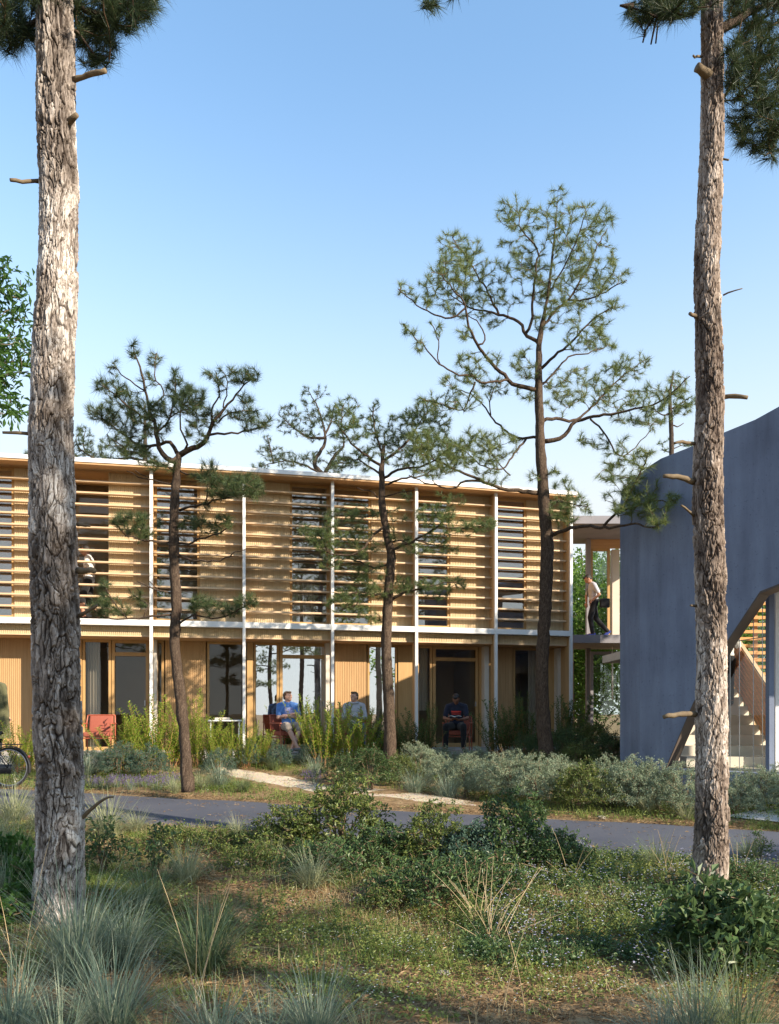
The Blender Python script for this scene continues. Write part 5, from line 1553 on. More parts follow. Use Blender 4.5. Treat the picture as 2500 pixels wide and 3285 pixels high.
bush(2440, 2755, 'sapling', 'dark_leaf', .5, 'small sapling at the lane edge right of the right trunk', name='sapling', cat='plant')
bush(60, 2960, 'ivy', 'leaf_left', 1.0, 'ivy bush left of the left trunk foot')
bush(130, 2900, 'ivy', 'leaf_left', .9, 'ivy climbing against the left trunk foot', sz=1.6)
bush(-10, 2860, 'ivy', 'leaf_left', 1.1, 'ivy bush at the left picture edge', sz=1.5)
bush(330, 2800, 'sapling', 'dark_leaf', .95, 'glossy leaved sapling right of the left trunk', name='sapling', cat='plant')
bush(500, 2835, 'sapling', 'dark_leaf', .85, 'glossy leaved sapling above the dark upright tussock', name='sapling', cat='plant')
bush(560, 2715, 'low', 'olive', 1.0, 'creeping bush at the lane edge behind the pale tussock')
bush(690, 2722, 'low', 'olive', 1.0, 'creeping bush at the lane edge left of the central bushes')

# beyond the lane: round dark bushes and the sage row
bush(1190, 2540, 'dark', 'dark_leaf', 1.12, 'large round dark bush above the gravel path')
bush(1100, 2518, 'dark', 'dark_leaf', .85, 'round dark bush left of the large one above the gravel path')
bush(1280, 2520, 'dark', 'olive', .85, 'dark olive bush at the foot of the middle pine')
bush(1865, 2606, 'dark', 'olive', 1.05, 'dark yellowish bush in front of the sage row')
bush(900, 2462, 'dark', 'teal', .7, 'teal bush before the feet of the man in blue')
bush(1000, 2455, 'sage', 'teal', .75, 'teal feathery bush right of the man in blue')
bush(380, 2492, 'sage', 'teal', .95, 'teal feathery bush below the red chair')
bush(480, 2495, 'sage2', 'teal', .9, 'teal feathery bush left of the dark pine')
bush(300, 2478, 'sage2', 'teal', .7, 'low teal bush beside the left trunk')
bush(700, 2490, 'sage', 'teal', .75, 'teal bush right of the dark pine foot')
bush(800, 2462, 'sage2', 'teal', .75, 'teal bush left of the terrace of the man in blue')
row = [(1345, 2505, 1.0), (1420, 2535, .95), (1500, 2545, 1.05), (1580, 2560, 1.0), (1650, 2572, 1.1), (1730, 2585, 1.05), (1800, 2570, 1.0), (1950, 2600, 1.05), (2030, 2608, 1.1), (2110, 2612, 1.0), (2190, 2618, 1.05), (2360, 2612, .85), (2440, 2604, .95), (2530, 2600, 1.0)]
nths = ['first', 'second', 'third', 'fourth', 'fifth', 'sixth', 'seventh', 'eighth', 'ninth', 'tenth', 'eleventh', 'twelfth', 'thirteenth', 'fourteenth', 'fifteenth', 'sixteenth', 'seventeenth', 'eighteenth', 'nineteenth', 'twentieth', 'twenty-first', 'twenty-second']
for i, (x, y, s_) in enumerate(row):
    bush(x, y, ('sage', 'sage2')[i % 2], 'sage', s_, f'{nths[i]} silvery sage bush from the left in the row behind the lane', name='sage_bush', group='sage bushes behind the lane', sz=1.0)
row2 = [(1420, 2478, .85), (1530, 2490, .9), (1640, 2500, .9), (1720, 2510, .9), (1980, 2530, .85), (2070, 2540, .9)]
for i, (x, y, s_) in enumerate(row2):
    bush(x, y, ('sage2', 'sage')[i % 2], 'sage' if i in (0, 1, 2, 5) else 'olive', s_, f'{nths[i]} bush from the left in the second row behind the sage bushes', name='sage_bush', group='second row of bushes', sz=.9)
for i, (x, Y_, m_, s_, lb) in enumerate([(1800, 15.2, 'dark_leaf', 1.2, 'dark bush at the foot of the tall pine'), (1900, 16.0, 'olive', 1.25, 'dark bush before the glazing under the footbridge'), (1960, 15.0, 'dark_leaf', 1.1, 'dark bush against the left edge of the blue wall'), (1700, 15.4, 'dark_leaf', .95, 'dark bush left of the tall pine foot'), (1850, 14.2, 'olive', 1.0, 'olive bush in front of the last white post')]):
    bush(x, 0, 'dark', m_, s_, lb, Y=Y_)

# lavender and low flowers beyond the lane
def lavender_proto(seed):
    r = np.random.default_rng(seed)
    n = 90
    a = r.uniform(0, 6.28, n); rr = .16 * np.sqrt(r.uniform(0, 1, n))
    base = np.stack([rr * np.cos(a), rr * np.sin(a), np.zeros(n)], 1)
    V1, T1_ = blade_arrays(r, base, a, r.uniform(.05, .5, n), r.uniform(.2, .36, n), np.full(n, .006), r.uniform(.1, .5, n), 4)
    tips = V1.reshape(n, -1, 3)[:, -1]
    K = 6
    c = (tips[:, None] - np.array([0, 0, 1]) * r.uniform(0, .09, (n, K, 1)) + r.normal(size=(n, K, 3)) * .006).reshape(-1, 3)
    d = r.normal(size=(n * K, 3)) + np.array([0, 0, 1.0])
    V2, T2_ = leaves_arr(c, d, r.normal(size=(n * K, 3)), np.full(n * K, .022), np.full(n * K, .014), r)
    return mesh_from('stems', V1, tris=T1_), mesh_from('flower_spikes', V2, tris=T2_)
_lv = lavender_proto(5); _lv[0].materials.append(M['grass_blue']); _lv[1].materials.append(M['lavender'])
for i, (x, y) in enumerate([(292, 2528), (335, 2535), (378, 2528), (420, 2536), (465, 2530), (508, 2538), (545, 2530), (1010, 2515)]):
    p = G(x, y)
    root = thing('lavender', f'{nths[i]} lavender plant from the left beyond the lane', 'flower', p, rnd.uniform(0, 6.28), 'lavender plants')
    s_ = rnd.uniform(.6, .85); root.scale = (s_, s_, s_)
    tag(link('stems', _lv[0], None, root), kind='stuff'); tag(link('flower_spikes', _lv[1], None, root), kind='stuff')

# upright leafy shoots in front of the rooms
def shoot_proto(seed, n=20, H=1.25, leaf=.072):
    r = np.random.default_rng(seed)
    st = MB(); C, D, N_ = [], [], []
    for i in range(n):
        a = r.uniform(0, 6.28); tl = abs(r.normal()) * .24 + .03; h = H * r.uniform(.4, 1.05)
        b = np.array([math.cos(a), math.sin(a), 0]) * r.uniform(0, .14)
        dirn = np.array([math.cos(a) * math.sin(tl), math.sin(a) * math.sin(tl), math.cos(tl)])
        p = np.array([b + dirn * h * f + np.array([math.cos(a), math.sin(a), 0]) * .05 * f * f + r.normal(size=3) * .008 for f in np.linspace(0, 1, 7)])
        st.tube(p, np.linspace(.005, .0022, 7), 5, False)
        m = int(70 * h / H)
        for k in range(m):
            f = .18 + .82 * (k + r.uniform()) / m
            j = min(5, int(f * 6)); q = p[j] + (p[j + 1] - p[j]) * (f * 6 - j)
            az = k * 2.4 + r.normal() * .4
            out = np.array([math.cos(az), math.sin(az), r.uniform(.5, 1.2)])
            C.append(q); D.append(out); N_.append(np.array([-out[0] * .6, -out[1] * .6, 1]))
    C, D, N_ = map(np.array, (C, D, N_))
    V, T = leaves_arr(C, D, N_, leaf * r.uniform(.7, 1.2, len(C)), leaf * .28 * r.uniform(.8, 1.2, len(C)), r)
    return st.mesh('stems'), mesh_from('foliage', V, tris=T)
SP = [shoot_proto(81), shoot_proto(82, 22, 1.15), shoot_proto(83, 17, 1.35)]
_sm = {}
def shoots_plant(px, Y, mat, s, label, var):
    key = (var, mat)
    if key not in _sm:
        a, b = SP[var][0].copy(), SP[var][1].copy(); a.materials.append(M['red_stem']); b.materials.append(M[mat]); _sm[key] = (a, b)
    root = thing('leafy_shoots', label, 'plant', onground(px, Y), rnd.uniform(0, 6.28), 'upright shoots before the rooms')
    k_ = rnd.uniform(.8, 1.12); w_ = rnd.uniform(.9, 1.5); root.scale = (s * w_, s * w_, s * k_)
    tag(link('stems', _sm[key][0], None, root), kind='stuff'); tag(link('foliage', _sm[key][1], None, root), kind='stuff')
    return root
sx = [(72, 14.6, 'lime', .78), (108, 14.9, 'lime', .8), (385, 15.0, 'lime', .78), (415, 15.3, 'lime', 1.0), (455, 15.0, 'lime', 1.02), (495, 15.4, 'lime', 1.05), (530, 15.0, 'lime', 1.08), (575, 15.4, 'lime', .98), (625, 15.1, 'lime', .98), (665, 15.4, 'lime', .85), (705, 15.0, 'lime', .80), (745, 15.2, 'lime', .82), (785, 15.0, 'lime', .78), (825, 15.3, 'lime', .72), (1000, 15.5, 'lime', .86), (1040, 15.2, 'lime', 1.05), (1085, 15.5, 'lime', 1.05), (1125, 15.2, 'lime', .95), (1170, 15.5, 'lime', .98), (1205, 15.8, 'lime_shaded', .9)]
for i, (x, Y_, m_, s_) in enumerate(sx):
    shoots_plant(x, Y_, m_, s_, f'{nths[i]} clump of lime leafy shoots from the left before the rooms', i % 3)
for i, (x, Y_, s_) in enumerate([(1285, 16.2, .85), (1330, 16.4, .9), (1372, 16.3, .8), (1590, 16.6, .9), (1640, 16.8, .95), (1690, 16.6, .9), (1800, 16.6, 1.0), (1850, 16.9, 1.05)]):
    shoots_plant(x, Y_, 'lime_shaded', s_, f'{nths[i]} clump of shade-darkened lime shoots from the left, right of the middle pine', i % 3)

# ---- ground cover nobody could count
def scatter(n, px0, px1, py0, py1, dens=None, seed=1):
    """points on the ground, even over the plan of a picture trapezoid"""
    r = np.random.default_rng(seed)
    out = []
    ya, yb = float(G(CX, py1)[1]), float(G(CX, py0)[1])
    while sum(len(o) for o in out) < n:
        y = r.uniform(ya, yb, n * 2); px = r.uniform(px0, px1, n * 2)
        keep = r.uniform(0, 1, n * 2) < (y / yb)
        x = (px - CX) / F * y
        t = lane_t(x, y)
        keep &= (t > LANE_W - .12) | (t < .12)
        if dens is not None: keep &= r.uniform(0, 1, n * 2) < dens(x, y)
        out.append(np.stack([x, y], 1)[keep])
        if len(out) > 60: break
    p = np.concatenate(out)[:n]
    return np.c_[p, ground_z(p[:, 0], p[:, 1])], r

def patchy(f, lo, hi, seed):
    return lambda x, y: np.clip((vnoise(x * f, y * f, seed) * .65 + vnoise(x * f * 3, y * f * 3, seed + 1) * .35 - lo) / (hi - lo), 0, 1)

def cover(name, pts, r, K, L, W, rad, h, mat, label):
    N = len(pts)
    hh = h * r.uniform(.2, 1, (N, 1, 1))
    c = (pts[:, None] + r.normal(size=(N, K, 3)) * np.array([rad, rad, 0]) + np.array([0, 0, 1]) * hh * r.uniform(.2, 1, (N, K, 1))).reshape(-1, 3)
    d = r.normal(size=(N * K, 3)) * [1, 1, .35] + np.array([0, 0, .35])
    nn = r.normal(size=(N * K, 3)) * .45 + np.array([0, 0, 1.0])
    V, T = leaves_arr(c, d, nn, L * r.uniform(.6, 1.25, N * K), W * r.uniform(.7, 1.2, N * K), r)
    o = link(name, mesh_from(name, V, tris=T), M[mat])
    return tag(o, label, 'ground cover', None, 'stuff')
def lawn(name, pts, r, K, L, W, mat, label, rad=.03):
    N = len(pts)
    b = (pts[:, None] + r.normal(size=(N, K, 3)) * np.array([rad, rad, 0])).reshape(-1, 3)
    n = len(b)
    V, T = blade_arrays(r, b, r.uniform(0, 6.28, n), r.uniform(.05, .7, n), L * r.uniform(.4, 1.1, n), np.full(n, W), r.uniform(.1, .9, n), 3)
    o = link(name, mesh_from(name, V, tris=T), M[mat])
    return tag(o, label, 'grass', None, 'stuff')

M['clover'] = leafy('low_cover_leaves', (.07, .11, .025), (.16, .21, .05), (.33, .35, .11), .35, .5, 1.5)
pts, r_ = scatter(7200, -430, 3000, 2640, 3330, patchy(1.3, .48, .72, 3), 101)
cover('low_cover', pts, r_, 6, .026, .015, .035, .05, 'clover', 'low leafy ground cover across the foreground')
pts, r_ = scatter(5600, -430, 3000, 2650, 3330, patchy(1.9, .52, .74, 13), 102)
lawn('grass_tufts', pts, r_, 6, .085, .0036, 'grass_lawn', 'short grass growing in patches on the foreground soil')
M['dry_blade'] = leafy('dry_grass_blades', (.20, .15, .07), (.34, .27, .14), (.52, .44, .26), .2, .7, 2)
pts, r_ = scatter(1980, -430, 3000, 2660, 3330, patchy(2.2, .42, .7, 83), 109)
lawn('dry_grass', pts, r_, 5, .16, .003, 'dry_blade', 'thin dry grass blades between the green patches', .05)
pts, r_ = scatter(6500, 1500, 2900, 2680, 3100, patchy(1.3, .36, .55, 23), 103)
cover('dark_cover', pts, r_, 6, .034, .017, .035, .11, 'dark_leaf', 'dark leafy ground cover around the right trunk')
def herbs(name, pts, r, mat, label, h=.2, L=.045, W=.017, K=14):
    N = len(pts)
    hh = h * r.uniform(.4, 1.1, (N, 1))
    lean = r.normal(size=(N, 2)) * .25
    f = (np.arange(K)[None] + r.uniform(0, 1, (N, K))) / K
    c = pts[:, None] + np.stack([lean[:, :1] * hh * f, lean[:, 1:] * hh * f, hh * f], -1)
    az = np.arange(K)[None] * 2.4 + r.uniform(0, 6.28, (N, 1))
    d = np.stack([np.cos(az), np.sin(az), r.uniform(.1, .9, (N, K))], -1)
    n = N * K
    V, T = leaves_arr(c.reshape(-1, 3), d.reshape(-1, 3), np.tile([0, 0, 1.0], (n, 1)) + r.normal(size=(n, 3)) * .3, (L * r.uniform(.5, 1.2, (N, K)) * (1.2 - .6 * f)).ravel(), W * r.uniform(.7, 1.2, n), r)
    o = link(name, mesh_from(name, V, tris=T), M[mat])
    return tag(o, label, 'ground cover', None, 'stuff')
pts, r_ = scatter(1980, -430, 3000, 2650, 3150, patchy(1.7, .35, .65, 63), 111)
herbs('wild_herbs', pts, r_, 'olive', 'knee-low wild herbs scattered over the foreground')
pts, r_ = scatter(1100, 1450, 2560, 2680, 3000, patchy(1.7, .3, .6, 73), 112)
herbs('flowering_herbs', pts, r_, 'clover', 'small leafy herbs under the lilac flowers', .14, .035, .013)

# flowers
def flowers(name, pts, r, size, mat, label, h0, h1):
    N = len(pts)
    top = pts + np.c_[r.normal(size=(N, 2)) * .012, r.uniform(h0, h1, N)]
    K = 5
    a = np.arange(K) * 2 * np.pi / K
    d = np.stack([np.cos(a), np.sin(a), np.full(K, .35)], 1)[None] + r.normal(size=(N, K, 3)) * .2
    c = np.repeat(top[:, None], K, 1).reshape(-1, 3)
    V, T = leaves_arr(c, d.reshape(-1, 3), np.tile([0, 0, 1.0], (N * K, 1)) + r.normal(size=(N * K, 3)) * .3, size * r.uniform(.7, 1.2, N * K), size * .7, r)
    o = link(name, mesh_from(name, V, tris=T), M[mat])
    return tag(o, label, 'flowers', None, 'stuff')
pts, r_ = scatter(2500, 1560, 2800, 2690, 3120, patchy(3.1, .30, .75, 33), 104)
flowers('lilac_flowers', pts, r_, .0085, 'lilac', 'tiny lilac flowers scattered around the right trunk', .05, .16)
pts, r_ = scatter(900, 900, 2300, 2900, 3320, patchy(4.2, .40, .8, 43), 105)
flowers('white_flowers', pts, r_, .0062, 'white_petal', 'tiny white flowers scattered over the lower foreground', .03, .10)
# litter: needles and dry leaves on the soil and along the lane edges
def litter(pts, r, K=7):
    N = len(pts)
    c = (pts[:, None] + r.normal(size=(N, K, 3)) * np.array([.06, .06, .004]) + np.array([0, 0, .006])).reshape(-1, 3)
    d = r.normal(size=(N * K, 3)) * [1, 1, .12]
    return leaves_arr(c, d, np.tile([0, 0, 1.0], (N * K, 1)) + r.normal(size=(N * K, 3)) * .3, .05 * r.uniform(.4, 1.4, N * K), .004 * r.uniform(.5, 2.8, N * K), r)
pts, r_ = scatter(17000, -430, 3000, 2640, 3330, None, 106)
V, T = litter(pts, r_)
te = np.random.default_rng(9).uniform(-6, 10, 2600)
e = LANE_A + np.outer(te, _ld) + np.outer(np.where(np.arange(2600) % 2 == 0, np.random.default_rng(4).normal(size=2600) * .10 - .02, LANE_W + np.random.default_rng(5).normal(size=2600) * .10), _lnv)
pe = np.c_[e, gz0(e[:, 1]) + .022]
r6 = np.random.default_rng(61)
e6 = LANE_A + np.outer(r6.uniform(-6, 10, 420), _ld) + np.outer(r6.uniform(0, LANE_W, 420), _lnv)
e7 = np.array([path_far[i] * (1 - f) + path_near[i] * f for i, f in zip(r6.integers(0, 8, 260), r6.uniform(.05, .95, 260))]) + r6.normal(size=(260, 2)) * [.25, .05]
pe = np.vstack([pe, np.c_[e6, gz0(e6[:, 1]) + .024], np.c_[e7, gz0(e7[:, 1]) + .036]])
V2, T2_ = litter(pe, np.random.default_rng(6), 5)
o = link('leaf_litter', mesh_from('leaf_litter', np.vstack([V, V2]), tris=np.vstack([T, T2_ + len(V)])), M['litter'])
tag(o, 'dry needles and leaf litter on the soil and lane edges', 'litter', None, 'stuff')
# rough plants between the lane and the building
pts, r_ = scatter(9900, -430, 3000, 2440, 2640, patchy(.9, .25, .5, 53), 107)
keep = lane_t(pts[:, 0], pts[:, 1]) < 0
pts = pts[keep]
pp = np.c_[CX + F * pts[:, 0] / pts[:, 1], HY + F * (CAMZ - pts[:, 2]) / pts[:, 1]]
gp = (pp[:, 1] > np.interp(pp[:, 0], [690, 800, 930, 1050, 1200, 1330, 1430, 1520, 1560], [2458, 2470, 2488, 2512, 2526, 2540, 2554, 2572, 2590])) & (pp[:, 1] < np.interp(pp[:, 0], [690, 800, 930, 1030, 1180, 1330, 1430, 1530], [2496, 2518, 2546, 2566, 2582, 2590, 2596, 2602])) & (pp[:, 0] > 700) & (pp[:, 0] < 1520)
pts = pts[~gp]
lawn('rough_grass', pts[::2], r_, 7, .17, .006, 'grass_lawn', 'rough green grass between the lane and the building', .05)
cover('garden_cover', pts[1::2], r_, 7, .045, .022, .06, .12, 'olive', 'low leafy plants between the lane and the building')

# dry stalks
def stalks(px, py, n, L, label, seed, lean=.35):
    r = np.random.default_rng(seed)
    p = G(px, py); mb = MB()
    for i in range(n):
        a = r.uniform(0, 6.28); tl = abs(r.normal()) * lean + .08; l = L * r.uniform(.5, 1.1)
        d = np.array([math.cos(a) * math.sin(tl), math.sin(a) * math.sin(tl), math.cos(tl)])
        o_ = p + r.normal(size=3) * [.03, .03, 0]
        q = [o_ + d * l * f + np.array([math.cos(a), math.sin(a), -.3]) * .12 * l * f * f for f in np.linspace(0, 1, 6)]
        mb.tube(q, np.linspace(.0028, .0012, 6), 4, False)
    tag(mb.build('dry_stalks', M['straw'], None, False, p), label, 'dry grass', 'dry stalks')
stalks(1575, 3010, 16, .62, 'fan of dry stalks in the middle of the foreground', 1, .5)
stalks(1545, 2960, 12, .5, 'second fan of dry stalks just behind the middle one', 2, .6)
stalks(1620, 3275, 2, .50, 'single tall dry stalk near the bottom edge right of centre', 3, .06)
stalks(620, 3290, 4, .75, 'dry stalks over the grass at the bottom left', 4, .3)
stalks(60, 3150, 9, .95, 'long dry stalks leaning at the left edge', 5, .7)
stalks(1830, 2830, 7, .62, 'dry stalks leaning over the lane right of centre', 6, .6)
stalks(2150, 2810, 8, .5, 'dry stalks left of the right trunk foot', 7, .7)
stalks(2360, 2830, 6, .55, 'dry stalks right of the right trunk foot', 8, .6)
stalks(980, 2700, 5, .6, 'dry stalks rising from the central bushes', 9, .6)
stalks(1640, 2530, 8, .75, 'dry stalks among the sage bushes in the middle', 10, .45)
stalks(1490, 2470, 6, .8, 'dry stalks in front of the reader', 11, .45)
stalks(2180, 2590, 12, .6, 'dry stalks spreading behind the right trunk', 12, .8)
stalks(2080, 2500, 9, .8, 'dry stalks against the blue wall', 13, .3)
stalks(930, 2452, 2, .62, 'pale dry stalk before the knees of the man in blue', 14, .5)
# stones
for i, (px, py, s_, lb) in enumerate([(770, 2770, .10, 'rounded stone left of the central bushes'), (1930, 2628, .05, 'small stone on the far edge of the lane'), (1420, 3130, .035, 'small stone on bare soil in the lower centre')]):
    bm = bmesh.new(); bmesh.ops.create_icosphere(bm, subdivisions=3, radius=1)
    for v in bm.verts:
        k = 1 + .35 * (float(vnoise(v.co.x * 1.7 + 5 + i, v.co.y * 1.7 + v.co.z * 1.3, 4)) - .5)
        v.co = Vector((v.co.x * 1.2, v.co.y * .9, v.co.z * .6)) * k * s_
    p = G(px, py)
    o = MB().bm(bm).build('stone', M['rock'], None, True); o.location = p + np.array([0, 0, s_ * .3])
    tag(o, lb, 'stone', 'loose stones')
# ================================================================== furniture
def rod(mb, pts, r=.012, n=8, step=.04):
    return mb.tube(resample(np.array(pts, float), step), r, n)

def local(root):
    """matrix of a thing's own frame"""
    return Matrix.Translation(root.location) @ Matrix.Rotation(root.rotation_euler.z, 4, 'Z')

def part(mb, name, mat, parent, smooth=True):
    """mesh given in the thing's own frame"""
    return link(name, mb.mesh(name, (0, 0, 0), smooth), M[mat], parent)

def armchair(loc, rz, label):
    c = thing('armchair', label, 'chair', loc, rz, 'red garden armchairs')       # front is -Y
    c.scale = (.94, .94, .97)
    s = MB(); s.rbox(-.27, .27, -.27, .23, .36, .46, .035, 3); part(s, 'seat_cushion', 'red_cloth', c)
    Mx = Matrix.Translation((0, .25, .42)) @ Matrix.Rotation(R(-14), 4, 'X')
    b = MB(); b.rbox(-.26, .26, -.05, .05, .02, .42, .04, 3, Mx); part(b, 'back_cushion', 'red_cloth', c)
    for s_ in (-1, 1):
        x = s_ * .31
        rod(m := MB(), [(x, -.26, 0), (x * .99, -.235, .30), (x, -.20, .58), (x, -.14, .64)], .014); part(m, 'leg', 'red_frame', c)
        rod(m := MB(), [(x, .33, 0), (x * .98, .27, .34), (x, .24, .60), (x * .95, .30, .82)], .014); part(m, 'leg', 'red_frame', c)
        m = MB(); m.rbox(x - .025, x + .025, -.25, .28, .625, .65, .011, 2); part(m, 'armrest', 'red_frame', c)
        rod(m := MB(), [(x, -.24, .33), (x, .28, .31)], .011); part(m, 'side_rail', 'red_frame', c)
    rod(m := MB(), [(-.31, -.235, .33), (.31, -.235, .33)], .011); part(m, 'front_rail', 'red_frame', c)
    rod(m := MB(), [(-.30, .28, .31), (.30, .28, .31)], .011); part(m, 'rear_rail', 'red_frame', c)
    rod(m := MB(), [(-.295, .30, .82), (.295, .30, .82)], .013); part(m, 'top_rail', 'red_frame', c)
    return c
zT = Z_G
def seat_at(px, Y): return (wpx(px, Y), Y, zT - .004)
armchair(seat_at(316, 16.25), R(8), 'empty red armchair on the terrace beside the left trunk')
armchair(seat_at(922, 17.0), R(38), 'red armchair under the man in the blue shirt')
armchair(seat_at(1140, 17.25), R(-20), 'red armchair under the man in the grey hoodie behind the shoots')
armchair(seat_at(1468, 17.35), R(-12), 'red armchair under the man reading a book')

tb = thing('garden_table', 'small white table half hidden by the lime shoots', 'table', seat_at(722, 16.9), R(12))
m = MB(); m.rbox(-.36, .36, -.3, .3, .66, .69, .008, 2); part(m, 'tabletop', 'white_steel', tb)
for x in (-.3, .3):
    for y in (-.24, .24):
        m = MB(); m.tube([(x, y, 0), (x, y, .66)], .016, 8); part(m, 'leg', 'white_steel', tb)
tr = thing('tray', 'pale tray standing on the small white table', 'tray', (wpx(714, 16.9), 16.88, zT - .004 + .694), R(12))
m = MB(); m.rbox(-.16, .16, -.12, .12, 0, .012, .004, 2); part(m, 'tray_base', 'plaster', tr)
m = MB()
for a in ((-.16, .16, -.12, -.108), (-.16, .16, .108, .12), (-.16, -.148, -.106, .106), (.148, .16, -.106, .106)): m.box(a[0], a[1], a[2], a[3], .013, .05)
part(m, 'rim', 'plaster', tr, False)

# ---- bicycle at the left edge: rear wheel, saddle and rack in view, the front outside the picture
bp = np.array([wpx(29, 13.1), 13.1, 0.0]); bp[2] = float(gz0(13.1)) + .024
BK = thing('bicycle', 'black city bicycle with mudguards standing at the left edge', 'bicycle', bp)
WR = .345
def wheel(x):
    w = MB(); a = np.linspace(0, 2 * np.pi, 49)
    w.tube([(x + (WR - .018) * math.cos(t), 0, WR + (WR - .018) * math.sin(t)) for t in a], .018, 8, False)
    wo = part(w, 'wheel', 'rubber', BK)
    rm = MB(); rm.tube([(x + (WR - .045) * math.cos(t), 0, WR + (WR - .045) * math.sin(t)) for t in a], .010, 6, False); part(rm, 'rim', 'steel', wo)
    sp = MB()
    for k in range(32):
        t = k * 2 * math.pi / 32
        sp.tube([(x + .02 * math.cos(t + .5), .02 * (-1) ** k, WR + .02 * math.sin(t + .5)), (x + (WR - .05) * math.cos(t), 0, WR + (WR - .05) * math.sin(t))], .0014, 3, False)
    o = part(sp, 'spokes', 'steel', wo); o['kind'] = 'stuff'
    hb = MB(); hb.tube([(x, -.05, WR), (x, .05, WR)], .022, 10); part(hb, 'hub', 'steel', wo)
    fd = MB(); a2 = np.linspace(-.25 if x == 0 else .5, math.pi * (.95), 26)
    L_ = [(x + (WR + .022) * math.cos(t), 0, WR + (WR + .022) * math.sin(t)) for t in a2]
    V = []
    for (px_, _, pz_), t in zip(L_, a2):
        for o_, dz in ((-.03, -.014), (-.018, 0), (.018, 0), (.03, -.014)):
            V.append((px_ + dz * math.cos(t), o_, pz_ + dz * math.sin(t)))
    q = [(4 * i + j, 4 * i + j + 1, 4 * i + j + 5, 4 * i + j + 4) for i in range(len(L_) - 1) for j in range(3)]
    fd.add(V, q=q); part(fd, 'mudguard', 'black', BK)
wheel(0.0); wheel(-1.12)
fm = MB()
bb, st_top, hd, hd2, rear, fr_ = (-.47, 0, .29), (-.30, 0, .80), (-.93, 0, .88), (-.90, 0, .70), (0, 0, WR), (-1.12, 0, WR)
for a, b, r_ in ((bb, st_top, .016), (bb, hd2, .018), (st_top, hd, .015), (hd, hd2, .018)): fm.tube([a, b], r_, 8)
for s_ in (-.055, .055):
    fm.tube([(bb[0], s_ * .5, bb[2]), (rear[0], s_, rear[2])], .009, 6); fm.tube([(st_top[0], s_ * .4, st_top[2] - .05), (rear[0], s_, rear[2])], .008, 6)
    fm.tube([(hd2[0], s_, hd2[2] - .02), (fr_[0] + .04, s_, .5), (fr_[0], s_, fr_[2])], .010, 6)
part(fm, 'frame', 'black', BK)
sd = MB()
V = []
for f, w, z in ((-.13, .022, .0), (-.06, .03, .012), (0, .055, .02), (.07, .088, .028), (.12, .085, .03), (.145, .05, .022)):
    for k in range(9):
        t = math.pi * k / 8
        V.append((-.255 + f, w * math.cos(t), .905 + z + .022 * math.sin(t) - .03 * abs(math.cos(t))))
sd.add(V, q=[(9 * i + j, 9 * i + j + 1, 9 * i + 10 + j, 9 * i + 9 + j) for i in range(5) for j in range(8)])
sd.tube([(-.30, 0, .78), (-.275, 0, .90)], .012, 8)
rod(sd, [(-.33, 0, .89), (-.25, .03, .87), (-.14, .03, .895)], .005); rod(sd, [(-.33, 0, .89), (-.25, -.03, .87), (-.14, -.03, .895)], .005)
part(sd, 'saddle', 'rubber', BK)
rk = MB()
for s_ in (-.06, .06):
    rod(rk, [(-.27, s_, .735), (.05, s_, .735), (.22, s_, .735)], .006); rod(rk, [(.18, s_, .735), (.0, s_, WR)], .006)
for x in (-.2, -.05, .1, .22): rk.tube([(x, -.06, .735), (x, .06, .735)], .005, 5)
part(rk, 'rack', 'black', BK)
hb = MB(); rod(hb, [(-.93, 0, .88), (-.95, 0, 1.0)], .013); rod(hb, [(-.72, -.27, 1.0), (-.86, -.25, 1.03), (-.95, -.08, 1.02), (-.95, .08, 1.02), (-.86, .25, 1.03), (-.72, .27, 1.0)], .012); part(hb, 'handlebar', 'black', BK)
cr = MB(); a = np.linspace(0, 6.2832, 25); cr.tube([(bb[0] + .085 * math.cos(t), -.045, bb[2] + .085 * math.sin(t)) for t in a], .006, 5, False)
cr.tube([(bb[0], -.05, bb[2]), (bb[0] + .10, -.06, bb[2] - .13)], .009, 6); cr.tube([(bb[0], .05, bb[2]), (bb[0] - .10, .06, bb[2] + .13)], .009, 6)
cr.box(bb[0] + .06, bb[0] + .15, -.15, -.065, bb[2] - .145, bb[2] - .125); cr.box(bb[0] - .15, bb[0] - .06, .065, .15, bb[2] + .12, bb[2] + .14)
part(cr, 'crank', 'steel', BK)
cg = MB(); cg.box(-.56, .06, -.055, -.040, .245, .40); part(cg, 'chain_guard', 'black', BK)
lt = MB(); lt.ell((.335, 0, WR + .185), (.02, .03, .03)); part(lt, 'rear_lamp', 'red_frame', BK)

# ================================================================== people
def remeshed(mb, voxel, smooth_it=3):
    me = mb.mesh('tmp')
    o = bpy.data.objects.new('tmp', me); COL.objects.link(o)
    md = o.modifiers.new('r', 'REMESH'); md.mode = 'VOXEL'; md.voxel_size = voxel
    sm = o.modifiers.new('s', 'SMOOTH'); sm.factor = .5; sm.iterations = smooth_it
    dg = bpy.context.evaluated_depsgraph_get()
    out = bpy.data.meshes.new_from_object(o.evaluated_get(dg))
    bpy.data.objects.remove(o); bpy.data.meshes.remove(me)
    out.polygons.foreach_set('use_smooth', np.ones(len(out.polygons), bool))
    return out

def cloth(name, c, c2=None, scale=18):
    return plain(name, c, c2, scale, .9, .1, .25, sheen=.15)
def nrm(v): return v / (np.linalg.norm(v) + 1e-9)

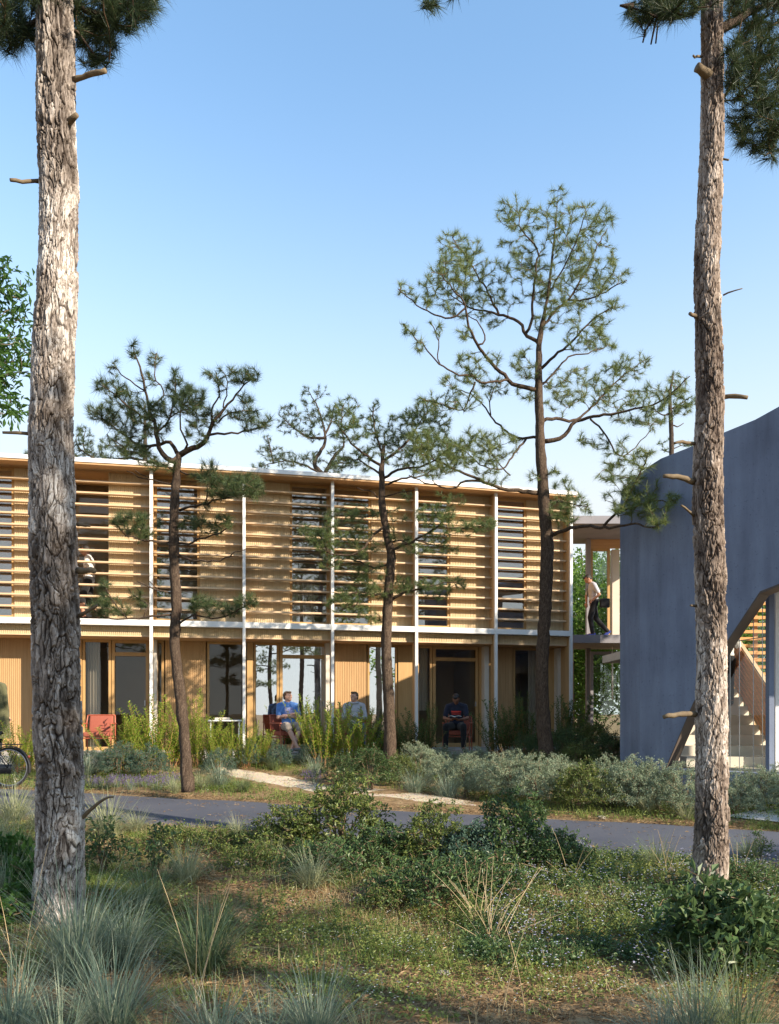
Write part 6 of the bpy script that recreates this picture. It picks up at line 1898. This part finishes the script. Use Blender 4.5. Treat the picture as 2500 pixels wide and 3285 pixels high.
def hand(mb, w, fwd, palm, curl, right):
    """palm with five fingers; fwd = along the hand, palm = direction the palm faces"""
    f = nrm(fwd); p = nrm(palm - f * np.dot(palm, f)); s = np.cross(f, p) * (1 if right else -1)
    mb.cone(w, w + f * .05, .026, .030, 8)
    for k, (o, L) in enumerate(((-.028, .066), (-.010, .076), (.009, .072), (.027, .056))):
        a = w + f * .072 + s * o; c = curl + .08 * k
        d1 = nrm(f * math.cos(c * .6) + p * math.sin(c * .6)); d2 = nrm(f * math.cos(c * 1.5) + p * math.sin(c * 1.5))
        mb.cone(w + f * .04 + s * o * .8, a, .011, .0105, 6); mb.cone(a, a + d1 * L * .5, .0105, .0095, 6); mb.cone(a + d1 * L * .5, a + d1 * L * .5 + d2 * L * .5, .0095, .008, 6)
    a = w + f * .022 - s * .026
    b = a + nrm(f * .7 - s * .8 + p * .35) * .034
    mb.cone(a, b, .013, .012, 6); mb.cone(b, b + nrm(f * .9 - s * .2 + p * .4) * .032, .012, .009, 6)

def person(label, loc, rz, J, look, skin, hair, top, legs, shoes, sleeves='short', trousers='long', scale=1.0, extras=None, hair_len=.0, bald=False, category='person', belly=.0):
    """J: joints in the person's own frame (x right, y forward, z up). One continuous body, clothes and hair as children."""
    root = thing('person', label, category, loc, rz, None)
    root.scale = (scale,) * 3
    J = {k: np.array(v, float) for k, v in J.items()}
    pel, chest, neck, head = J['pelvis'], J['chest'], J['neck'], J['head']
    up = nrm(neck - pel)
    lk = nrm(np.array(look, float))
    hs = nrm(np.cross(lk, np.array([0, 0, 1.0]))); hu = np.cross(hs, lk)       # head side (right), head up
    Mh = np.stack([hs, lk, hu], 1)
    sr = nrm(J['sh_r'] - J['sh_l'])
    fw = nrm(np.cross(up, sr))
    Mt = np.stack([sr, fw, up], 1)
    b = MB()
    # head
    b.ell(head, (.073, .092, .108), Mh, 16, 12)
    b.ell(head + lk * .030 - hu * .055, (.056, .062, .058), Mh, 12, 8)            # jaw
    b.cone(head + lk * .088 + hu * .012, head + lk * .106 - hu * .022, .010, .015, 6)   # nose
    b.ell(head + lk * .088 - hu * .052, (.024, .012, .010), Mh, 8, 6)             # lips
    b.ell(head + lk * .080 + hu * .030, (.052, .016, .012), Mh, 10, 6)            # brow
    for s_ in (-1, 1): b.ell(head + hs * s_ * .075 - lk * .004, (.010, .020, .030), Mh, 8, 6)
    b.cone(neck - up * .03, head - hu * .07 - lk * .01, .056, .052, 10)
    # trunk
    b.ell(chest, (.165, .108, .17), Mt, 14, 10); b.ell(chest + up * .10, (.15, .085, .08), Mt, 12, 8)
    b.ell((pel + chest) / 2, (.145, .105 + belly, .16), Mt, 12, 8); b.ell(pel, (.155, .115, .12), Mt, 12, 8)
    shirt = MB()
    shirt.ell(chest, (.180, .124, .185), Mt, 14, 10); shirt.ell(chest + up * .10, (.165, .100, .085), Mt, 12, 8)
    shirt.ell((pel + chest) / 2, (.162, .122 + belly, .18), Mt, 12, 8); shirt.ell(pel + up * .06, (.168, .128, .09), Mt, 12, 8)
    shirt.cone(neck - up * .045, neck - up * .015, .068, .064, 10)
    pants = MB(); pants.ell(pel, (.172, .130, .115), Mt, 12, 8)
    if trousers == 'none': pants = MB()
    for s_ in ('l', 'r'):
        sh, el, wr = J['sh_' + s_], J['el_' + s_], J['wr_' + s_]
        b.cone(sh, el, .049, .040, 10); b.cone(el, wr, .040, .027, 10)
        b.cone(chest + up * .11 + (sh - chest) * .3, sh, .06, .054, 8)
        hand(b, wr, J.get('hf_' + s_, nrm(wr - el)), J.get('hp_' + s_, np.array([0, 0, -1.0])), J.get('curl_' + s_, np.array(.5)).item() if 'curl_' + s_ in J else .5, s_ == 'r')
        e = el if sleeves == 'long' else sh + (el - sh) * .72
        shirt.cone(chest + up * .11 + (sh - chest) * .3, sh, .074, .068, 8)
        shirt.cone(sh, e, .066, .060 if sleeves == 'short' else .054, 10)
        if sleeves == 'long': shirt.cone(el, wr + (el - wr) * .06, .054, .040, 10)
        hp, kn, an, to = J['hip_' + s_], J['kn_' + s_], J['an_' + s_], J['toe_' + s_]
        b.cone(hp, kn, .082, .056, 10); b.cone(kn, kn + (an - kn) * .35, .055, .056, 10); b.cone(kn + (an - kn) * .35, an, .056, .036, 10)
        ft = nrm(to - an)
        b.cone(an - ft * .03, to, .036, .030, 8)
        if trousers == 'none': pass
        else:
            pants.cone(hp, kn, .102, .080 if trousers == 'short' else .074, 12)
            if trousers == 'long': pants.cone(kn, an + (kn - an) * .04, .074, .056, 12)
            else: pants.cone(kn, kn + (an - kn) * .14, .080, .084, 12)
        sho = MB(); heel = an - ft * .05 - np.array([0, 0, .035])
        sho.cone(heel, an + (to - an) * .5 - np.array([0, 0, .02]), .044, .046, 8); sho.cone(an + (to - an) * .5 - np.array([0, 0, .018]), to + ft * .01 - np.array([0, 0, .006]), .046, .036, 8)
        link('shoe', remeshed(sho, .011), shoes, root)
    link('body', remeshed(b, .009), skin, root)
    if top is not None: link('shirt', remeshed(shirt, .012), top, root)
    if legs is not None and trousers != 'none': link('trousers', remeshed(pants, .012), legs, root)
    if not bald:
        h = MB()
        h.ell(head + hu * .030 - lk * .016, (.083, .098, .092), Mh, 16, 10)
        h.ell(head - lk * .045 - hu * .01, (.076, .062, .085), Mh, 12, 8)
        h.ell(head + hu * .088 + lk * .050, (.060, .045, .028), Mh, 10, 6)
        me = remeshed(h, .009, 2)
        # cut the face free
        V = np.zeros(len(me.vertices) * 3, np.float32); me.vertices.foreach_get('co', V); V = V.reshape(-1, 3)
        q = (V - head) @ Mh
        bm = bmesh.new(); bm.from_mesh(me); bm.verts.ensure_lookup_table()
        rem = [bm.verts[i] for i in np.where((q[:, 1] > .02) & (q[:, 2] < .052 + .25 * np.abs(q[:, 0])) | (q[:, 2] < -.065))[0]]
        bmesh.ops.delete(bm, geom=rem, context='VERTS')
        bm.to_mesh(me); bm.free()
        rr = np.random.default_rng(3)
        link('hair', me, hair, root)
    for s_ in (-1, 1):
        e = MB(); e.ell(head + lk * .0835 + hs * s_ * .031 + hu * .008, (.011, .006, .007), Mh, 8, 6)
        link('eye', e.mesh('eye', (0, 0, 0), True), M['eye'], root)
    if extras: extras(root, J, Mt, Mh)
    return root

M['eye'] = plain('eye_dark', (.03, .02, .015), (.05, .03, .02), 40, .3)
M['skin_fair'] = plain('skin_fair', (.58, .34, .25), (.52, .29, .21), 14, .5, .35)
M['skin_tan'] = plain('skin_tan', (.42, .22, .14), (.36, .18, .115), 14, .5, .35)
M['skin_brown'] = plain('skin_brown', (.24, .115, .07), (.20, .09, .055), 14, .5, .35)
M['hair_brown'] = plain('hair_brown', (.06, .034, .02), (.10, .055, .03), 60, .6, .3, .6)
M['hair_black'] = plain('hair_black', (.012, .010, .010), (.03, .024, .02), 60, .55, .3, .6)
M['hair_blond'] = plain('hair_dark_blond', (.14, .09, .05), (.09, .055, .03), 60, .6, .3, .6)
M['tee_blue'] = cloth('blue_tee', (.10, .22, .52), (.075, .17, .42))
M['shorts_beige'] = cloth('beige_shorts', (.36, .30, .25), (.28, .235, .20))
M['hoodie'] = cloth('grey_hoodie', (.42, .42, .44), (.34, .34, .36))
M['jeans'] = cloth('blue_jeans', (.06, .09, .17), (.09, .13, .22))
M['navy_tee'] = cloth('navy_tee', (.018, .02, .035), (.025, .028, .045))
M['black_cloth'] = cloth('black_cloth', (.014, .014, .016), (.022, .022, .024))
M['white_tee'] = cloth('white_tee', (.62, .60, .58), (.54, .52, .50))
M['grey_tee'] = cloth('pale_grey_tee', (.50, .50, .54), (.43, .43, .47))
M['olive_coat'] = cloth('olive_coat', (.085, .085, .045), (.12, .115, .06), 8)
M['shoe_grey'] = cloth('grey_shoe', (.22, .22, .22), (.15, .15, .15))
M['shoe_black'] = cloth('black_shoe', (.02, .02, .02), (.03, .03, .03))
M['shoe_blue'] = cloth('blue_shoe', (.03, .05, .22), (.05, .07, .28))
M['print_red'] = plain('red_print', (.62, .05, .035), (.5, .04, .03), 10, .8)
M['print_pale'] = plain('pale_print', (.13, .24, .50), (.34, .26, .42), 34, .8)
M['paper'] = plain('paper', (.75, .73, .68), (.68, .66, .61), 20, .8)

# seated man in blue: arms folded, ankles crossed, looking to his left
def chest_print(mat, w, h, dz, n=1):
    def f(root, J, Mt, Mh):
        c = np.array(J['chest'])
        for k in range(n):
            mb = MB()
            V = []
            for i in range(9):
                x = (i / 8 - .5) * w
                for z in (-h / 2, h / 2):
                    y = .128 * math.sqrt(max(0, 1 - (x / .185) ** 2)) + .004
                    V.append(c + Mt @ np.array([x, y, dz + z - k * h * 1.5]))
            mb.add(V, q=[(2 * i, 2 * i + 2, 2 * i + 3, 2 * i + 1) for i in range(8)])
            link('shirt_print', mb.mesh('shirt_print'), M[mat], root)
    return f
SEAT = .47
def seated(lean=.08, knees=.5):
    return dict(pelvis=(0, -.02, SEAT + .10), chest=(0, -.02 - lean, SEAT + .42), neck=(0, -.02 - lean, SEAT + .60), head=(0, -.01 - lean, SEAT + .73),
                sh_l=(-.19, -.02 - lean, SEAT + .53), sh_r=(.19, -.02 - lean, SEAT + .53),
                hip_l=(-.09, .0, SEAT + .08), hip_r=(.09, .0, SEAT + .08), kn_l=(-.14, .44, SEAT + .08), kn_r=(.14, .44, SEAT + .08),
                an_l=(-.13, .48, .09), an_r=(.13, .48, .09), toe_l=(-.15, .62, .045), toe_r=(.15, .62, .045))
def folded(J, lean):
    y = -.02 - lean
    J.update(el_l=(-.24, y + .10, SEAT + .27), wr_l=(.06, y + .22, SEAT + .30), el_r=(.24, y + .10, SEAT + .27), wr_r=(-.06, y + .19, SEAT + .35),
             hf_l=(1, .05, .15), hf_r=(-1, -.05, .1), hp_l=(0, -1, -.2), hp_r=(0, -1, -.2))
    return J
J = folded(seated(.10), .10)
J.update(an_l=(.10, .56, .10), toe_l=(.16, .69, .06), an_r=(.02, .66, .11), toe_r=(-.04, .79, .09), kn_l=(-.13, .44, SEAT + .09), kn_r=(.17, .44, SEAT + .10))
P1 = seat_at(928, 16.96)
person('seated man in a blue T-shirt and beige shorts with folded arms', (P1[0], P1[1], zT - .004), R(180 + 24), J, (-.62, .75, .05), M['skin_fair'], M['hair_brown'], M['tee_blue'], M['shorts_beige'], M['shoe_grey'], 'short', 'short', extras=chest_print('print_pale', .20, .14, -.02), belly=.015)
# seated man in grey behind the shoots, looking back at him
J = folded(seated(.08), .08)
P2 = seat_at(1138, 17.2)
def hood(root, J, Mt, Mh):
    mb = MB(); c = np.array(J['neck']); a = np.linspace(0, 2 * np.pi, 25)
    mb.tube([c + Mt @ np.array([.085 * math.cos(t), .075 * math.sin(t) - .01, -.005 + .02 * math.sin(t) * -1]) for t in a], .026, 8, False)
    link('hood', mb.mesh('hood', (0, 0, 0), True), M['hoodie'], root)
person('seated man in a grey hoodie behind the lime shoots', (P2[0], P2[1], zT - .004), R(180 + 8), J, (.72, .68, .06), M['skin_fair'], M['hair_blond'], M['hoodie'], M['jeans'], M['shoe_grey'], 'long', 'long', extras=hood)
# reader with bowed head
J = seated(.02)
J.update(chest=(0, .0, SEAT + .40), neck=(0, .06, SEAT + .57), head=(0, .13, SEAT + .68), sh_l=(-.19, .03, SEAT + .51), sh_r=(.19, .03, SEAT + .51),
         el_l=(-.25, .14, SEAT + .25), wr_l=(-.08, .34, SEAT + .22), el_r=(.25, .14, SEAT + .25), wr_r=(.08, .34, SEAT + .22), hf_l=(.5, .8, .1), hf_r=(-.5, .8, .1), hp_l=(0, 0, 1), hp_r=(0, 0, 1),
         kn_l=(-.19, .44, SEAT + .08), kn_r=(.19, .44, SEAT + .08), an_l=(-.19, .42, .09), an_r=(.20, .40, .09), toe_l=(-.22, .56, .045), toe_r=(.23, .54, .045))
P3 = seat_at(1465, 17.3)
def red_lines(root, J, Mt, Mh):
    chest_print('print_red', .22, .035, .02)(root, J, Mt, Mh)
    chest_print('print_red', .20, .018, -.03)(root, J, Mt, Mh)
person('seated man in a navy T-shirt reading a book with bowed head', (P3[0], P3[1], zT - .004), R(180 - 10), J, (.05, .72, -.68), M['skin_brown'], M['hair_black'], M['navy_tee'], M['black_cloth'], M['shoe_black'], 'short', 'long', extras=red_lines)
bk = thing('book', 'open book held by the reader', 'book', (0, 0, 0), R(170))
bk.location = Matrix.Translation((P3[0], P3[1], zT)) @ Matrix.Rotation(R(170), 4, 'Z') @ Vector((0, .42, SEAT + .27))
for s_ in (-1, 1):
    V = []
    for i in range(8):
        f = i / 7; x = s_ * f * .14; z = .028 * math.sin(f * 2.6) + .004
        for y in (-.09, .09): V += [(x, y, z + .0), (x, y, z + .012 * (1 - f * .6))]
    q = []
    for i in range(7):
        a = 4 * i
        q += [(a + 1, a + 5, a + 7, a + 3), (a, a + 2, a + 6, a + 4), (a, a + 4, a + 5, a + 1), (a + 2, a + 3, a + 7, a + 6)]
    m = MB(); m.add(V, q=q); part(m, 'pages', 'paper', bk)
m = MB(); V = []
for i in range(9):
    x = (i / 8 - .5) * .30
    for y in (-.095, .095): V.append((x, y, -.004 + .022 * abs(math.sin(min(1, abs(x) / .14) * 2.4))))
m.add(V, q=[(2 * i, 2 * i + 2, 2 * i + 3, 2 * i + 1) for i in range(8)]); part(m, 'cover', 'black_cloth', bk)

def standing(): return dict(pelvis=(0, 0, .95), chest=(0, .0, 1.27), neck=(0, .0, 1.45), head=(0, .03, 1.60), sh_l=(-.19, 0, 1.38), sh_r=(.19, 0, 1.38),
    el_l=(-.25, -.04, 1.10), wr_l=(-.24, .06, .86), el_r=(.25, -.04, 1.10), wr_r=(.24, .06, .86), hip_l=(-.09, 0, .92), hip_r=(.09, 0, .92),
    kn_l=(-.10, .03, .50), kn_r=(.10, .03, .50), an_l=(-.10, .0, .09), an_r=(.10, .0, .09), toe_l=(-.12, .14, .045), toe_r=(.12, .14, .045))
# man walking over the footbridge, seen from his left
J = standing()
J.update(chest=(0, .03, 1.26), neck=(0, .08, 1.43), head=(0, .16, 1.55), sh_l=(-.19, .04, 1.36), sh_r=(.19, .04, 1.36), el_l=(-.24, -.08, 1.10), wr_l=(-.17, .10, .94), hf_l=(.1, .6, -.7), el_r=(.24, .14, 1.12), wr_r=(.15, .16, .93),
         kn_l=(-.09, .12, .52), an_l=(-.09, .06, .09), toe_l=(-.09, .20, .045), kn_r=(.09, -.08, .50), an_r=(.09, -.40, .16), toe_r=(.09, -.30, .06))
def bag(root, J, Mt, Mh):
    mb = MB(); mb.rbox(-.26, -.14, -.36, -.10, .76, 1.0, .03, 2); link('shoulder_bag', mb.mesh('shoulder_bag', (0, 0, 0), True), M['black_cloth'], root)
    mb = MB(); rod(mb, [(-.20, -.22, .99), (-.20, -.13, 1.25), (-.10, -.06, 1.42), (.05, .06, 1.44), (.14, .14, 1.30), (.17, .10, 1.1), (.10, -.12, .98), (-.12, -.24, .98)], .008, 6); link('bag_strap', mb.mesh('bag_strap', (0, 0, 0), True), M['black_cloth'], root)
person('man in a grey T-shirt walking over the footbridge with a shoulder bag', (wpx(1906, 20.7), 20.7, 3.532), R(90), J, (0, .72, -.62), M['skin_tan'], M['hair_black'], M['grey_tee'], M['black_cloth'], M['shoe_blue'], 'short', 'long', extras=bag)
# man behind the louvers upstairs
J = standing()
J.update(el_l=(-.25, .02, 1.12), wr_l=(-.14, .24, 1.08), hf_l=(.4, .9, 0), kn_l=(-.09, .14, .52), an_l=(-.09, .10, .10), toe_l=(-.09, .24, .06), an_r=(.09, -.22, .12), toe_r=(.09, -.10, .05), head=(0, .08, 1.58))
ku = upx(2, 286, VU + .26)
pu = pt(2, ku, VU + .26, Z_F1 - .006)
person('man in a white T-shirt and dark shorts walking upstairs behind the louvers', pu, R(90 + 10), J, (0, .92, -.25), M['skin_tan'], M['hair_black'], M['white_tee'], M['black_cloth'], M['shoe_black'], 'short', 'short')
# man on the indoor stair
J = standing()
J.update(kn_l=(-.09, .22, .60), an_l=(-.09, .20, .26), toe_l=(-.09, .34, .22))
person('person in a pale top and black trousers climbing the indoor stair', (6.28, 14.55, .62 + .17 * 6 + .002), 0, J, (0, 1, -.05), M['skin_tan'], M['hair_black'], M['white_tee'], M['black_cloth'], M['shoe_black'], 'short', 'long', .95)
# man in an olive coat, back turned, cut by the left edge
J = standing()
def coat(root, J, Mt, Mh):
    mb = MB()
    for z, rx, ry in ((1.46, .09, .08), (1.42, .16, .11), (1.36, .235, .135), (1.22, .27, .16), (1.0, .28, .18), (.75, .29, .20), (.50, .31, .22)):
        mb.tube([(rx * math.cos(t) + .012 * math.sin(7 * t) * (1.5 - z), ry * math.sin(t) + .012 * math.cos(9 * t) * (1.5 - z), z) for t in np.linspace(0, 2 * np.pi, 33)], .004, 4, False) if False else None
    rings = [(1.47, .085, .080), (1.43, .15, .105), (1.37, .225, .130), (1.22, .265, .155), (1.0, .275, .175), (.75, .285, .195), (.48, .31, .215)]
    V = []
    n = 48
    for z, rx, ry in rings:
        w = max(0, 1.3 - z) * .022
        for k in range(n):
            t = 2 * math.pi * k / n
            f = 1 + w / .25 * math.sin(9 * t + z)
            V.append((rx * f * math.cos(t), ry * f * math.sin(t), z))
    mb.add(V, q=[(n * i + k, n * i + (k + 1) % n, n * (i + 1) + (k + 1) % n, n * (i + 1) + k) for i in range(len(rings) - 1) for k in range(n)])
    link('coat', mb.mesh('coat', (0, 0, 0), True), M['olive_coat'], root)
    mb = MB()
    rings = [(1.50, .075, .072), (1.485, .10, .09), (1.44, .165, .125), (1.395, .21, .145), (1.385, .205, .14)]
    V = []
    for z, rx, ry in rings:
        for k in range(n):
            t = 2 * math.pi * k / n
            V.append((rx * math.cos(t), ry * math.sin(t) , z - .05 * max(0, -math.sin(t))))
    mb.add(V, q=[(n * i + k, n * i + (k + 1) % n, n * (i + 1) + (k + 1) % n, n * (i + 1) + k) for i in range(len(rings) - 1) for k in range(n)])
    link('cape_collar', mb.mesh('cape_collar', (0, 0, 0), True), M['olive_coat'], root)
    mb = MB(); mb.rbox(-.14, .085, -.38, -.20, .92, 1.28, .06, 3); link('backpack', mb.mesh('backpack', (0, 0, 0), True), M['black_cloth'], root)
pc = (wpx(-26, 15.3), 15.3, float(gz0(15.3)))
person('man in an olive coat with a dark backpack at the left edge', pc, R(0), J, (-.3, .95, 0), M['skin_fair'], M['hair_brown'], M['olive_coat'], M['black_cloth'], M['shoe_black'], 'long', 'long', 1.13, extras=coat, bald=True)
